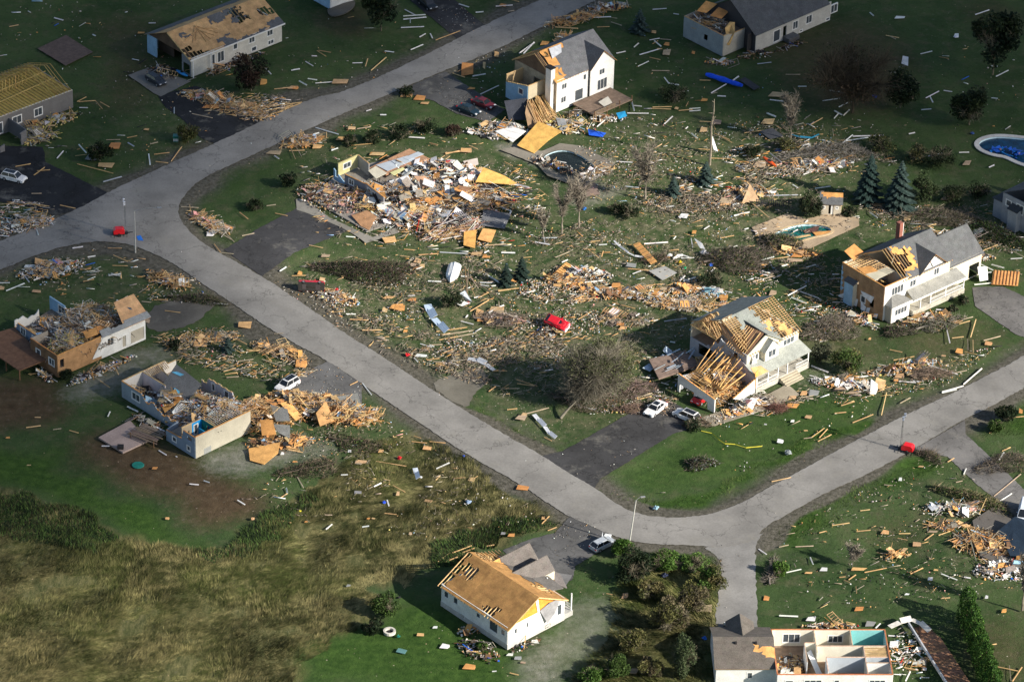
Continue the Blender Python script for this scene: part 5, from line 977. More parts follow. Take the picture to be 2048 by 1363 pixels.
for pts, c_, lb in (([(1625, 464, -.1), (1662, 461, .2), (1655, 469, .1), (1632, 471, -.1)], OSB, 'tan board lying in the right end of the teal pool'), ([(1607, 460, -.15), (1640, 450, -.1), (1635, 462, -.1), (1610, 466, -.15)], (.13, .06, .05), 'dark red sheet floating in the teal pool'), ([(1565, 477, -.1), (1620, 468, 0), (1622, 471, 0), (1568, 481, -.1)], LUM, 'long pale boards floating along the front edge of the teal pool')):
    mb = MB(); mb.plate([P(*p) for p in pts], .05, c_); o = mb.build('floating_sheet', 'osb', label=lb, cat='panel'); origin_to(o, P(pts[0][0], pts[0][1], 0))
heap((2015, 306), 3.0, 1.6, -20, .4, 8, 12, 120, 'dark', 'tangled blue pool cover floating in the blue pool', z0=-.2, name='pool_cover') if False else None
mb = MB(); PAL['blue'] = [(BLUE, 5), ((.02, .25, .7), 4), (NAVY, 2), (OSB, .6)]; heap_mb(mb, 0, 0, 3.2, 1.7, -.2, .5, 0, 22, 60, 'blue'); o = mb.build('pool_cover', 'cloth', label='crumpled bright blue pool cover floating in the blue pool', cat='pool cover'); p_ = P(2016, 303, 0); o.location = (p_.x, p_.y, -.2)

# right lower ruin
h = House('lower_right_ruin', 'wrecked house at the right edge with dark blue roof sheet and rubble', 'house', (1985, 1130), 0, 45)
A = h.at
slab(h, 'dark_blue_roof', [A(1997, 1060, 1.0), A(2030, 1032, 2.0), A(2120, 1060, 2.4), A(2110, 1120, 1.6), A(2020, 1110, .9)], .2, (.018, .035, .06), 'shingle'); slab(h, 'foundation_slab', [A(1945, 1040, .3), A(1990, 1010, .3), A(2120, 1060, .3), A(2100, 1170, .3), A(1960, 1110, .3)], .3, (.12, .11, .1), 'concrete')
heap((1975, 1090), 5.5, 3.4, -15, 1.5, 220, 20, 200, 'lum', 'heap of splintered lumber left of the dark blue roof sheet', name='lumber_heap', bl=(1, 4)); heap((2015, 1140), 5, 2.6, 10, 1.3, 60, 30, 420, 'white', 'white and red household rubble below the dark blue roof sheet')
heap((1905, 1020), 4.4, 1.8, 0, .9, 70, 14, 90, 'white', 'wreckage with a white ring frame on the lawn left of the shaded drive'); heap((1895, 1052), 3.4, 1.2, 0, .7, 40, 8, 40, 'lum', 'small heap of crossed boards below the white ring frame', name='lumber_heap'); heap((1790, 1110), 2.4, .9, 20, .6, 20, 6, 40, 'lum', 'small scatter heap of tan boards around a white box on the lower right lawn', name='lumber_heap')
# ------------------------------------------------------------ vegetation
def leaf_quads(C, size, cols, flat=0., seed=0):
    n = len(C); r = np.random.default_rng(seed)
    a = r.normal(size=(n, 3)); a[:, 2] *= (1-flat); a /= np.linalg.norm(a, axis=1)[:, None]+1e-9
    b = r.normal(size=(n, 3)); b -= a*(a*b).sum(1)[:, None]; b /= np.linalg.norm(b, axis=1)[:, None]+1e-9
    s = (size*r.uniform(.5, 1.3, n))[:, None]; a = a*s; b = b*s*r.uniform(.4, .9, (n, 1))
    V = np.stack([C-a, C+b*.8, C+a, C-b*.8], 1).reshape(-1, 3); F = np.arange(4*n).reshape(n, 4)
    return V, F, np.repeat(cols, 4, 0)
def sticks(A, B, w0, w1, cols):
    """thin three sided tapering sticks A->B (n,3)"""
    n = len(A); d = B-A; l = np.linalg.norm(d, axis=1)[:, None]+1e-9; d = d/l
    up = np.tile([0.31, .2, .93], (n, 1)); s = np.cross(d, up); s /= np.linalg.norm(s, axis=1)[:, None]+1e-9; t = np.cross(d, s)
    w0 = np.broadcast_to(np.asarray(w0, float).reshape(-1, 1), (n, 1)); w1 = np.broadcast_to(np.asarray(w1, float).reshape(-1, 1), (n, 1))
    ring = [(math.cos(k*2.0944), math.sin(k*2.0944)) for k in range(3)]
    V = np.stack([A+(s*c+t*q)*w0 for c, q in ring]+[B+(s*c+t*q)*w1 for c, q in ring], 1).reshape(-1, 3)
    base = np.arange(n)[:, None]*6
    F = np.concatenate([base+np.array([[0, 1, 4, 3]]), base+np.array([[1, 2, 5, 4]]), base+np.array([[2, 0, 3, 5]])])
    return V, F, np.repeat(cols, 6, 0)
def colmix(n, cs, r, amt=.25):
    c = np.array(cs)[r.integers(0, len(cs), n)]; return c*(1+r.uniform(-amt, amt, (n, 1)))
G_DARK = [(.010, .022, .010), (.018, .032, .012), (.026, .040, .014)]; G_MID = [(.05, .09, .02), (.07, .115, .03), (.035, .065, .016)]; G_BR = [(.075, .15, .025), (.11, .19, .045), (.05, .11, .018)]
G_OLV = [(.12, .12, .04), (.09, .10, .035), (.16, .14, .06)]; G_BRN = [(.085, .068, .038), (.12, .10, .058), (.06, .055, .03), (.16, .135, .085)]; G_SPR = [(.045, .075, .065), (.03, .055, .05), (.065, .10, .09)]; G_SPD = [(.02, .04, .032), (.03, .05, .04)]
def limbs(base, tops, r0, r, n=5, wig=.35):
    A, B, W0, W1 = [], [], [], []
    for t in tops:
        p = np.array(base, float); q = np.array(t, float)
        for k in range(n):
            f0, f1 = k/n, (k+1)/n; a = p if k == 0 else last; b = p+(q-p)*f1+r.normal(size=3)*wig*(1-f1*.5)*(k < n-1); b[2] = p[2]+(q[2]-p[2])*f1**.8
            A.append(a); B.append(b); W0.append(r0*(1-f0*.8)); W1.append(r0*(1-f1*.8)); last = b
    return np.array(A), np.array(B), np.array(W0), np.array(W1)
def twigs(A, B, r, n, l, droop=0.):
    i = r.integers(0, len(A), n); t = r.random((n, 1)); p = A[i]+(B[i]-A[i])*t; d = (B[i]-A[i]); d /= np.linalg.norm(d, axis=1)[:, None]+1e-9
    e = d*.8+r.normal(size=(n, 3))*.7; e /= np.linalg.norm(e, axis=1)[:, None]; e[:, 2] -= droop
    return p, p+e*l*r.uniform(.4, 1.2, (n, 1))
def cat(*parts):
    V, F, C, o = [], [], [], 0
    for v, f, c in parts: V.append(v); F.append(f+o); C.append(c); o += len(v)
    return np.concatenate(V), np.concatenate(F), np.concatenate(C)
_sd = [100]
def tree(name, label, px, h, rad, cols, n=2600, leaf=.28, zc=.6, rz=None, bare=0., lean=(0, 0), tr=.22, group=None, cat_='tree', tc=(.13, .115, .08), nl=9, off=(0, 0)):
    _sd[0] += 1; r = np.random.default_rng(_sd[0]); p = P(*px); e = empty(name, (p.x, p.y, 0), 0, label=label, cat=cat_, group=group)
    cz = h*zc; rz = rz or h*(1-zc); cen = np.array([lean[0], lean[1], cz])
    ends = []
    for k in range(nl):
        v = r.normal(size=3); v /= np.linalg.norm(v); v[2] = abs(v[2])*.9-.15; ends.append(cen+v*np.array([rad, rad, rz])*r.uniform(.6, .9))
    fork = cen*np.array([.45, .45, .4])
    tk = limbs((0, 0, 0), [fork], tr, r, 4, .06); lb = limbs(fork, ends, tr*(.55+.25*bare), r, 5, .3*rad/3)
    npmesh('trunk', *sticks(np.concatenate([tk[0]]), tk[1], tk[2], tk[3]*1.0, colmix(len(tk[0]), [tc], r)), 'bark', e)
    parts = [sticks(lb[0], lb[1], lb[2], lb[3], colmix(len(lb[0]), [tc], r))]
    a, b = twigs(lb[0], lb[1], r, int(n*(.1+bare*.5)), rad*.42); parts.append(sticks(a, b, .03+.025*bare, .01, colmix(len(a), [tc, tuple(x*1.5 for x in tc)], r)))
    if bare > 0: a2, b2 = twigs(a, b, r, int(n*bare), rad*.22); parts.append(sticks(a2, b2, .02, .008, colmix(len(a2), [tuple(x*1.4 for x in tc), tc], r)))
    npmesh('branches', *cat(*parts), 'bark', e)
    if bare < 1:
        m = int(n*(1-bare)); nb = 16; bc = r.normal(size=(nb, 3)); bc /= np.linalg.norm(bc, axis=1)[:, None]; bc = cen+bc*np.array([rad, rad, rz])*r.uniform(.35, .8, (nb, 1)); br = r.uniform(.28, .5, nb)
        i = r.integers(0, nb, m); q = r.normal(size=(m, 3)); q /= np.linalg.norm(q, axis=1)[:, None]; q *= r.uniform(.55, 1.05, (m, 1))
        C = bc[i]+q*br[i][:, None]*np.array([rad, rad, rz]); C = C[C[:, 2] > .1]; bcol = np.array(cols)[r.integers(0, len(cols), nb)]; cc = bcol[i][:len(C)]*(1+r.uniform(-.35, .35, (len(C), 1)))
        npmesh('crown', *leaf_quads(C, leaf, cc, seed=_sd[0]), 'leaf', e)
    return e
def spruce(label, px, h, rad, cols=G_SPR, n=2200, group='blue green spruces', name='spruce_tree'):
    _sd[0] += 1; r = np.random.default_rng(_sd[0]); p = P(*px); e = empty(name, (p.x, p.y, 0), 0, label=label, cat='tree', group=group)
    A, B, a, b = limbs((0, 0, 0), [(0, 0, h)], .16, r, 4, .02); npmesh('trunk', *sticks(A, B, a, b, colmix(4, [(.09, .07, .05)], r)), 'bark', e)
    t = 1-np.sqrt(r.random(n)); t = t*.97+.03; lay = np.round(t*h/.42)*.42/h; t = lay*.75+t*.25; an = r.random(n)*6.283; rr = rad*(1-t)**.85*(.75+.3*np.sin(an*5+np.round(t*h/.42)*2)); rr = np.maximum(rr, .12)
    f = np.sqrt(r.random(n))*.75+.3; x = np.cos(an)*rr*f; y = np.sin(an)*rr*f; z = t*h-.22*rr*f+.1
    C = np.stack([x, y, np.maximum(z, .1)], 1); out = np.stack([np.cos(an), np.sin(an), -.25*np.ones(n)], 1); s = np.stack([-np.sin(an), np.cos(an), np.zeros(n)], 1)
    L_ = (.22+.12*rr)[:, None]; w_ = .13+.03*rr[:, None]; up = np.array([[0, 0, .05]])
    V = np.stack([C-out*L_, C+s*w_-up, C+out*L_, C-s*w_-up], 1).reshape(-1, 3); cc = colmix(n, cols, r, .4)
    npmesh('crown', V, np.arange(4*n).reshape(n, 4), np.repeat(cc, 4, 0), 'leaf', e); return e
def brush(label, px, rx, ry, rot, hgt, cols, n=1200, leafs=.4, leaf=.2, tw=.035, name='fallen_tree', trunk=True, tc=(.15, .12, .09), cat_='fallen tree', group=None, ln=1.6):
    _sd[0] += 1; r = np.random.default_rng(_sd[0]); p = P(*px); e = empty(name, (p.x, p.y, 0), R(rot), label=label, cat=cat_, group=group)
    def spot(k, f=1.):
        q = np.sqrt(r.random(k))*f; a = r.random(k)*6.283; lump = 1+.25*np.sin(a*3+_sd[0]); return np.stack([q*np.cos(a)*rx*lump, q*np.sin(a)*ry*lump, hgt*np.maximum(0, 1-q*q)*r.uniform(.1, 1, k)+.05], 1)
    if trunk:
        A, B, a, b = limbs((-rx, 0, .3), [(rx*.8, r.uniform(-.3, .3)*ry, hgt*.5)], .2, r, 5, .15); npmesh('trunk', *sticks(A, B, a, b, colmix(5, [tc], r)), 'bark', e)
    m = int(n*(1-leafs)); A = spot(m); d = r.normal(size=(m, 3)); d[:, 2] = np.abs(d[:, 2])*.35; d[:, 0] += .5; d /= np.linalg.norm(d, axis=1)[:, None]
    npmesh('branches', *sticks(A, A+d*r.uniform(.3, ln, (m, 1)), tw*r.uniform(.4, 1, m), .008, colmix(m, [tc, tuple(x*1.7 for x in tc), tuple(x*.6 for x in tc)], r)), 'bark', e)
    m = int(n*leafs)
    if m: npmesh('foliage', *leaf_quads(spot(m), leaf, colmix(m, cols, r, .4), seed=_sd[0]), 'leaf', e)
    return e
# spruces
spruce('tallest blue green spruce, right one of the pair behind the garden shed', (1798, 414), 9.4, 3.1, n=5200); spruce('dark tall spruce, left one of the pair behind the garden shed', (1737, 400), 9.4, 2.8, [(.025, .05, .045), (.04, .07, .062)], 4600)
spruce('small blue spruce below the stripped pole tree with a hanging white rag', (1411, 366), 4.4, 1.6, n=1800); spruce('small blue spruce left of the one below the stripped pole tree', (1346, 390), 3.8, 1.5, n=1500)
spruce('left dark spruce of a close pair right of the overturned white boat', (1012, 568), 4.2, 1.3, G_SPD, 1500); spruce('right dark spruce of a close pair right of the overturned white boat', (1043, 557), 4.3, 1.6, G_SPD, 1700)
spruce('tiny blue spruce on the lawn between the two roofless left houses', (456, 702), 2.8, 1.1, n=900); spruce('dark blue spruce in the shade above the white two storey house', (1279, 62), 4.6, 1.9, n=1800)
# standing trees
tree('leafy_tree', 'dark reddish tree in front of the white bungalow at the top left', (502, 182), 8.2, 3.4, [(.035, .022, .018), (.022, .026, .014), (.05, .03, .022)], 3600, .26, .5); tree('bush', 'round olive bush beside the black driveway at the top left', (376, 284), 3.8, 2.1, [(.06, .075, .02), (.085, .085, .03)], 1800, .2, .5, cat_='bush')
tree('bush', 'dark bush on the lawn right of the black driveway with the white car', (200, 322), 4.4, 2.2, G_DARK, 1700, .22, .5, cat_='bush'); tree('bush', 'small dark round bush at the road bend left of the flattened house', (577, 372), 3.0, 1.7, G_DARK, 1200, .2, .5, cat_='bush')
tree('leafy_tree', 'tall dark tree beside the house corner at the top edge', (762, 62), 11, 3.6, G_DARK, 3600, .3, .55); tree('leafy_tree', 'very dark large tree at the upper right edge of the lawn', (1985, 150), 14, 5.2, G_DARK, 4200, .38, .6); tree('leafy_tree', 'dark bushy tree above the blue pool', (1938, 250), 7.6, 4.2, G_DARK+[(.04, .055, .03)], 3600, .3, .5)
tree('leafy_tree', 'broad brown leaved tree with pale trunk on the upper right lawn', (1704, 226), 12.5, 10.5, [(.05, .036, .022), (.065, .046, .028), (.03, .034, .016)], 7000, .2, .68, 3.2, bare=.45, tr=.32, tc=(.06, .05, .035)); tree('leafy_tree', 'dark tree right of the broad brown tree above the dark thicket', (1800, 215), 8, 3.6, G_DARK, 2600, .3, .5)
tree('bush', 'dark bush left of the beige garden shed', (1617, 432), 4.8, 2.4, G_DARK+[(.045, .055, .03)], 2000, .22, .5, cat_='bush'); tree('bush', 'light green bush right of the tallest spruce', (1848, 398), 4.8, 2.7, [(.06, .09, .035), (.08, .11, .05), (.04, .06, .025)], 2300, .22, .5, cat_='bush')
tree('bush', 'green bush between the two cream two storey houses', (1692, 745), 4.6, 2.6, G_MID+G_OLV[:1], 2200, .22, .5, cat_='bush'); tree('bush', 'greyish bush against the right wall of the collapsed garage house', (1640, 722), 3.6, 2.2, [(.05, .06, .035), (.07, .08, .05)], 1700, .2, .5, cat_='bush')
tree('leaning_tree', 'large grey brown tree leaning over the lawn left of the black driveway', (1121, 836), 11.4, 7.3, [(.12, .135, .06), (.09, .10, .045), (.16, .165, .08), (.06, .07, .03)], 24000, .17, .54, 4.6, bare=.32, lean=(7.4, 6.8), tr=.30, nl=16, tc=(.17, .155, .12))
TN = (.17, .15, .12)
for px, h_, rd, lb in (((1123, 467), 12.5, 2.8, 'bare trunk with thin upswept twigs, middle of three below the kidney pool'), ((1157, 457), 13.2, 3.0, 'bare tree, right of three below the kidney pool'), ((1086, 476), 7.5, 1.6, 'short bare trunk, left of three below the kidney pool'), ((1290, 398), 13, 3.8, 'spreading bare tree in the open yard right of the kidney pool'), ((1580, 284), 12.5, 2.6, 'tall bare brown tree left of the broad brown tree'), ((2044, 1220), 13, 2.2, 'bare trunk at the right edge above the lawn with the tall hedge'), ((1704, 1132), 4.6, 1.8, 'small bare shrub tree alone on the lower right lawn')):
    tree('bare_tree', lb, px, h_, rd, [], 1100, zc=.68, rz=h_*.3, bare=1., tr=.27 if h_ > 6 else .1, tc=TN, nl=9, group='stripped bare trees')
e = empty('stripped_pole_tree', P(1419, 330), 0, label='tall limbless pale trunk with a white rag hanging on it', cat='tree'); mb = MB()
pr = [(0, 0, 0), (.1, 0, 4), (-.05, .1, 8), (.25, 0, 11), (.2, 0, 13.4)]
for a_, b_, i in zip(pr, pr[1:], range(4)): mb.tube(a_, b_, .26-.05*i, .21-.05*i, (.24, .21, .16), 6)
for i in range(14): z_ = random.uniform(7, 13); a_ = random.uniform(0, 6.3); mb.tube((.15, 0, z_), (.15+math.cos(a_)*random.uniform(.3, .9), math.sin(a_)*.7, z_+random.uniform(0, .9)), .07, .03, (.2, .17, .13), 4)
mb.build('trunk', 'bark', e)
# shrubs and trees round the lower middle
LS = [((1246, 1112), 3.4, 2.2, G_BR, 'bright green bush beside the silver hatchback'), ((1266, 1160), 5.4, 3.6, G_DARK, 'dark shaded tree below the lower street lamp'), ((1424, 1178), 4.2, 2.5, G_OLV+G_BR, 'yellow green bush at the left edge of the gravel drive'), ((1385, 1222), 5.2, 2.8, G_OLV+G_BRN, 'twiggy olive tree left of the middle of the gravel drive'),
    ((1340, 1262), 5.6, 3.4, G_BRN+G_OLV, 'brown tangled tree in the thicket left of the gravel drive'), ((1368, 1352), 8, 2.4, [(.05, .075, .03), (.07, .09, .045)], 'tall narrow grey green tree beside the bottom right garage'), ((1262, 1300), 3.6, 2.6, G_OLV, 'olive bush at the left of the thicket'), ((1232, 1350), 3.4, 2.6, G_MID, 'green bush at the bottom edge right of the dusty lawn'),
    ((1300, 1350), 3.2, 2.2, G_OLV+G_BRN, 'ochre bush near the bottom edge in the thicket'), ((1182, 1362), 2.4, 2.2, G_BR, 'low green bush at the bottom edge right of the white bungalow'), ((1300, 1195), 3, 2.4, G_OLV, 'straw coloured bush below the dark shaded tree'), ((1330, 1130), 2.2, 3.0, G_BR, 'low spreading green bush below the road bend'), ((1390, 1135), 2.2, 2.6, G_BR, 'low green bush near the top of the gravel drive'),
    ((770, 1226), 3.6, 2.5, G_MID, 'round green bush left of the white bungalow at the edge of the long grass'), ((745, 1262), 2.2, 1.8, G_DARK, 'low dark bush below the round green bush'), ((1560, 1150), 2.4, 1.6, G_BR, 'green shrub by the toppled wall right of the gravel drive'), ((965, 1300), 1.6, 1.1, G_BR, 'small bright plant by the patio debris of the white bungalow'), ((2010, 840), 2.6, 2.0, G_DARK, 'dark shrub casting a long shadow at the right edge'), ((1990, 860), 2.0, 1.6, G_MID, 'low green shrub at the far right verge')]
for px, h_, rd, cs, lb in LS: tree('bush' if h_ < 5 else 'leafy_tree', lb, px, h_, rd*.88, cs, int(1600+rd*1100), .18, .48, bare=.05, cat_='bush' if h_ < 5 else 'tree', nl=7, tr=.12)
for px, rd, lb in (((700, 290), 1.7, 'leftmost of the low dark bushes above the flattened house'), ((745, 283), 2.0, 'second from the left of the low dark bushes above the flattened house'), ((800, 274), 2.2, 'third of the low dark bushes above the flattened house'), ((850, 262), 2.4, 'bushiest of the low dark bushes above the flattened house'), ((905, 268), 1.8, 'reddish brown bush at the right end of the low dark bushes'), ((812, 190), 1.6, 'dark bush among tan panels at the mouth of the curved driveway'),
    ((510, 418), 1.8, 'low dark bush on the verge at the road bend'), ((1256, 432), 2.0, 'dark shrub right of the three bare trees'), ((1232, 425), 1.6, 'leafless greyish shrub right of the three bare trees'), ((1345, 200), 3.0, 'dark loose shrub on the lawn left of the long blue tarp'), ((1505, 310), 1.9, 'dark green shrub beside the dark red object'), ((1570, 300), 2.1, 'dark shrub in the debris below the bare brown tree'),
    ((1420, 572), 2.6, 'dark spiky shrub below the pale grey sheet'), ((350, 695), 1.3, 'small dark shrub on the lawn right of the roofless tan house'), ((133, 755), 1.5, 'small dark shrub at the corner of the roofless tan house'), ((1925, 605), 1.2, 'small clipped shrub at the porch end of the long porch house'), ((1905, 622), 1.0, 'low shrub left of the clipped shrub by the long porch'), ((1470, 812), 1.0, 'small shrub on the path before the porch steps'), ((1385, 858), 1.6, 'thin green sapling bent beside the white car on the black driveway'),
    ((1880, 330), 3.0, 'dark thicket shrub left of the blue pool'), ((1830, 320), 2.6, 'brown green shrub in the thicket left of the blue pool'), ((1760, 300), 2.6, 'olive shrub behind the pair of tall spruces'), ((1905, 400), 2.6, 'dark shrub in the deep shade left of the edge house'), ((1960, 390), 2.4, 'dark shrub just left of the edge house'), ((1700, 430), 1.6, 'low green shrub right of the garden shed'), ((905, 610), 2.4, 'dark green bush behind the curved white siding strip')):
    cs = [(.05, .03, .022), (.035, .03, .02)] if 'reddish' in lb else G_OLV+G_DARK if 'olive' in lb or 'brown' in lb else G_DARK+[(.03, .045, .02)]
    tree('shrub', lb, px, rd*1.15, rd, cs, int(500+rd*420), .18, .45, bare=.5 if 'leafless' in lb or 'sapling' in lb else .12, cat_='bush', nl=6, tr=.07)
# brush heaps and fallen trees
BR_ = [((735, 545), 8.5, 3.4, -5, 2.0, G_DARK, 3600, .35, (.10, .075, .06), 'long dark fallen tree crown lying below the flattened house driveway'), ((1478, 522), 6.2, 4.0, 10, 2.6, G_DARK+G_OLV, 3000, .3, (.16, .13, .11), 'dark broken brush heap left of the teal pool'), ((1560, 488), 3.4, 2.6, 0, 2.0, G_MID+G_OLV, 1500, .5, (.16, .13, .1), 'green leaning brush at the left rim of the teal pool deck'),
    ((1985, 470), 6.4, 2.6, -32, 2.2, G_SPD, 2400, .75, (.12, .1, .08), 'fallen dark spruce behind the garage of the long porch house'), ((1890, 438), 8, 3.0, -10, 1.6, G_BRN, 2200, .2, (.20, .17, .13), 'grey brush windrow behind the long porch house'), ((1655, 310), 9, 3.2, 12, 1.6, G_BRN, 2600, .15, (.26, .24, .21), 'pale grey windrow of branches and siding left of the blue pool'),
    ((1660, 660), 5.4, 3.6, 30, 1.8, G_BRN, 1800, .2, (.20, .17, .14), 'grey brush heap between the two cream houses'), ((1180, 800), 6, 3.2, 0, 1.4, G_BRN, 1600, .25, (.18, .14, .11), 'brown brush under the leaning tree'), ((1268, 778), 3.2, 2.4, 0, 1.6, G_BRN, 1000, .1, (.26, .19, .17), 'pinkish brown brush left of the fallen garage'),
    ((1400, 930), 2.6, 1.5, 15, 1.5, [(.22, .25, .24), (.12, .14, .12)], 900, .5, (.14, .11, .09), 'small silvery fallen tree alone on the front lawn'), ((1392, 848), 2.2, 1.3, 0, 1.6, G_MID, 500, .2, (.16, .12, .09), 'snapped sapling beside the white car with a sunroof'), ((1955, 1003), 7.2, 1.8, -32, 1.5, G_OLV+G_MID, 1800, .55, (.24, .2, .12), 'toppled green and straw coloured tree across the shaded drive verge'),
    ((1420, 790), 1.5, 1, 0, .7, G_MID, 200, .4, (.16, .12, .09), 'small uprooted bush among garage wreckage'), ((1553, 818), 1.8, 1.1, 0, .8, G_BRN, 500, .1, (.20, .10, .08), 'reddish twiggy bush beside the porch walkway'), ((1880, 650), 4.6, 1.8, 25, 1.4, G_MID+G_BRN, 1100, .35, (.26, .24, .2), 'grey green brush at the foot of the long porch'), ((1795, 665), 2.8, 1.5, 0, 1.2, G_DARK, 700, .4, (.15, .12, .1), 'dark brush at the front left corner of the long porch house'),
    ((1860, 750), 3.4, 1.5, 15, 1.2, G_BRN, 800, .1, (.24, .18, .14), 'brown brush heap on the verge before the long porch house'), ((395, 600), 5.2, 1.5, -8, .8, G_DARK, 900, .4, (.12, .1, .07), 'low dark brush along the top of the old gravel drive'), ((1260, 820), 2.4, 1.4, 0, .8, G_BRN, 400, .1, (.22, .15, .12), 'small brown brush behind the white sedan'), ((1310, 520), 2.6, 1.2, 20, .8, G_DARK, 400, .3, (.14, .1, .08), 'dark brush beside the yellow and green yard toys'),
    ((1000, 640), 4.4, 2.2, 0, .9, G_BRN, 900, .1, (.24, .19, .16), 'pinkish grey twig heap left of the red upturned tub'), ((1545, 1145), 3.6, .8, 80, .9, G_BRN, 500, .2, (.22, .19, .17), 'grey toppled stone and brush row right of the gravel drive'), ((1431, 1150), 3.6, .7, 80, .7, G_BRN, 400, .3, (.2, .18, .15), 'grey brush row along the left side of the gravel drive'), ((1860, 913), 2.4, 1.2, -40, .9, G_BRN, 500, .3, (.16, .13, .1), 'dark brush by the lower light tower'),
    ((2010, 930), 5, 2.6, 20, 1.6, G_BRN, 900, .05, (.12, .1, .08), 'dark broken branches in shade at the right edge'), ((620, 940), 5, 2.4, 20, .9, G_BRN, 900, .3, (.14, .11, .08), 'dark brush at the edge of the long grass below the split level house'), ((715, 890), 5, 2.4, -20, .9, G_MID+G_BRN, 900, .5, (.14, .11, .08), 'green and grey brush below the truss frames by the road')]
for px, rx, ry, ro, hg, cs, n_, lf, tc, lb in BR_: brush(lb, px, rx, ry, ro, hg, cs+(G_MID+G_DARK if lf >= .2 else []), int(n_*1.25), min(.85, lf+.15), tc=tuple(v*.85 for v in tc), trunk=rx > 3, name='brush_heap' if rx < 3 or 'brush' in lb else 'fallen_tree', cat_='brush' if rx < 3 or 'brush' in lb else 'fallen tree')
# tall hedge, bottom right
_sd[0] += 1; r = np.random.default_rng(5); a_, b_ = P(1932, 1240), P(1990, 1420); e = empty('tall_hedge', a_, 0, label='tall dense dark green cedar hedge running to the bottom edge', cat='hedge'); CC = []; cols_ = []
for i in range(9):
    c_ = (b_-a_)*(i/8); hh = 5.6+r.uniform(-.5, .4); n_ = 2600; t = r.random(n_); an = r.random(n_)*6.283; rr = 1.5*(1-t**5)**.5*(.82+.2*np.sin(an*4+i+t*9)); f = r.uniform(.8, 1.05, n_)
    CC.append(np.stack([c_.x+np.cos(an)*rr*f, c_.y+np.sin(an)*rr*1.15*f, t*hh+.1], 1)); cols_.append(colmix(n_, [(.03, .085, .015), (.05, .12, .02), (.025, .06, .012), (.085, .17, .03)], r, .4))
npmesh('foliage', *leaf_quads(np.concatenate(CC), .17, np.concatenate(cols_), seed=3), 'leaf', e); mb = MB()
for i in range(9): c_ = (b_-a_)*(i/8); mb.tube(c_, c_+Vector((0, 0, 4.6)), .12, .05, (.1, .07, .05), 5); mb.build('trunk', 'bark', e); mb = MB()
# tall grass and verge grass
def blades(name, label, polys, dens, L0, L1, w_, lean, colf, seed, cut=()):
    r = np.random.default_rng(seed); VV, CC = [], []
    for px in polys:
        W_ = wpoly(px); xs = [p[0] for p in W_]; ys = [p[1] for p in W_]; x0, x1, y0, y1 = max(min(xs), -104), min(max(xs), 104), max(min(ys), -112), max(ys)
        n = int((x1-x0)*(y1-y0)*dens); X = r.uniform(x0, x1, n); Y = r.uniform(y0, y1, n)
        jx = X+(vnoise(X, Y, 2.5, 31)-.5)*3; jy = Y+(vnoise(X, Y, 2.5, 32)-.5)*3; k = inpoly(jx, jy, W_)
        for c_ in cut: k &= ~inpoly(X, Y, c_)
        k &= vnoise(X, Y, 1.3, 77) > .25*r.random(n)
        X, Y = X[k], Y[k]; n = len(X); l = r.uniform(L0, L1, n)*(.6+.8*vnoise(X, Y, 3, 12)); a = lean[0]+r.normal(0, .5, n)+(vnoise(X, Y, 7, 5)-.5)*2.2; ti = lean[1]*(.5+vnoise(X, Y, 4, 6))
        d = np.stack([np.cos(a)*np.sin(ti), np.sin(a)*np.sin(ti), np.cos(ti)], 1)*l[:, None]; s = np.stack([-np.sin(a), np.cos(a), np.zeros(n)], 1)*w_*r.uniform(.5, 1.4, (n, 1)); B_ = np.stack([X, Y, np.full(n, -.15)], 1)
        VV.append(np.stack([B_-s, B_+s, B_+d], 1)); CC.append(np.repeat(colf(X, Y, r), 3, 0))
    V = np.concatenate(VV).reshape(-1, 3); C = np.concatenate(CC); o = npmesh(name, V, np.arange(len(V)).reshape(-1, 3), C, 'grass', label=label, cat='grass', kind='stuff'); return o
def c_field(X, Y, r):
    n = len(X); xr = X*.94+Y*.34; yr = -X*.34+Y*.94; t = vnoise(X, Y, 7, 41)*.25+vnoise(xr/2, yr, .9, 42)*.30+vnoise(xr/2.4, yr, .36, 44)*.45; t = np.clip((t-.33)/.40+r.normal(0, .15, n), 0, 1)[:, None]**1.2
    g = np.array([.048, .062, .018])*(1-t)+np.array([.36, .32, .145])*t; g = g*(1-.35*np.clip((X+36)/30, 0, 1)[:, None]*(1-t)); w5 = np.clip((-38-Y)/45, 0, 1)[:, None]*np.clip((10-X)/60, 0, 1)[:, None]; g = g*(1-.3*w5)+np.array([.34, .27, .12])*.3*w5*(.4+t); m = np.clip((vnoise(X, Y, 9, 43)-.5)*4, 0, 1)[:, None]*.35; return (g*(1-m)+np.array([.10, .14, .03])*m)*r.uniform(.6, 1.3, (n, 1))
def c_verge(X, Y, r): t = r.random((len(X), 1)); return np.array([.04, .09, .014])*(1-t)+np.array([.12, .16, .05])*t
bung = [tuple(P(x, y).xy) for x, y in ((870, 1210), (960, 1120), (1140, 1150), (1150, 1240), (1016, 1310))]
blades('tall_grass', 'tall tangled olive and straw coloured grass filling the lower left field', [FIELD[0][0]], 46, .5, 1.2, .042, (R(35), 1.15), c_field, 21, [bung]); blades('rough_grass', 'rough tangled grass in the thicket left of the gravel drive', [FIELD[1][0]], 40, .4, 1.0, .045, (R(200), .9), c_field, 22)
blades('verge_grass', 'long bright green grass along the road ditches', [GREEN[2][0], GREEN[3][0], GREEN[5][0], GREEN[6][0], GREEN[11][0]], 12, .25, .6, .04, (R(40), .8), c_verge, 23)
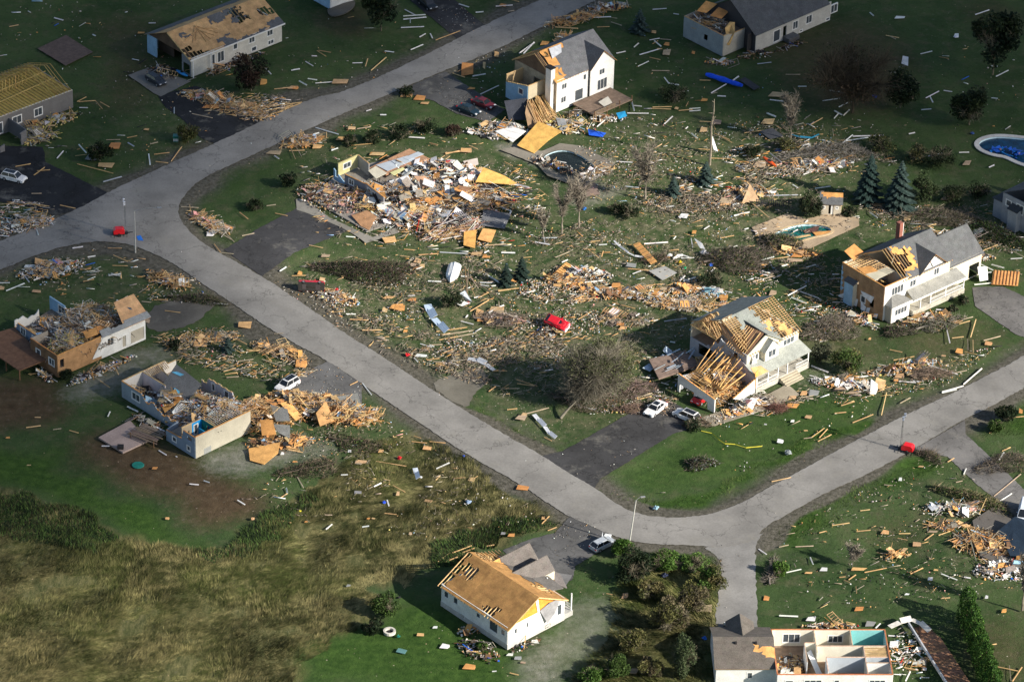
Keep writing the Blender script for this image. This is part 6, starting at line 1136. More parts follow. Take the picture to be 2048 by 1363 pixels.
blades('leafy_weeds', 'dense green weeds along the top of the lower left field', [[(-60, 975), (60, 985), (170, 1030), (240, 1075), (200, 1110), (60, 1080), (-60, 1060)], [(380, 1100), (440, 1098), (520, 1040), (600, 990), (640, 1010), (540, 1090), (430, 1130)], [(880, 1135), (1000, 1082), (1100, 1060), (1120, 1040), (1000, 1040), (860, 1100)]], 26, .5, 1.0, .10, (R(90), .8), lambda X, Y, r: colmix(len(X), G_MID+G_DARK, r, .5), 24)
# ------------------------------------------------------------ vehicles
def car(name, label, rear, front, col, L_=4.6, W_=1.84, H_=1.5, kind='sedan', cat_='car', z=0., group=None, glassroof=False, center=None):
    a, b = P(*rear), P(*front); hd = math.atan2(b.y-a.y, b.x-a.x); c = (a+b)/2 if center is None else P(*center); e = empty(name, (c.x, c.y, z), hd, label=label, cat=cat_, group=group); hl, hw = L_/2, W_/2
    suv = kind in ('suv', 'hatch', 'van'); bz = .92 if suv else .82
    prof = {'sedan': [(-hl, .42), (-hl+.05, .78), (-hl+.25, .90), (-hl+.95, .93), (hl-1.5, .90), (hl-.35, .72), (hl-.03, .58), (hl, .35), (hl-.1, .24), (-hl+.1, .24)],
            'suv': [(-hl, .45), (-hl+.04, .95), (-hl+.2, 1.0), (hl-1.25, 1.0), (hl-.3, .84), (hl-.03, .66), (hl, .4), (hl-.1, .28), (-hl+.1, .28)]}['suv' if suv or kind == 'pickup' else 'sedan']
    mb = MB(); rings = []
    for y, k, dz in ((-hw, .965, .03), (-hw+.1, 1, 0), (hw-.1, 1, 0), (hw, .965, .03)): rings.append([(x*k, y, (z_-.5)*(1-.12*(k < 1))+.5) for x, z_ in prof])
    mb.loft(rings, col); mb.build('body', 'paint', e)
    x0, x1, x2, x3 = {'sedan': (-hl+.75, -hl+1.45, .35, hl-1.35), 'suv': (-hl+.12, -hl+.5, .45, hl-1.15), 'hatch': (-hl+.12, -hl+.7, .4, hl-1.0), 'van': (-hl+.08, -hl+.2, 1.2, hl-.5), 'pickup': (-.4, -.2, .6, hl-1.2)}[kind]
    zb = .9 if not suv and kind != 'pickup' else .98; w0, w1 = hw-.08, hw-.3; mb = MB()
    mb.loft([[(x0, -w0, zb), (x3, -w0, zb), (x3, w0, zb), (x0, w0, zb)], [(x1, -w1, H_-.04), (x2, -w1, H_-.04), (x2, w1, H_-.04), (x1, w1, H_-.04)]], (.015, .018, .022)); mb.build('windows', 'glass', e)
    mb = MB(); mb.loft([[(x1-.08, -w1-.04, H_-.06), (x2+.06, -w1-.04, H_-.06), (x2+.06, w1+.04, H_-.06), (x1-.08, w1+.04, H_-.06)], [(x1, -w1+.08, H_), (x2-.06, -w1+.08, H_), (x2-.06, w1-.08, H_), (x1, w1-.08, H_)]], col)
    for s in (-1, 1):
        for (xa, xb) in ((x0, x1), (x3, x2), ((x0+x3)/2-.1, (x1+x2)/2)): mb.beam((xa, s*(w0+.01), zb-.02), (xb, s*(w1+.02), H_-.05), .055, .05, col)
    mb.build('roof', 'paint', e)
    if glassroof: boxpart(e, 'sunroof', x1+.1, x2-.15, -w1+.14, w1-.14, H_, H_+.015, (.015, .018, .022), 'glass')
    for sx in (-1, 1):
        for s in (-1, 1):
            x = sx*(hl-.88); mb = MB(); mb.tube((x, s*(hw-.20), .33), (x, s*(hw+.02), .33), .34, .34, BLK, 14); wo = mb.build('wheel', 'rubber', e); mb = MB(); mb.tube((x, s*(hw+.0), .33), (x, s*(hw+.035), .33), .2, .19, (.5, .5, .52), 10); mb.build('rim', 'metal', wo)
    for s in (-1, 1):
        boxpart(e, 'headlight', hl-.32, hl-.04, s*(hw-.3)-.2, s*(hw-.3)+.2, .6, .74, (.8, .82, .85), 'glass'); boxpart(e, 'taillight', -hl-.01, -hl+.12, s*(hw-.22)-.16, s*(hw-.22)+.16, .72, .9, (.45, .01, .01), 'glass'); boxpart(e, 'wing_mirror', hl-1.75, hl-1.6, s*(hw+.1)-.09, s*(hw+.1)+.09, .92, 1.05, col, 'paint')
    boxpart(e, 'number_plate', -hl-.02, -hl, -.26, .26, .55, .68, (.6, .62, .65)); boxpart(e, 'grille', hl-.03, hl+.01, -.5, .5, .36, .56, BLK, 'rubber')
    return e
CW = (.80, .80, .80)
car('suv', 'white sport utility car parked on the black driveway at the left edge', (3, 354), (53, 366), CW, 4.6, 1.85, 1.66, 'suv', glassroof=True)
car('car', 'dark car covered in dust on the concrete slab of the top left bungalow', (294, 154), (330, 176), (.03, .035, .045), 4.5, 1.8, 1.5, 'hatch')
car('suv', 'black sport utility car on the dark drive at the top edge', (838, 0), (872, 26), (.015, .018, .02), 4.7, 1.88, 1.7, 'suv')
car('car', 'dark blue sedan on the driveway of the white house, nearer the road', (917, 217), (958, 233), (.012, .03, .045), 4.6); car('car', 'dark red sedan behind the dark blue sedan by the white house', (946, 204), (988, 220), (.12, .012, .02), 4.6)
car('suv', 'white sport utility car half buried in boards at the cracked driveway', (597, 762), (552, 788), CW, 4.5, 1.85, 1.68, 'suv', glassroof=True)
e = car('car', 'white sedan with a long dark glass roof on the black driveway', (1331, 806), (1290, 838), CW, 4.7, 1.86, 1.44, glassroof=True); e = car('suv', 'white sport utility car with sunroof next to the fallen garage', (1395, 846), (1350, 827), CW, 4.6, 1.86, 1.68, 'suv', glassroof=True)
e = car('car', 'silver hatchback with an open door at the bottom driveway mouth', (1184, 1104), (1226, 1083), (.42, .46, .50), 4.4, 1.78, 1.55, 'hatch')
slab(e, 'open_door', [(.5, .95, .35), (1.5, 1.65, .35), (1.5, 1.68, 1.3), (.8, 1.05, 1.45)], .05, (.6, .63, .66), 'paint')
car('pickup_truck', 'dark pickup truck behind the bottom right garage', (1461, 1292), (1459, 1252), (.03, .04, .05), 5.3, 1.95, 1.75, 'pickup', 'truck'); car('car', 'bright red car crushed inside the fallen garage', (1418, 790), (1388, 812), (.55, .015, .02), 4.2, 1.75, 1.4, 'hatch')
car('van', 'white van partly cut by the right edge beside the dark blue roof', (2052, 1010), (2044, 1050), (.7, .75, .82), 5, 1.95, 2.0, 'van', 'van')
e = car('car', 'red car lying on its side by the road with its dark underside showing', (597, 583), (648, 585), (.55, .015, .035), 4.5, 1.8, 1.45, 'hatch', z=.92); hd = e.rotation_euler.z
e.rotation_euler = (Matrix.Rotation(hd, 4, 'Z') @ Matrix.Rotation(R(-97), 4, 'X')).to_euler()
mb = MB(); mb.box(-2.22, 2.22, -.9, .72, .10, .27, (.035, .033, .03)); mb.box(-1.6, 1.8, -.08, .1, .1, .17, (.12, .09, .07)); mb.box(.7, 1.5, -.5, .5, .08, .18, (.06, .05, .05)); mb.box(-1.55, -.9, -.5, .4, .08, .18, (.07, .06, .06))
for x_ in (-1.36, 1.36): mb.box(x_-.06, x_+.06, -.8, .8, .12, .2, (.10, .08, .07))
mb.build('underside', 'rubber', e)
# ------------------------------------------------------------ light towers and street lamps
def light_tower(label, px, hd, hgt, lean=0.):
    p = P(*px); e = empty('light_tower', (p.x, p.y, 0), R(hd), label=label, cat='light tower', group='red towable light towers'); mb = MB()
    pr = [(-.95, .5), (-.95, 1.15), (-.6, 1.45), (.6, 1.45), (.95, 1.15), (.95, .5)]; mb.loft([[(x, y, z) for x, z in pr] for y in (-.6, .6)], (.72, .012, .02)); mb.build('engine_housing', 'paint', e)
    mb = MB(); mb.box(-1.1, 1.5, -.5, .5, .38, .5, BLK); mb.beam((1.4, 0, .44), (2.4, 0, .44), .12, .1, BLK)
    for s in (-1, 1): mb.beam((-.9, s*.4, .44), (-.9, s*1.2, .44), .08, .08, BLK); mb.beam((-.9, s*1.2, .44), (-.9, s*1.2, 0), .06, .06, BLK); mb.beam((1.3, s*.4, .44), (1.3, s*1.1, .44), .08, .08, BLK); mb.beam((1.3, s*1.1, .44), (1.3, s*1.1, 0), .06, .06, BLK)
    mb.build('trailer_frame', 'metal', e)
    for s in (-1, 1): mb = MB(); mb.tube((0, s*.62, .32), (0, s*.82, .32), .32, .32, BLK, 12); mb.build('wheel', 'rubber', e)
    mb = MB(); x0 = 1.15; c_ = (.35, .36, .36)
    for k, (z0, z1, w_) in enumerate(((.5, 2.8, .12), (2.4, 4.8, .1), (4.4, hgt, .07))):
        for sx, sy in ((-1, -1), (1, -1), (-1, 1), (1, 1)): mb.beam((x0+sx*w_, sy*w_, z0), (x0+sx*w_, sy*w_, z1), .035, .035, c_)
        z = z0
        while z < z1-.3: mb.beam((x0-w_, -w_, z), (x0+w_, w_, z+.3), .03, .03, c_); mb.beam((x0+w_, -w_, z), (x0-w_, w_, z+.3), .03, .03, c_); z += .3
    mb.beam((x0, -.6, hgt), (x0, .6, hgt), .07, .07, c_); mb.build('mast', 'metal', e)
    for y_ in (-.55, .5):
        for z_ in (-.2, .25): mb = MB(); mb.tube((x0+.05, y_, hgt+z_), (x0-.28, y_-.05, hgt+z_-.05), .14, .24, (.65, .68, .75), 10); mb.build('flood_lamp', 'metal', e)
light_tower('red light tower trailer at the left road junction', (238, 470), 10, 6.6); light_tower('red light tower trailer at the edge of the lower right road', (1815, 903), 160, 6.4)
def lamp(label, px, hgt, arm, lean=(0, 0), col=(.45, .45, .43)):
    p = P(*px); e = empty('street_lamp', (p.x, p.y, 0), 0, label=label, cat='street lamp', group='street lamps'); mb = MB(); t = Vector((lean[0], lean[1], hgt)); mb.tube((0, 0, 0), t, .12, .08, col, 8); mb.build('pole', 'concrete', e)
    mb = MB(); q = t+Vector((arm[0]*.5, arm[1]*.5, .45)); s = t+Vector((arm[0], arm[1], .55)); mb.tube(t, q, .05, .045, col, 6); mb.tube(q, s, .045, .04, col, 6); mb.build('arm', 'metal', e); mb = MB(); d = Vector((arm[0], arm[1], 0)).normalized(); mb.obox(s+d*.25, d*.35, Vector((-d.y, d.x, 0))*.14, Vector((0, 0, .07)), (.55, .55, .55)); mb.build('lamp_head', 'metal', e)
lamp('tall straight street lamp with long arm at the left road junction', (271, 505), 8.3, (4.0, .3)); lamp('leaning street lamp at the lower road bend beside the green bushes', (1258, 1090), 8.4, (.8, .2), (.75, 0), (.52, .52, .48))
# ------------------------------------------------------------ single recognisable things
def single(name, mb, m, px, label, cat_, z=0., **k):
    o = mb.build(name, m, label=label, cat=cat_, **k); p = P(*px); o.location = (p.x, p.y, z); return o
# overturned boat
e = empty('boat', P(905, 549), R(-97), label='white boat lying upside down on the debris covered lawn', cat='boat'); mb = MB(); rings = []
for t in np.linspace(0, 1, 12):
    x = -2.7+5.4*t; wd = 1.12*(1-max(0, (t-.45)/.55)**2.2)+.02; hh = .95*(1-.3*t**3); rings.append([(x, wd, .0), (x, wd*.97, hh*.4), (x, wd*.6, hh*.8), (x, 0, hh), (x, -wd*.6, hh*.8), (x, -wd*.97, hh*.4), (x, -wd, 0)])
mb.loft(rings, (.78, .80, .80)); mb.build('hull', 'paint', e); mb = MB(); mb.beam((-2.7, 0, .97), (2.2, 0, .80), .08, .1, (.6, .62, .65))
for s in (-1, 1): mb.beam((-2.7, s*.6, .78), (1.2, s*.55, .72), .05, .07, (.6, .62, .65))
mb.build('keel', 'paint', e); mb = MB(); mb.box(-2.9, -2.7, -.25, .25, .1, .7, BLK); mb.build('stern_motor_bracket', 'rubber', e)
# crushed red car
e = car('car', 'crushed bright red car tilted on dark wreckage in the open debris field', (1096, 648), (1134, 662), (.60, .015, .03), 4.3, 1.8, 1.25, 'hatch', z=.55); hd = e.rotation_euler.z
e.rotation_euler = (Matrix.Rotation(hd, 4, 'Z') @ Matrix.Rotation(R(24), 4, 'X') @ Matrix.Rotation(R(6), 4, 'Y')).to_euler(); mb = MB(); mb.loft([[(x, y, z) for x, z in ((1.2, .3), (2.05, .3), (2.25, .5), (2.1, .62), (1.3, .6))] for y in (-.98, .5)], (.70, .70, .70)); mb.build('torn_bumper', 'wall', e)
mb = MB(); mb.loft([[(math.cos(a)*r_*1.6+.1, math.sin(a)*r_*.85, z+random.uniform(-.08, .08)) for a in np.linspace(0, 6.283, 14, endpoint=False)] for r_, z in ((1.0, .95), (.9, 1.2), (.6, 1.22), (.3, 1.0))], (.62, .02, .035)); mb.build('crumpled_roof', 'paint', e)
heap((1095, 668), 2.3, 1.5, 10, 1.1, 24, 6, 90, 'dark', 'dark twisted wreckage under the left side of the crushed red car')
# long blue tarp, kayaks
def tube_thing(name, label, cat_, a, b, r_, col, m, z=.35, prof=None, ov=None):
    p, q = P(*a), P(*b); e = empty(name, ((p.x+q.x)/2, (p.y+q.y)/2, 0), math.atan2(q.y-p.y, q.x-p.x), label=label, cat=cat_); Ln = (q-p).length; mb = MB(); rings = []
    for t in np.linspace(0, 1, 14):
        k = prof(t); rings.append([(-Ln/2+Ln*t, math.cos(a_)*r_*k, z+math.sin(a_)*r_*k*.6) for a_ in np.linspace(0, 6.283, 10, endpoint=False)])
    mb.loft(rings, col); mb.build('hull' if 'kayak' in name else 'sheet', m, e)
    if ov: mb = MB(); mb.loft([[(math.cos(a_)*Ln*.12, math.sin(a_)*r_*.6, zz) for a_ in np.linspace(0, 6.283, 12, endpoint=False)] for zz in (z+r_*.4, z+r_*.62)], ov); mb.build('cockpit', 'rubber', e)
    return e
tube_thing('blue_tarp', 'long rolled bright blue tarp on the dark upper lawn', 'tarp', (1412, 153), (1484, 176), .85, (.01, .09, .75), 'cloth', .5, lambda t: .45+.5*abs(math.sin(t*3.1))**.5*(.8+.25*math.sin(t*17))*(1-.35*t))
tube_thing('kayak', 'red and orange kayak in the debris below the bare brown tree', 'kayak', (1525, 316), (1553, 337), .42, (.80, .10, .01), 'paint', .35, lambda t: abs(math.sin(t*3.1416))**.6+.02, BLK); tube_thing('kayak', 'light blue kayak at the open end of the top left bungalow', 'kayak', (352, 143), (376, 156), .42, (.02, .25, .6), 'paint', .35, lambda t: abs(math.sin(t*3.1416))**.6+.02, BLK)
def ribbon(name, label, pts, wd, col, m='siding', cat_='siding', z0=.15):
    c = [P(*p) for p in pts]; o_ = c[0].copy(); o_.z = 0; mb = MB()
    for i in range(len(c)-1):
        a, b = c[i]-o_, c[i+1]-o_; d = (b-a).normalized(); s = Vector((-d.y, d.x, 0))*wd/2*(1-.3*(i/(len(c)-1))); u = Vector((0, 0, .05+.45*wd*(i % 2)))
        mb.add([a-s+Vector((0, 0, z0)), a+s+Vector((0, 0, z0))+u, b+s+Vector((0, 0, z0))+u, b-s+Vector((0, 0, z0))]+[v+Vector((0, 0, .05)) for v in (a-s+Vector((0, 0, z0)), a+s+Vector((0, 0, z0))+u, b+s+Vector((0, 0, z0))+u, b-s+Vector((0, 0, z0)))], [(0, 1, 2, 3), (7, 6, 5, 4), (0, 4, 5, 1), (1, 5, 6, 2), (2, 6, 7, 3), (3, 7, 4, 0)], col)
    o = mb.build(name, m, label=label, cat=cat_); o.location = o_; return o
ribbon('siding_strip', 'wide curved pale blue siding strip lying over the dark green bush', [(855, 612), (860, 625), (868, 640), (880, 653), (893, 668)], 1.3, (.50, .62, .76), z0=.3); ribbon('siding_strip', 'twisted white siding strip on the grass left of the black driveway', [(1068, 830), (1078, 842), (1090, 855), (1099, 868), (1112, 878)], .7, (.68, .70, .75)); ribbon('siding_strip', 'curved grey white strip lying across the small gravel pull off', [(936, 719), (955, 722), (972, 730), (988, 742)], .9, (.50, .53, .57))
ribbon('siding_strip', 'long white curved gutter on the lawn right of the spruce pair', [(1228, 483), (1240, 495), (1256, 507), (1270, 514), (1288, 517)], .3, (.66, .68, .7)); ribbon('garden_hose', 'yellow hose winding over the front lawn of the collapsed garage house', [(1402, 862), (1424, 867), (1438, 880), (1450, 888), (1470, 889), (1492, 896), (1524, 893)], .08, (.55, .50, .05), 'cloth', 'hose', .05); ribbon('siding_strip', 'blue curved strip on the lawn beside the bare brown tree', [(1580, 270), (1600, 276), (1622, 278), (1638, 270)], .3, (.03, .25, .40)); ribbon('white_pipe', 'curved white pipe by the yellow and green yard toys', [(1346, 519), (1354, 513), (1366, 512), (1378, 516)], .25, WHT)
ribbon('siding_strip', 'crumpled white awning on the ground left of the fallen deck', [(1292, 741), (1305, 732), (1318, 726), (1332, 712), (1338, 702)], 1.5, (.45, .55, .66), 'cloth', 'awning'); ribbon('siding_strip', 'white plastic sheet trailing from the corner of the opened bungalow', [(1778, 1262), (1800, 1252), (1822, 1247), (1840, 1255), (1858, 1272)], .9, (.62, .6, .55), 'cloth', 'plastic sheet', .8); ribbon('siding_strip', 'white and blue shard standing in the long grass near the road', [(830, 940), (833, 950), (836, 962)], .8, (.62, .68, .76), z0=.4)
def shard(name, label, pts, col, m='cloth', cat_='sheet'):
    mb = MB(); c = [P(*p) for p in pts]; o_ = c[0].copy(); o_.z = 0; mb.plate([v-o_ for v in c], .05, col); o = mb.build(name, m, label=label, cat=cat_); o.location = o_
shard('white_rag', 'white rag hanging on the tall limbless trunk', [(1422, 278, 3.2), (1428, 300, 1.2), (1436, 303, .6), (1425, 272, 3.6)], (.62, .66, .72)); shard('white_shard', 'torn white sheet caught on the brush heap left of the teal pool', [(1388, 476, 1.6), (1404, 486, 1.2), (1410, 498, .4), (1400, 496, .4)], (.72, .74, .76)); shard('grey_sheet', 'pale grey square sheet lying flat beside the yard toys', [(1297, 541, .3), (1330, 532, .4), (1354, 545, .3), (1325, 560, .2)], (.34, .34, .32), 'wall')
shard('triangular_sheet', 'tall triangular tan panel with white edge standing above the teal pool', [(1484, 405, .4), (1500, 367, 2.4), (1520, 402, .4)], (.50, .34, .20), 'osb', 'panel'); shard('white_shard', 'white twisted cladding leaning on the lone pole near the boat', [(920, 586, 2.2), (930, 580, 2.6), (944, 603, .4), (930, 601, .3)], (.48, .55, .63)); shard('white_tarp', 'white tarp piece near the small red bag right of the boat pole', [(909, 606, .4), (925, 600, .6), (938, 606, .4), (924, 612, .2)], (.72, .73, .74))
shard('blue_tarp', 'flat blue tarp scrap on the road beside the left street lamp', [(273, 472, .12), (281, 470, .15), (287, 481, .12), (276, 480, .12)], (.02, .16, .6)); shard('blue_tarp', 'crumpled blue tarp at the foot of the white house wreckage', [(1176, 258, .6), (1192, 262, .8), (1212, 266, .5), (1205, 274, .3), (1178, 270, .3)], (.015, .10, .62)); shard('blue_tarp', 'turquoise blue tarp beside the wrecked wooden deck', [(1232, 226, .8), (1250, 222, 1.0), (1254, 232, .5), (1238, 238, .4)], (.02, .30, .58))
shard('wooden_crate', 'open wooden shipping frame on the upper right lawn by the blue tarp', [(1478, 160, .3), (1490, 154, .3), (1520, 174, .3), (1508, 180, .3)], (.05, .05, .055), 'wood', 'frame'); shard('dark_tarp', 'dark mound of shingles under the bare brown tree', [(1518, 262, .5), (1545, 256, .9), (1568, 272, .6), (1540, 278, .3)], (.07, .075, .085), 'shingle', 'roof piece'); shard('brown_pad', 'large square brown pad on the dark lawn between the top left houses', [(75, 97, .25), (132, 70, .25), (186, 104, .25), (131, 131, .25)], (.12, .085, .07), 'wood', 'pad')
shard('brown_square', 'square bare brown bed below the three bare trees', [(1147, 368, .1), (1190, 365, .1), (1200, 388, .1), (1150, 396, .1)], (.22, .16, .13), 'concrete', 'bed') 
# corrugated orange panel
e = empty('ribbed_sheet', P(2011, 555), 0, label='bright orange panel with parallel ribs beside the gravel driveway on the right', cat='panel'); a_, b_, c_ = [P(x, y, .4)-P(2011, 555) for x, y in ((1983, 568), (2036, 571), (1987, 540))]; mb = MB(); mb.plate([a_, b_, b_+c_-a_, c_], .06, (.70, .36, .13)); mb.build('board', 'osb', e)
for i in range(8): q = a_+(b_-a_)*(i+.5)/8; mb = MB(); mb.beam(q+Vector((0, 0, .06)), q+(c_-a_)+Vector((0, 0, .06)), .1, .12, (.40, .19, .08)); mb.build('rib', 'wood', e)
for px1, px2, lb in (((1272, 488), (1308, 524), 'long orange ribbed panel leaning on the lawn right of the white gutter'), ((1112, 553), (1138, 526), 'orange ribbed panel raised at the left of the dense tan debris')):
    a, b = P(*px1, .4), P(*px2, .7); d = (b-a); e = empty('ribbed_sheet', (a+b)/2-Vector((0, 0, .5)), math.atan2(d.y, d.x), label=lb, cat='panel'); ln = d.length; mb = MB(); mb.obox((0, 0, .5), (ln/2, 0, 0), (0, .6, .15), (0, 0, .03), (.62, .34, .12)); mb.build('board', 'osb', e)
    for i in range(7): mb = MB(); x_ = -ln/2+ln*(i+.5)/7; mb.beam((x_, -.6, .44), (x_, .6, .74), .08, .1, (.40, .22, .09)); mb.build('rib', 'wood', e)
# fire pit, mats, boxes
e = empty('fire_pit', P(779, 1264), 0, label='round white stone fire pit on the shaded lawn left of the white bungalow', cat='fire pit'); mb = MB(); cr = lambda r_, z: [(math.cos(a)*r_, math.sin(a)*r_, z) for a in np.linspace(0, 6.283, 16, endpoint=False)]
mb.loft([cr(.95, 0), cr(.95, .4), cr(.62, .4), cr(.6, .05)], (.55, .53, .48), cap=False); mb.build('stone_ring', 'concrete', e); mb = MB(); mb.loft([cr(.62, .04), cr(.5, .1)], BLK); mb.build('ash', 'rubber', e)
def ball(name, px, r_, col, label, cat_, m='cloth', sz=.55):
    r_ *= .85; col = jit(tuple(v*.85 for v in col), .1)
    mb = MB(); rg_ = [[(math.cos(a)*r_*math.sin(t), math.sin(a)*r_*math.sin(t), r_*sz*(1-math.cos(t))) for a in np.linspace(0, 6.283, 9, endpoint=False)] for t in (.4, .9, 1.5, 2.1, 2.7)]
    rg_ = [[(x*random.uniform(.45, 1.25), y*random.uniform(.45, 1.25), z*random.uniform(.5, 1.1)) for x, y, z in q] for q in rg_]; mb.loft(rg_, col); single(name, mb, m, px, label, cat_)
for a in ((505, 1038, .42, (.70, .42, .22), 'orange round ball in the weeds at the top of the long grass', 'ball'), (799, 917, .5, (.6, .02, .03), 'red bag in the grass between the road and the long grass', 'bag'), (815, 711, .6, (.72, .02, .03), 'bright red plastic piece at the verge above the road', 'plastic piece'), (673, 580, .4, (.65, .03, .04), 'small red bag right of the overturned red car', 'bag'), (936, 607, .4, (.55, .03, .04), 'small red bag beside the white tarp piece', 'bag'),
          (985, 643, .4, (.65, .03, .04), 'small red bag left of the crushed red car, among tan panels', 'bag'), (1169, 419, .55, (.02, .2, .62), 'blue drum below the bare trees', 'drum'), (1360, 525, .5, (.7, .5, .02), 'yellow toy right of the white pipe', 'toy'), (1370, 537, .4, (.02, .3, .12), 'green toy right of the white pipe', 'toy'), (1422, 531, .5, (.02, .12, .6), 'blue bin left of the brush heap by the pool', 'bin'), (1340, 512, .6, (.75, .76, .78), 'white bag above the pale grey sheet', 'bag'),
          (1496, 306, .7, (.3, .03, .05), 'dark red plastic sled near the dark green shrub', 'sled'), (1520, 270, .3, (.03, .2, .5), 'small blue bag below the dark mound of shingles', 'bag'), (762, 1213, .5, (.75, .12, .03), 'orange red toy at the bush left of the white bungalow', 'toy'), (764, 1207, .4, (.02, .3, .7), 'light blue toy on top of the orange red toy', 'toy'), (797, 1273, .4, (.01, .2, .15), 'dark green bin beside the fire pit', 'bin'), (798, 1195, .35, BLK, 'small black bag at the bush left of the bungalow', 'bag'), (1911, 75, .5, (.7, .75, .85), 'white cloth lump on the dark upper right lawn', 'cloth'),
          (927, 912, .3, (.03, .1, .6), 'tiny blue piece of plastic at the lower verge', 'plastic piece'), (768, 1005, .4, (.02, .08, .6), 'blue plastic piece in the middle of the long grass', 'plastic piece'), (937, 1005, .6, (.3, .4, .6), 'blue and white crumpled sheet near the lower verge', 'sheet'), (600, 1022, .3, (.8, .75, .05), 'tiny yellow piece in the weeds', 'plastic piece'), (1576, 907, .8, (.3, .33, .36), 'grey mangled bicycle like wreck at the verge of the front lawn', 'wreck'), (1330, 605, .4, (.6, .03, .04), 'small red bag in the dense tan debris', 'bag'), (1408, 508, .9, (.7, .72, .74), 'white crumpled fabric left of the brush heap', 'fabric'),
          (412, 903, .0, BLK, '', ''), (1312, 1017, .6, (.35, .55, .65), 'light blue scrap on the gravel shoulder at the road bend', 'scrap'), (1409, 1277, .5, (.03, .16, .65), 'blue tarp scrap behind the bottom right garage', 'scrap'), (1328, 1152, .7, (.03, .04, .09), 'navy bag in the thicket below the road bend', 'bag'), (842, 955, .3, (.6, .65, .7), 'small white piece right of the standing shard', 'scrap'), (1945, 268, .5, (.05, .1, .3), 'blue lump beside the blue pool corner', 'scrap'), (1748, 195, .7, (.01, .06, .35), 'blue plastic tub under the broad brown tree', 'tub'), (640, 540, .3, WHT, 'small white scrap on the dark fallen crown', 'scrap')):
    if a[2]: ball(a[5].replace(' ', '_'), a[:2], a[2], a[3], a[4], a[5])
mb = MB(); mb.box(-.75, .75, -.4, .4, 0, 1.1, (.66, .68, .68)); mb.box(-.7, .7, -.35, .35, 1.1, 1.14, (.3, .3, .3)); single('air_conditioner', mb, 'metal', (412, 903), 'white air conditioner box at the corner of the beige wall', 'air conditioner').rotation_euler = (0, 0, R(45))
mb = MB(); mb.loft([cr(1.0, .05), cr(.95, .12)], (.01, .16, .13)); single('round_mat', mb, 'cloth', (276, 930), 'round teal green mat on the brown lawn', 'mat'); mb = MB(); mb.box(-.7, .7, -.5, .5, .05, .14, (.10, .22, .22)); single('green_board', mb, 'wall', (803, 1302), 'dull teal board on the lawn below the fire pit', 'board').rotation_euler = (0, 0, R(-20))
mb = MB(); mb.box(-.45, .45, -.45, .45, 0, 1.1, (.01, .14, .11)); mb.box(-.5, .5, -.5, .5, 1.1, 1.2, (.02, .2, .16)); mb.box(-.45, .45, -.5, -.45, .2, .7, (.5, .52, .52)); single('utility_box', mb, 'paint', (352, 282), 'green utility box beside the olive bush at the road', 'utility box')
# picket fence bits and lone pole
mb = MB(); mb.tube((0, 0, 0), (.3, 0, 5.4), .14, .1, (.2, .16, .12), 6); single('wooden_pole', mb, 'wood', (932, 590), 'thin leaning brown pole right of the overturned boat', 'pole'); mb = MB(); mb.tube((0, 0, 0), (7.4, -9.5, .6), .1, .07, (.30, .25, .18), 6); single('fallen_pole', mb, 'wood', (938, 556), 'long pale fallen pole running down from the overturned boat', 'pole')
e = empty('dark_fence', P(1545, 412), R(-2), label='short dark garden fence left of the garden shed', cat='fence'); mb = MB()
for i in range(16): mb.box(-2.9+i*.37, -2.75+i*.37, -.03, .03, 0, 1.3, (.05, .05, .055))
mb.build('pickets', 'wood', e); mb = MB(); mb.beam((-3, 0, 1.1), (3, 0, 1.1), .06, .08, (.05, .05, .055)); mb.build('rail', 'wood', e)
PAL['lumg'] = [(LUM, 5), (LUM2, 6), (OSB, 2), (GREYW, 7), ((.42, .35, .26), 6)]; PAL['twig'] = [((.24, .20, .15), 5), ((.34, .30, .24), 3), ((.14, .11, .09), 4), (LUM2, 1)]; PAL['grit'] = [((.4, .38, .34), 6), ((.1, .1, .1), 3), (LUM2, 2), ((.16, .12, .08), 4), (WHT, 1)]; PAL['blue2'] = [((.2, .38, .48), 5), (LBLUE, 4), (GREYW, 3), (DRY, 2)]; PAL['pinkl'] = [(LUM, 5), (PINK, 2), (WHT, 3), (GREYW, 3), (LUM2, 4)]
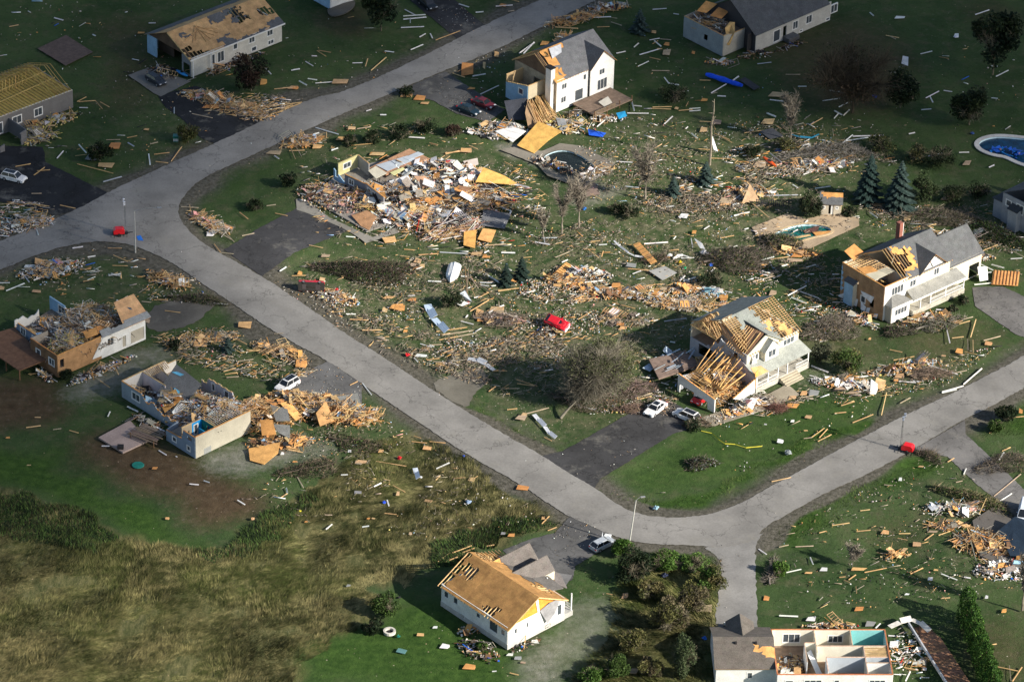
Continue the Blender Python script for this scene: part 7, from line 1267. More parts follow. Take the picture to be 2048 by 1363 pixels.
# ------------------------------------------------------------ scattered boards, strips and panels, one by one
# l board x1 y1 x2 y2, w white strip, g grey strip; o tan panel cx cy w h, p white panel, k grey panel (coordinates of photo enlargements)
REG = [(0, 0, .3082, "w350,120,410,140 l60,175,120,165 w965,155,1010,160 w600,230,620,240 o915,218,45,12 w510,940,560,1000 w370,1030,412,990 w515,700,570,705 l1245,740,1380,770 l100,1085,200,1070 l220,1140,290,1095 l240,1110,325,1108 o950,845,38,14 l500,1065,735,1135 o740,950,90,50 o690,1078,110,35 w965,1000,975,1080 l1010,1050,1090,1060 l1110,1050,1180,960 l205,1260,270,1262 l390,1335,490,1355 g670,1185,790,1155 l510,665,620,660 l620,660,665,710 l650,665,710,700 l500,665,560,635 l690,910,780,915 l825,900,890,888 g830,930,870,960 l1000,1003,1100,995 l975,940,1025,930 o1775,997,105,25 l1500,620,1700,700 l1560,640,1760,760 l1480,690,1700,770 l1640,740,1900,690 l1700,770,1950,680 l1720,700,1960,670 w1400,650,1550,720 o1365,700,110,28 o1710,540,45,35 l1780,580,1880,575 o1900,572,70,20 w1725,450,1760,490 w1890,460,1945,455 w1940,530,1990,560 w1130,700,1130,740 k590,1030,80,50 w1780,1015,1810,1035 o355,748,50,30"),
    (560, 0, .3082, "w810,65,885,105 w800,130,950,122 w785,183,935,180 w845,125,845,160 w800,112,945,107 w905,245,945,228 w975,220,990,255 w850,328,930,295 l1010,265,1170,210 w680,335,740,345 w165,400,215,435 l250,330,330,350 l555,435,570,385 l590,460,690,380 w470,412,535,410 o390,535,110,28 g230,830,380,875 w160,895,255,870 o465,835,50,25 o400,905,80,22 l500,840,590,830 w335,975,375,965 w835,892,940,900 o1205,985,75,30 l1075,1003,1165,985 l440,950,600,935 w560,725,595,718 w650,750,690,752 o820,625,80,30 o905,640,80,40 o940,675,60,15 w1580,355,1650,285 l1785,180,1935,195 o1215,460,80,80 o1405,360,30,45 o1325,435,18,50 w1300,615,1420,560 w1250,500,1335,490 l1120,480,1200,510 o1240,578,50,15 l970,930,1020,950 o90,895,60,18 o165,940,70,28 o225,905,50,30 o240,955,60,30 l60,940,100,1040 l90,930,140,1020 l60,980,160,985 o100,575,40,22 o335,1,20,8 w85,460,130,455 w205,370,240,368 w180,515,240,525 l20,575,100,575 w230,545,340,535 o630,1005,105,25 l240,335,300,375 w1160,30,1225,55 w1400,45,1510,45 o1445,40,50,20 l1500,0,1550,15 l1480,80,1520,78 w1270,85,1320,85"),
    (960, 0, .3082, "w1120,65,1210,65 w1255,92,1290,98 o1128,213,30,22 l850,145,920,175 l760,180,840,178 w255,350,355,285 w1100,265,1165,258 l1170,255,1240,268 w1130,270,1175,305 l1120,290,1155,270 o1210,292,38,25 w1035,360,1170,320 o1212,345,55,38 w885,352,945,340 w1000,310,1030,292 w1025,435,1095,400 l1100,375,1170,395 l1115,460,1230,462 o1385,348,25,22 w1195,505,1225,545 w1225,545,1290,562 g1800,420,1890,412 l1425,525,1495,527 w1500,610,1600,550 w1620,545,1680,505 o1920,620,105,32 w1880,650,1985,665 o1455,653,45,18 w1540,625,1595,630 w1358,712,1430,712 w1358,725,1430,725 l1120,700,1245,695 l1110,708,1240,715 o1275,708,30,18 w1195,810,1250,765 w1865,735,1920,765 o1868,795,90,40 o1450,847,50,30 o1530,797,75,30 l1425,790,1500,800 w1335,840,1350,830 w1370,870,1410,900 l1520,870,1620,915 l1400,970,1490,975 w985,665,1000,730 w955,740,1095,740 l1570,895,1635,930 w885,1050,990,1062 l1715,865,1830,855 w1880,1000,1955,1065 o1815,1072,95,45 w1855,1130,1935,1135 w1660,1075,1715,1105 l1500,1032,1650,1035 w1435,1195,1500,1220 w1285,1230,1330,1250 w200,1195,320,1225 l380,1230,435,1275 l715,1260,790,1300 o1590,1310,90,40 w1640,1300,1700,1270 o830,45,170,50 l540,110,700,90 l600,160,680,80 l520,105,570,160 l720,30,700,110 l740,70,900,75 l490,180,635,192 l480,300,530,200 l510,290,600,215 l540,240,590,230 o420,285,60,30 w615,155,690,90 w735,120,850,118 l950,0,965,50 w1000,690,1050,700 w760,830,830,770 g940,1210,1030,1225 w500,1050,560,1060 l1290,720,1380,715"),
    (1428, 0, .3082, "w1010,85,1035,110 p1205,118,70,18 w1695,100,1785,75 w1340,355,1415,342 w1040,3,1080,3 p1570,238,34,26 p1238,405,45,70 l1115,235,1200,255 w900,410,930,400 w1830,500,1910,465 w750,590,860,605 w705,660,815,645 w810,700,870,668 w840,755,880,720 w780,725,830,750 w780,775,810,740 l630,812,705,775 w545,565,600,570 w340,740,400,765 w1345,715,1410,715 w1490,590,1545,603 w1375,640,1460,598 w1400,625,1420,675 w1590,997,1655,997 w1390,1015,1480,1000 o1640,1065,60,32 w1265,875,1305,868 w580,1135,700,1095 w600,1120,745,1065 w655,1225,755,1218 g300,1275,545,1268 w1725,1230,1800,1245 o1500,1295,60,25 o980,1300,90,40 o1070,1335,80,18 w800,960,900,880 w850,920,1000,900 w700,910,760,925 w780,1000,860,990 g870,950,900,1000 w900,890,1100,885 o1280,640,40,20 w510,1200,545,1222 l465,485,560,487 l770,840,775,890 w1785,1090,1820,1075 w1795,435,1840,442 w1800,640,1840,650 w1240,580,1280,592 l1130,235,1180,265"),
    (0, 380, .3082, "o1590,885,90,50 o1297,1000,90,45 l1540,1112,1645,1100 l1780,933,1838,938 l1070,785,1170,805 w1385,735,1480,745 l1000,715,1090,718 l920,728,980,735 o1070,570,60,30 w1150,608,1220,605 o1180,580,30,35 w1020,600,1090,620 l735,425,830,470 l730,495,830,495 w705,560,785,552 w720,545,780,565 l540,597,610,585 l520,520,590,515 l700,380,790,385 l250,575,395,545 w0,607,65,607 w40,655,160,615 o235,662,60,25 g150,545,190,605 o255,475,60,50 o440,460,22,28 l1175,112,1290,125 l1205,155,1300,153 l1390,355,1430,410 l1430,408,1515,425 l1730,105,1790,98 l1785,155,1865,175 l1555,150,1610,190 l1570,300,1650,283 l650,1240,715,1285 l590,1200,670,1250 l745,1150,770,1200 o960,855,30,30 w470,380,540,375 w570,440,620,435 o300,500,45,20 p190,500,70,22 p200,545,60,25 w220,590,300,560 w320,460,420,480 w340,480,450,470 w260,455,330,470 l400,500,500,510 l430,460,560,490 w0,300,60,310 w100,180,160,240 w40,240,110,200 w150,210,250,190 l180,90,320,110 l270,180,340,180 w120,280,200,250 w235,250,250,300 o10,640,40,25 l1230,100,1250,190 l1330,160,1370,230 l1380,200,1520,340 l1350,240,1500,330 w1260,180,1330,230 p1365,290,50,40 w1280,210,1380,280 l1400,230,1440,290 l1820,1030,1850,1090 o1955,1130,75,60 l1220,900,1290,960 l1500,950,1600,1010 l1700,1050,1760,1110 l1560,1060,1700,1040 l1600,1040,1720,1050 l1340,1150,1395,1120 l1450,1180,1530,1160 l1460,1200,1540,1190 l1470,1220,1550,1212 l1700,1100,1830,1150 l1120,1000,1190,940"),
    (560, 280, .2642, "l220,800,325,825 o345,880,70,22 o150,1010,38,35 l90,1030,195,1032 o320,1058,45,28 o825,1195,100,20 o905,1275,85,50 o795,1295,45,40 w500,1320,575,1320 l830,1270,920,1300 l940,830,1020,835 o1490,870,90,30 o1560,888,60,18 l910,880,980,895 l1050,875,1200,862 g1210,852,1420,864 l1555,800,1710,800 w1675,855,1780,860 l1560,910,1670,980 w1555,1015,1660,1085 o1765,1065,60,35 l1500,1080,1620,1082 w1515,1098,1580,1115 w1930,775,2030,795 l1650,1145,1810,1130 l1400,960,1420,1180 o1640,1290,110,40 o1510,1310,60,50 o1040,920,60,40 o1010,950,50,30 o1070,960,50,30 l880,980,980,1030 w860,1000,900,975 w1120,1075,1220,1085 l1500,1200,1600,1150 w1320,1230,1440,1245 l1430,1080,1480,1200 l1440,1040,1500,1130 w0,1000,50,965 w500,735,570,738 l1610,960,1700,1000 l1130,500,1180,560 w1690,660,1750,545 w1560,465,1720,540 l1920,600,1960,480 l1700,170,1760,200 l1130,25,1195,48 l1430,45,1495,75 o1405,88,80,32 l1250,105,1370,92 o735,108,115,20 w390,85,440,65 w1640,380,1740,410 w1790,340,1885,370 o1580,330,60,25"),
    (960, 400, .3082, "w40,10,205,80 w1065,290,1220,285 o535,455,100,50 w990,480,1045,465 l960,450,1130,465 k980,430,70,35 l820,785,885,768 w1435,715,1480,738 g1195,790,1340,770 l1370,715,1450,715 o910,810,50,35 l640,648,770,640 w35,480,120,540 g0,540,95,540 w300,605,360,595 l490,375,580,340 l670,320,750,328 l700,325,770,380 o210,520,45,30 l790,370,800,340 w355,275,450,300 g400,250,500,250 w415,240,420,280 l35,297,165,293 l720,270,780,272 l1220,333,1290,328 l1565,250,1630,240 w1255,385,1320,365 w1305,380,1390,378 l1770,535,1910,495 o1425,580,60,35 o1110,615,80,30 o1225,655,45,25 o1450,625,45,25 o1580,650,50,25 o1900,605,50,35 o560,530,60,28 o620,560,80,30 o700,590,70,35 o760,570,50,30 o850,600,70,40 o880,560,60,30 o500,560,50,22 w640,470,760,450 w650,510,780,480 w620,440,700,470 w680,540,800,530 l600,600,760,590 l820,640,900,580 w660,560,740,600 o1380,560,60,25 o1190,580,50,20 o1280,600,60,30 w1230,585,1300,570 l1060,560,1200,545 l1230,700,1350,650 l1250,710,1400,670 l1340,640,1500,690 l1300,660,1430,620 w1300,510,1360,540 w1320,530,1400,510 o1060,600,40,22 w1110,600,1180,605 l860,620,900,640 o950,580,50,25 w930,590,1000,580 l120,595,200,590 o130,730,50,40 w60,735,140,690 o1850,730,60,25 w1370,250,1380,310 o1590,20,60,40 l1660,100,1740,90 w1650,105,1750,85 w1230,130,1270,150 p1320,110,70,35 o1390,215,30,20 w580,610,640,620 l1760,20,1870,120"),
    (1428, 380, .3082, "l735,860,845,945 l755,910,850,912 l1600,845,1680,830 l1590,870,1660,855 l1665,960,1700,845 l1545,962,1620,960 l1645,970,1648,1050 l1680,975,1682,1060 l1625,1050,1705,1075 o1590,1053,50,35 o1780,1000,50,32 o1490,1080,30,15 l1140,1040,1220,1062 l1750,980,1860,952 l1165,1105,1300,1085 w1480,1315,1620,1275 w1620,1265,1740,1160 o1075,1265,80,90 p1035,1290,50,110 o900,1318,100,18 l1710,410,1840,365 l1715,415,1800,425 w1710,545,1800,540 w1720,480,1810,525 w1690,618,1800,610 w1800,490,1880,515 l1345,275,1435,265 w630,1145,740,1190 w620,1205,750,1245 k650,1320,70,40 o580,1325,45,30 l1940,400,2010,445 w480,690,600,630 l250,600,390,560 o1010,970,20,15 w800,1260,920,1250 w850,1270,960,1280 w870,1240,930,1255 w920,1220,1000,1210 o820,1290,80,18 o1200,1210,60,30 o1280,1200,60,20 w1200,1245,1310,1255 o1370,1225,45,20 w1290,1240,1340,1250 o1180,1240,30,20 l1360,830,1480,900 l1370,820,1470,810 l1380,870,1460,920 l1440,800,1480,880 w1500,860,1530,1000 l1340,800,1480,830 w1440,780,1490,780 w1010,150,1060,190 o1255,190,50,25 w1400,160,1510,185 w1590,230,1700,200 w1750,210,1880,250 l40,315,130,305 w130,170,220,150 o540,430,90,22 o520,460,100,25 w440,500,480,490 w580,510,660,490 l370,450,520,430 w310,460,390,445 o380,675,50,30 w560,660,680,710 w500,700,600,740 o60,700,60,30 w1925,450,2000,450 w1400,1140,1580,1200 l1560,1190,1640,1180"),
    (700, 600, .3082, "o1110,770,80,35 l1140,740,1290,705 l1020,715,1085,708 l765,348,930,352 l930,462,1020,465 o500,965,60,35 l515,920,620,930 l400,920,500,930 l415,885,460,905 o70,1055,80,22 l170,1050,365,1085 o200,985,35,22 w560,1095,645,1065 o790,1170,50,30 o1120,1222,85,40 l1080,520,1215,560 l1085,545,1200,560 o1445,580,25,50 l900,595,945,570 l1260,890,1310,915 w635,400,705,430 w415,375,440,410 l560,410,640,445 l540,400,620,410 l500,390,580,385 l600,350,670,330 w455,285,530,310 l530,295,600,290 l830,320,930,305 l1010,270,1060,268 w80,540,140,620 l0,555,50,535 l60,710,150,700 l0,760,120,720 o300,50,90,40 o840,95,50,40 o850,130,50,30 w900,85,1000,40 l780,75,900,10 l560,210,760,180 l600,230,800,200 l640,250,820,215 l580,260,700,240 l1660,140,1725,120 o1750,150,40,30 o1770,185,50,25 w720,140,800,165 o360,205,30,16 l80,200,200,200 o400,1,60,20 l0,130,120,135 l100,185,160,210 l1700,20,1850,60 p460,365,80,25 l1480,130,1560,80 w1520,700,1590,720 w1480,680,1500,700 l1850,640,1960,610 l1860,650,1950,630 o1130,745,40,20 l1000,580,1100,580"),
    (1528, 780, .2568, "l60,715,210,690 l600,125,705,100 o220,130,110,35 o345,215,60,30 o220,62,60,28 k385,25,80,45 l690,255,850,200 l370,375,470,300 l430,375,495,305 l310,380,375,378 l420,400,525,350 l915,200,955,20 w1385,25,1500,0 l1060,105,1140,68 o1220,600,45,12 l1430,565,1480,540 l1495,720,1545,712 l935,740,1000,755 l750,940,825,932 l530,1055,665,1040 l430,1115,485,1100 l720,1103,830,1098 o940,1115,65,40 l1050,1120,1140,1122 l1040,1155,1115,1178 o1190,1205,65,45 w1555,660,1575,620 l1855,475,1920,450 w1830,548,1870,498 l1755,335,1795,325 w1540,960,1690,875 l1560,975,1730,910 w1840,865,1930,810 l1790,830,2000,660 l1885,220,2025,210 l1520,1270,1560,1180 w360,1305,380,1363 l245,1222,385,1222 p125,405,50,35 p220,248,30,20 p1060,700,28,24 o1440,1020,60,14 l1360,1130,1480,1090 l1380,1060,1480,1100 l1250,1170,1320,1130 o1310,1060,70,35 o1310,1105,80,18 l550,185,640,180 l310,320,340,318 w0,270,20,275 o2000,170,30,50 l1985,550,2005,640"),
    (1400, 1000, .3164, "w545,460,640,438 w695,365,715,415 p780,442,50,30 o1005,440,100,20 l1040,460,1180,430 o685,463,50,12 l940,505,985,475 l985,545,990,595 w500,735,620,738 p700,755,65,28 o1005,690,60,28 w1525,465,1625,505 p1455,502,32,22 p1308,598,32,14 l1520,622,1580,624 p1810,615,22,26 o1920,705,32,28 l1770,925,1875,910 k1078,785,70,40 w1110,810,1140,785 w1190,855,1265,862 p1225,920,55,45 w1220,960,1330,965 w1330,950,1390,985 l1330,470,1410,430 o420,622,40,35 o45,690,60,45 w370,310,420,350 l1855,1050,2010,1085 l1955,1045,1965,1147 l1975,1147,2035,1060 w1300,1147,1330,1090 l1290,1060,1380,1075 o1490,445,30,15 l1650,320,1670,260 l595,400,605,430 w1670,490,1710,495 l880,490,920,492 l910,505,945,530 w1210,985,1260,1010 w1240,1010,1310,1000 p1330,895,25,20 p1420,1070,25,20 w450,410,490,470 l500,300,560,290"),
    (400, 900, .2495, "w300,405,360,442 l780,215,830,305 l650,383,700,350 w690,310,700,350 o1290,100,100,30 w1130,205,1185,205 l655,568,730,588 l1000,522,1060,522 o1830,412,65,28 l1480,510,1575,525 l1475,235,1520,250 w1395,300,1455,270 l1550,290,1645,345 o1585,355,30,30 w1300,618,1355,622 l1890,240,1925,212 w1500,400,1515,450 o1685,675,25,25 l570,648,600,668 k1190,1090,40,20 k1265,345,60,30 g30,245,75,262 w1010,640,1060,600 o850,578,26,12 o1350,553,30,12 o1390,553,30,12 p660,30,30,30 p1200,15,30,24 o760,98,40,18 l980,45,1050,90"),
    (0, 640, .3082, "l170,700,265,688 l345,712,398,712 l450,718,510,735 o50,768,28,12 w700,630,715,595 w1030,845,1080,880 w1230,1065,1290,1070 o1085,1292,28,16 o1005,965,40,18 w825,565,895,600 l175,945,200,950 l225,635,265,638 w660,818,710,825 w1140,885,1150,890"),
    (700, 980, .293, "l700,430,830,385 l770,425,850,405 l650,490,735,465 l600,490,680,430 l930,385,985,382 o1100,312,50,22 k1045,300,35,20 l1310,230,1360,180 o1318,195,25,20 l1350,280,1410,262 p1755,312,60,24 o480,992,50,24 o810,1210,90,40 o820,1095,50,40 p645,1070,70,35 k1145,1150,50,25 o1180,1180,40,18 w970,1240,1000,1240 l1090,1250,1150,1265 p580,940,35,20 o1875,725,45,45 o1930,1240,80,50 l1750,710,1790,722 w800,970,850,950 p1090,1125,50,20")]
LM = [((905, 545), 'the overturned white boat'), ((1116, 660), 'the crushed red car'), ((1447, 160), 'the long blue tarp'), ((622, 578), 'the overturned red car'), ((1310, 820), 'the white sedan'), ((1203, 1090), 'the silver hatchback'), ((238, 468), 'the left light tower'), ((1813, 895), 'the right light tower'), ((30, 350), 'the white car at the left edge'),
      ((1180, 170), 'the white two storey house'), ((1140, 325), 'the murky pool'), ((1600, 465), 'the teal pool'), ((2010, 300), 'the blue pool'), ((1665, 400), 'the garden shed'), ((1800, 540), 'the long porch house'), ((1500, 700), 'the collapsed garage house'), ((1010, 1190), 'the white bungalow'), ((1660, 1300), 'the opened bungalow'), ((1935, 1250), 'the tall hedge'), ((180, 660), 'the roofless tan house'), ((370, 820), 'the split level house'),
      ((820, 390), 'the flattened house'), ((430, 80), 'the top left bungalow'), ((70, 180), 'the grey bungalow'), ((1560, 60), 'the long grey house'), ((1540, 325), 'the orange kayak'), ((1258, 1060), 'the leaning street lamp'), ((1200, 740), 'the leaning tree'), ((942, 222), 'the dark blue sedan'), ((855, 15), 'the black car at the top'), ((1705, 200), 'the broad brown tree'), ((1420, 250), 'the limbless trunk'), ((1290, 380), 'the spreading bare tree'), ((1704, 1120), 'the small bare tree'), ((505, 1038), 'the orange ball'), ((779, 1262), 'the fire pit'), ((1325, 545), 'the pale grey sheet'), ((573, 775), 'the half buried white car'), ((376, 260), 'the olive bush'), ((1400, 925), 'the small fallen silvery tree'), ((2015, 1070), 'the dark blue roof'), ((276, 930), 'the teal mat')]
WORDS = {1: 'one', 2: 'two', 3: 'three', 4: 'four', 5: 'five', 6: 'six', 7: 'seven', 8: 'eight', 9: 'nine', 10: 'ten', 11: 'eleven', 12: 'twelve', 13: 'thirteen', 14: 'fourteen', 15: 'fifteen', 16: 'sixteen', 17: 'seventeen', 18: 'eighteen', 19: 'nineteen', 20: 'twenty'}
used_labels = {}
def place_words(px, py, k=0):
    L_ = sorted(LM, key=lambda q: math.hypot(q[0][0]-px, (q[0][1]-py)*1.5)); (lx, ly), nm = L_[k]; dx, dy = px-lx, py-ly
    v = '' if abs(dy) < abs(dx)*.35 else ('above' if dy < 0 else 'below'); h_ = '' if abs(dx) < abs(dy)*.35 else ('left' if dx < 0 else 'right')
    d = (P(px, py)-P(lx, ly)).length; m = max(1, min(20, round(d)))
    w_ = v+' '+h_+' of' if v and h_ else (v if v else h_+' of'); return f'about {WORDS[m]} metres {w_} {nm}', nm
def tilt_word(x1, y1, x2, y2):
    a = math.degrees(math.atan2(-(y2-y1), x2-x1)) % 180
    return 'level' if a < 12 or a > 168 else 'rising right' if a < 70 else 'upright' if a < 110 else 'falling right'
def mklabel(adj, kind, px, py, tilt):
    for k in range(4):
        pw, _ = place_words(px, py, k)
        for t in ('', tilt+', '):
            s = f'{adj} {kind}, {t}{pw}'
            if s not in used_labels and len(s.split()) <= 16: used_labels[s] = 1; return s
    return s
count = {}
_r = random.Random(99); _t = []
while len(_t) < 56:
    x_, y_ = _r.uniform(600, 1720), _r.uniform(260, 760)
    if inpoly(np.array([x_]), np.array([y_]), [(620, 520), (1000, 500), (1500, 330), (1750, 400), (1500, 500), (1450, 620), (1200, 790), (1000, 790), (700, 650)])[0]: a_ = _r.gauss(-.2, .6); l_ = _r.uniform(8, 17); _t.append(('l' if len(_t) > 44 else 'w')+f'{x_:.0f},{y_:.0f},{x_+l_*math.cos(a_):.0f},{y_+l_*math.sin(a_)*.6:.0f}')
REG.append((0, 0, 1, ' '.join(_t)))
for ox, oy, sc, txt in REG:
    for it in txt.split():
        k, nums = it[0], [float(v) for v in it[1:].split(',')]
        if k in 'lwg':
            x1, y1, x2, y2 = ox+nums[0]*sc, oy+nums[1]*sc, ox+nums[2]*sc, oy+nums[3]*sc
            a, b = P(x1, y1), P(x2, y2); d = b-a; ln = d.length; c = (a+b)/2; hd = math.atan2(d.y, d.x); mx, my = (x1+x2)/2, (y1+y2)/2
            wd = {'l': .12, 'w': .16, 'g': .18}[k]*random.uniform(.8, 1.3); col = jit({'l': random.choice((LUM, LUM2, LUM2, (.42, .34, .24))), 'w': (.72, .72, .70), 'g': (.42, .46, .50)}[k], .12)
            mb = MB(); z1_, z2_ = random.uniform(.05, .2), random.uniform(.08, .35)
            if k == 'w' and random.random() < .5: mb.obox((0, 0, (z1_+z2_)/2), (ln/2, 0, (z2_-z1_)/2), (0, wd/2, 0), (0, 0, .02), col); mb.obox((0, wd/2, (z1_+z2_)/2+.05), (ln/2, 0, (z2_-z1_)/2), (0, .02, 0), (0, 0, .07), col)
            else: mb.obox((0, 0, (z1_+z2_)/2), (ln/2, 0, (z2_-z1_)/2), (0, wd/2, .02), (0, 0, .03), col)
            nm, kd, grp = {'l': ('lumber_board', 'tan board', 'loose boards scattered over the ground'), 'w': ('white_strip', 'white strip', 'white trim strips scattered over the ground'), 'g': ('white_strip', 'grey strip', 'white trim strips scattered over the ground')}[k]
            sz = 'short' if ln < 1.6 else 'long' if ln > 3 else 'mid length'
            o = mb.build(nm, 'wood' if k == 'l' else 'siding', label=mklabel(sz, kd, mx, my, tilt_word(x1, y1, x2, y2)), cat='board' if k == 'l' else 'strip', group=grp); o.location = (c.x, c.y, 0); o.rotation_euler = (0, 0, hd)
        else:
            cx, cy, w_, h_ = ox+nums[0]*sc, oy+nums[1]*sc, nums[2]*sc, nums[3]*sc; c = P(cx, cy); col = jit({'o': random.choice((OSB, OSB2, (.56, .38, .2), (.46, .30, .16), (.60, .36, .16), (.40, .30, .2))), 'p': (.70, .70, .69), 'k': (.26, .26, .26)}[k], .12)
            sh = random.uniform(-.35, .35); pts = [(cx-w_/2, cy+h_/2*random.uniform(.3, 1)), (cx+w_/2*random.uniform(.5, 1), cy+h_/2*random.uniform(.6, 1)), (cx+w_/2, cy-h_/2*random.uniform(.3, 1)), (cx-w_/2*random.uniform(.3, .9), cy-h_/2*random.uniform(.7, 1))]
            if random.random() < .35: pts.insert(2, (cx+w_/2*1.02, cy+h_*.1))
            t = random.uniform(0, .22); mb = MB(); q = [P(*p) for p in pts]; mb.plate([Vector((v.x-c.x, v.y-c.y, .1+max(0, (v.y-c.y))*t+.1)) for v in q], .04, col)
            nm, kd = {'o': ('sheathing_sheet', 'tan panel'), 'p': ('white_sheet', 'white panel'), 'k': ('grey_sheet', 'grey panel')}[k]; sz = 'small' if w_ < 13 else 'large' if w_ > 24 else 'medium'
            o = mb.build(nm, 'osb' if k == 'o' else 'wall', label=mklabel(sz, kd, cx, cy, 'broad' if w_ > h_*1.6 else 'squarish'), cat='panel', group={'o': 'tan sheathing panels scattered over the ground', 'p': 'white panels scattered over the ground', 'k': None}[k]); o.location = (c.x, c.y, 0)
        count[k] = count.get(k, 0)+1
print('explicit', count)
for hx, hy, rx, ry, ro, hg, nb, npn, nbt, pl, lb in [(1172, 548, 4.2, 1.5, -6, .8, 60, 26, 200, 'white', 'colourful white and tan heap below the raised orange ribbed panel'), (1128, 560, 3.6, 1.6, 0, .7, 50, 20, 80, 'lum', 'tan panel heap just left of the colourful heap in the open yard'), (1200, 585, 4.6, 1.5, -18, .8, 80, 22, 90, 'lum', 'diagonal heap of tan boards below the colourful heap'),
    (1290, 592, 4, 1.2, 0, .6, 40, 20, 120, 'mix', 'low mixed heap midway between the ribbed panels and the collapsed garage house'), (1375, 580, 3.6, 1.3, 5, .6, 40, 22, 100, 'lum', 'low tan heap left of the blue plastic wreckage'), (1425, 590, 2.4, 1.1, 0, .9, 10, 12, 70, 'blue2', 'light blue plastic wreckage above the collapsed garage house'), (1370, 612, 6, 1.5, -3, .5, 170, 4, 60, 'lumg', 'thin spread of splintered sticks above the collapsed garage house'),
    (672, 595, 4.2, 1.6, -28, .6, 40, 10, 260, 'mix', 'household wreckage trailing right of the overturned red car'), (1005, 640, 3.6, 1.6, 0, .8, 30, 6, 120, 'pink', 'pinkish grey heap with a panel left of the crushed red car'), (460, 212, 8.5, 1.9, -28, .9, 330, 10, 80, 'lumg', 'long heap of roof lumber across the dark drive to the road'), (405, 193, 4.4, 1.6, -10, .8, 60, 16, 120, 'mix', 'broken cabinets and siding at the top of the dark drive'),
    (602, 285, 3.6, 1.9, 20, 1.0, 120, 22, 70, 'lum', 'dark and tan heap of trusses on the verge above the flattened house'), (100, 540, 5.5, 2.4, 25, .8, 130, 20, 200, 'white', 'white siding heap on the lawn above the roofless tan house'), (335, 562, 4.4, 1.6, -30, .8, 110, 16, 120, 'lum', 'tan and white heap on the slope beside the road bend'), (50, 450, 5.2, 2.2, 20, .9, 120, 14, 220, 'white', 'white and grey heap at the left edge beside the road'),
    (420, 448, 4.6, 1.2, -40, .7, 130, 6, 90, 'pinkl', 'narrow heap of pinkish boards on the verge at the road bend'), (1150, 40, 6.5, 1.7, 28, .9, 150, 14, 60, 'lum', 'tan truss heap on the verge at the top of the road'), (1128, 82, 2.4, 1.2, 50, 1.4, 50, 2, 20, 'lum', 'upright bundle of rafters behind the white house'), (1215, 15, 4, 1.2, 10, .8, 50, 14, 120, 'mix', 'tan and red heap at the very top right of the road'),
    (1690, 768, 5.4, 1.5, -8, .8, 60, 20, 220, 'white', 'bright white and tan heap on the verge between the porch houses'), (1810, 735, 6.5, 1.4, 22, .6, 90, 14, 200, 'mix', 'grey and tan wreckage strip along the verge of the long porch house'), (1880, 640, 2.4, 1.4, 20, 1.1, 50, 4, 40, 'lum', 'orange truss pieces at the foot of the long porch'), (1592, 505, 4.4, 1.2, -8, .6, 60, 10, 90, 'lum', 'orange and white boards in front of the teal pool deck'),
    (958, 1302, 3.6, 2.0, -40, .5, 30, 10, 120, 'dark', 'dark soil, planks and paving wreckage below the white bungalow wall'), (937, 1262, 1.6, 1.2, 0, .7, 4, 4, 50, 'mix', 'heap of white and maroon cloth against the shaded bungalow wall'), (1052, 1290, 2.6, .7, 40, .6, 4, 2, 60, 'dark', 'bicycles and garden things along the sunny bungalow wall'), (970, 268, 3.6, 1.3, -20, .6, 30, 10, 90, 'white', 'white wall scraps at the left of the large yellow panel'),
    (400, 680, 6, 1.4, 10, .5, 110, 4, 120, 'lumg', 'thin spread of boards on the lawn between the roofless houses'), (560, 705, 5.4, 1.4, -28, .6, 150, 6, 120, 'lumg', 'splintered boards along the roadside verge above the cracked driveway'), (1640, 330, 6, 2.0, 14, .7, 90, 14, 200, 'white', 'white siding tangle behind the pair of tall spruces'), (1500, 385, 4.6, 1.6, 0, .6, 60, 10, 160, 'mix', 'mixed wreckage around the triangular tan panel'),
    (1215, 238, 3.2, 1.2, 0, .6, 20, 8, 90, 'white', 'white and blue wreckage at the outer edge of the wrecked deck'), (1900, 470, 5, 1.4, 8, .5, 60, 6, 120, 'grey', 'grey splinters behind the chimney of the long porch house'), (1960, 515, 2.4, 1, 0, .5, 10, 6, 50, 'white', 'white scraps at the garage corner of the long porch house')]:
    heap((hx, hy), rx, ry, ro, hg, nb, npn, nbt, pl, lb, group='heaps of wreckage scattered on the ground')
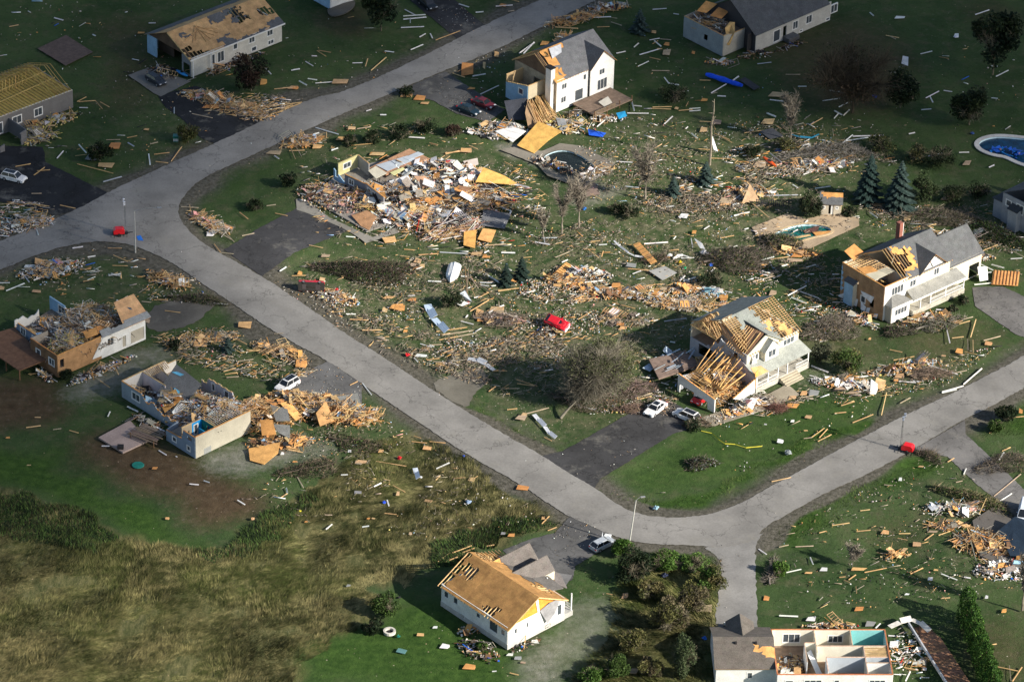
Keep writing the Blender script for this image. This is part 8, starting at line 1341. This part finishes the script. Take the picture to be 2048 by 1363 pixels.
# ------------------------------------------------------------ everything too small and too many to count
def scatter(name, label, polys, pal, lens, wid, seed, flat=.1, dr=None, bits=False, thick=.04, onroad=False):
    r = np.random.default_rng(seed); rr = random.Random(seed); n_all = 0; CC, AX, COLS, LL, WW = [], [], [], [], []
    for px, n in polys:
        W_ = wpoly(px); xs = [p[0] for p in W_]; ys = [p[1] for p in W_]; X = r.uniform(min(xs), max(xs), n*4); Y = r.uniform(min(ys), max(ys), n*4)
        dens = vnoise(X, Y, 6, seed)*.6+vnoise(X, Y, 2, seed+1)*.4; k = inpoly(X, Y, W_) & (dens > r.uniform(.46, .72, len(X))) & (onroad | ~inpoly(X, Y, road_w))
        X, Y = X[k][:n], Y[k][:n]; CC.append(np.stack([X, Y], 1)); a = r.uniform(0, math.pi, len(X)) if dr is None else dr+r.normal(0, .45, len(X)); AX.append(a)
    C = np.concatenate(CC); a = np.concatenate(AX); n = len(C); l = r.uniform(lens[0], lens[1], n)*r.choice([.5, .8, 1], n)/2; w_ = r.uniform(wid[0], wid[1], n)/2
    ti = r.normal(0, flat, n); z = .06+np.abs(np.sin(ti))*l+r.uniform(0, .08, n)
    u = np.stack([np.cos(a)*np.cos(ti), np.sin(a)*np.cos(ti), np.sin(ti)], 1)*l[:, None]; v = np.stack([-np.sin(a), np.cos(a), r.normal(0, .2 if bits else .08, n)], 1)*w_[:, None]; t = np.stack([r.normal(0, .05, n), r.normal(0, .05, n), np.ones(n)], 1)*(thick*r.uniform(.4, 1.2, (n, 1)))
    c3 = np.concatenate([C, z[:, None]], 1); V = np.stack([c3+i*u+j*v+k*t for i in (-1, 1) for j in (-1, 1) for k in (-1, 1)], 1).reshape(-1, 3)
    F = (np.arange(n)[:, None, None]*8+np.array(MB.BOXF)[None]).reshape(-1, 4); cols = np.array([jit(pick(pal, rr), .2) for _ in range(n)]); return npmesh(name, V, F, np.repeat(cols, 8, 0), 'mixed', label=label, cat='debris', kind='stuff')
CEN = [(620, 520), (1000, 500), (1500, 330), (1750, 400), (1800, 420), (1500, 500), (1450, 620), (1200, 790), (1000, 790), (870, 740), (700, 650), (560, 560)]; BAND = [(1040, 560), (1180, 545), (1240, 580), (1400, 560), (1480, 580), (1500, 600), (1380, 625), (1240, 600), (1120, 610), (1040, 590)]
NEARV = [(640, 600), (800, 650), (960, 690), (1060, 640), (1200, 620), (1200, 680), (1010, 780), (880, 745), (760, 690)]; NE = [(1150, 230), (1700, 250), (1800, 330), (1500, 400), (1150, 420)]; NEd = [(1480, 290), (1700, 280), (1720, 330), (1540, 360), (1480, 420), (1300, 430), (1380, 350)]; TOPR = [(1230, 20), (1400, 140), (1700, 160), (2040, 60), (2040, 260), (1700, 260), (1250, 240)]
NW = [(0, 0), (800, 0), (780, 150), (480, 250), (300, 330), (150, 350), (90, 290), (0, 290)]; NWd = [(380, 180), (560, 190), (600, 230), (520, 245), (420, 230)]; LN = [(-30, 560), (200, 490), (400, 560), (420, 610), (100, 590)]; LM_ = [(300, 670), (440, 650), (640, 740), (560, 770), (350, 720)]; LL_ = [(640, 780), (760, 830), (1000, 980), (1100, 1040), (860, 1080), (640, 1050), (480, 1000), (600, 900)]
FM = [(590, 300), (1060, 330), (1120, 480), (980, 510), (640, 490)]; UPV = [(560, 290), (700, 250), (960, 240), (960, 290), (700, 300), (560, 320)]; TC = [(880, 110), (1230, 10), (1230, 60), (1050, 110), (1000, 200), (900, 150)]; PV = [(1600, 760), (1760, 740), (2000, 690), (1900, 770), (1700, 810), (1590, 800)]; RR = [(1690, 420), (2040, 400), (2040, 560), (1960, 540), (1900, 450), (1700, 490)]
RL = [(1530, 1080), (1850, 920), (1960, 960), (2048, 1180), (1880, 1200), (1560, 1240)]; GD = [(1400, 700), (1560, 800), (1640, 790), (1480, 860), (1340, 830), (1180, 830), (1200, 700)]; VG = [(370, 410), (440, 430), (520, 500), (470, 490), (390, 450)]; FR = [(1250, 940), (1400, 870), (1760, 800), (1740, 850), (1560, 920), (1300, 1010)]; EDG = [(30, 400), (110, 410), (90, 470), (0, 490), (-10, 420)]
DK = [(1470, 545), (1600, 500), (1690, 520), (1720, 650), (1640, 690), (1560, 620), (1500, 590)]; CORR = [(540, 560), (720, 650), (900, 745), (900, 765), (700, 680), (540, 585)]; HB = [(1780, 1240), (1860, 1260), (1890, 1360), (1790, 1360)]
scatter('scattered_lumber', 'countless small boards strewn across the lawns', [(CEN, 620), (BAND, 520), (NEARV, 330), (NEd, 200), (NE, 90), (NWd, 220), (NW, 30), (LN, 150), (LM_, 300), (LL_, 60), (FM, 320), (UPV, 50), (TC, 50), (PV, 110), (RR, 50), (RL, 40), (GD, 130), (VG, 60), (FR, 10), (DK, 150), (EDG, 90), (TOPR, 20), (CORR, 110)], 'lumg', (.4, 2.2), (.05, .11), 201, dr=.3)
PAL['scr'] = [((.66, .64, .6), 8), ((.45, .42, .38), 6), (OSB, 3), (LUM, 5), (PINK, .8), (LBLUE, .6), (BLK, 6), (GREYW, 9), (BRN, 5), (BLUE, .12), (RED, .12), (YEL, .25)]
scatter('scattered_scraps', 'countless pale scraps of siding, plaster and insulation over the lawns', [(CEN, 4300), (BAND, 1700), (NEARV, 2300), (NEd, 1900), (NE, 1100), (NWd, 360), (NW, 260), (LN, 460), (LM_, 560), (LL_, 620), (FM, 1100), (UPV, 160), (TC, 220), (PV, 460), (RR, 600), (RL, 260), (GD, 900), (VG, 120), (FR, 90), (DK, 800), (EDG, 200), (TOPR, 200), (CORR, 360), (HB, 90)], 'scr', (.08, .38), (.06, .2), 202, .25, bits=True, thick=.06)
scatter('scattered_scraps', 'countless long thin white slivers of trim over the lawns', [(CEN, 200), (BAND, 70), (NEd, 200), (NE, 70), (TOPR, 40), (NWd, 50), (NW, 40), (LN, 80), (FM, 120), (PV, 60), (RR, 80), (GD, 70), (DK, 80), (HB, 24), (LL_, 30), (EDG, 50)], 'white', (.8, 2.4), (.08, .2), 203, .1, dr=.2)
PAL['twig'] = [((.24, .20, .15), 5), ((.34, .30, .24), 3), ((.14, .11, .09), 4), (LUM2, 1)]
scatter('scattered_twigs', 'countless broken twigs and branches over the lawns', [(CEN, 7000), (NEARV, 3000), (NEd, 3000), (NE, 1800), (GD, 1700), (RR, 1700), (LM_, 800), (CORR, 600), (PV, 500), (DK, 1100), (NWd, 200), (RL, 300), (LL_, 600), (FM, 500)], 'twig', (.3, 1.4), (.03, .06), 204, .25)

scatter('scattered_grit', 'small grit and chips lying on the road and driveways', [(ROAD_PX, 700), (DRIVES['m'][0], 160), (DRIVES['g'][0], 120), (DRIVES['c'][0], 120), (DRIVES['d'][0], 90), (DRIVES['b'][0], 60), (DRIVES['h'][0], 60), (GRAVEL['n'], 80)], 'grit', (.06, .30), (.04, .12), 205, .1, bits=True, thick=.03, onroad=True)
heap((1105, 330), 4.5, 1.4, -30, .4, 40, 6, 160, 'dark', 'grimy wreckage lying along the left rim of the murky kidney pool', group='heaps of wreckage scattered on the ground'); heap((1190, 345), 3.4, 1.6, 30, .4, 30, 6, 120, 'grey', 'grey scraps across the right rim of the murky kidney pool', group='heaps of wreckage scattered on the ground')

# wreckage lying along house walls
for (hx, hy), rx, ry, ro, pl, lb in [((1830, 640), 4.5, .8, 41, 'mix', 'trim and splinters along the front wall of the long porch house'), ((1722, 640), 3.6, .9, -48, 'white', 'torn white wrap and siding along the tan end wall of the long porch house'), ((470, 128), 6.5, .9, 44, 'dark', 'dark shrubs and splinters along the front of the top left bungalow'), ((1440, 125), 2.6, .8, 0, 'mix', 'panels and splinters under the torn left wing of the long grey house'),
    ((1152, 226), 4.2, .9, 43, 'dark', 'rubbish and shrubs along the lower wall of the white house'), ((205, 740), 6.5, .9, 43, 'white', 'siding and splinters along the front wall of the roofless tan house'), ((90, 752), 2.4, .7, -47, 'white', 'torn white wrap at the left corner of the roofless tan house'), ((300, 850), 4, .5, -45, 'grey', 'splinters between the split level house and the broken deck'), ((1250, 640), 5, 2, 0, 'twig', 'twigs and sticks in the open grass above the big leaning tree'), ((1560, 690), 3.2, .8, 40, 'grey', 'splinters above the collapsed garage house right wall'), ((1820, 1310), 3.4, 3.4, 0, 'white', 'white trim fallen between the opened bungalow and the boardwalk'), ((1660, 1252), 4, .5, 3, 'mix', 'scraps behind the back wall of the opened bungalow')]:
    heap((hx, hy), rx, ry, ro, .5, int(rx*9), int(rx*1.5), int(rx*26), pl, lb, group='heaps of wreckage scattered on the ground')
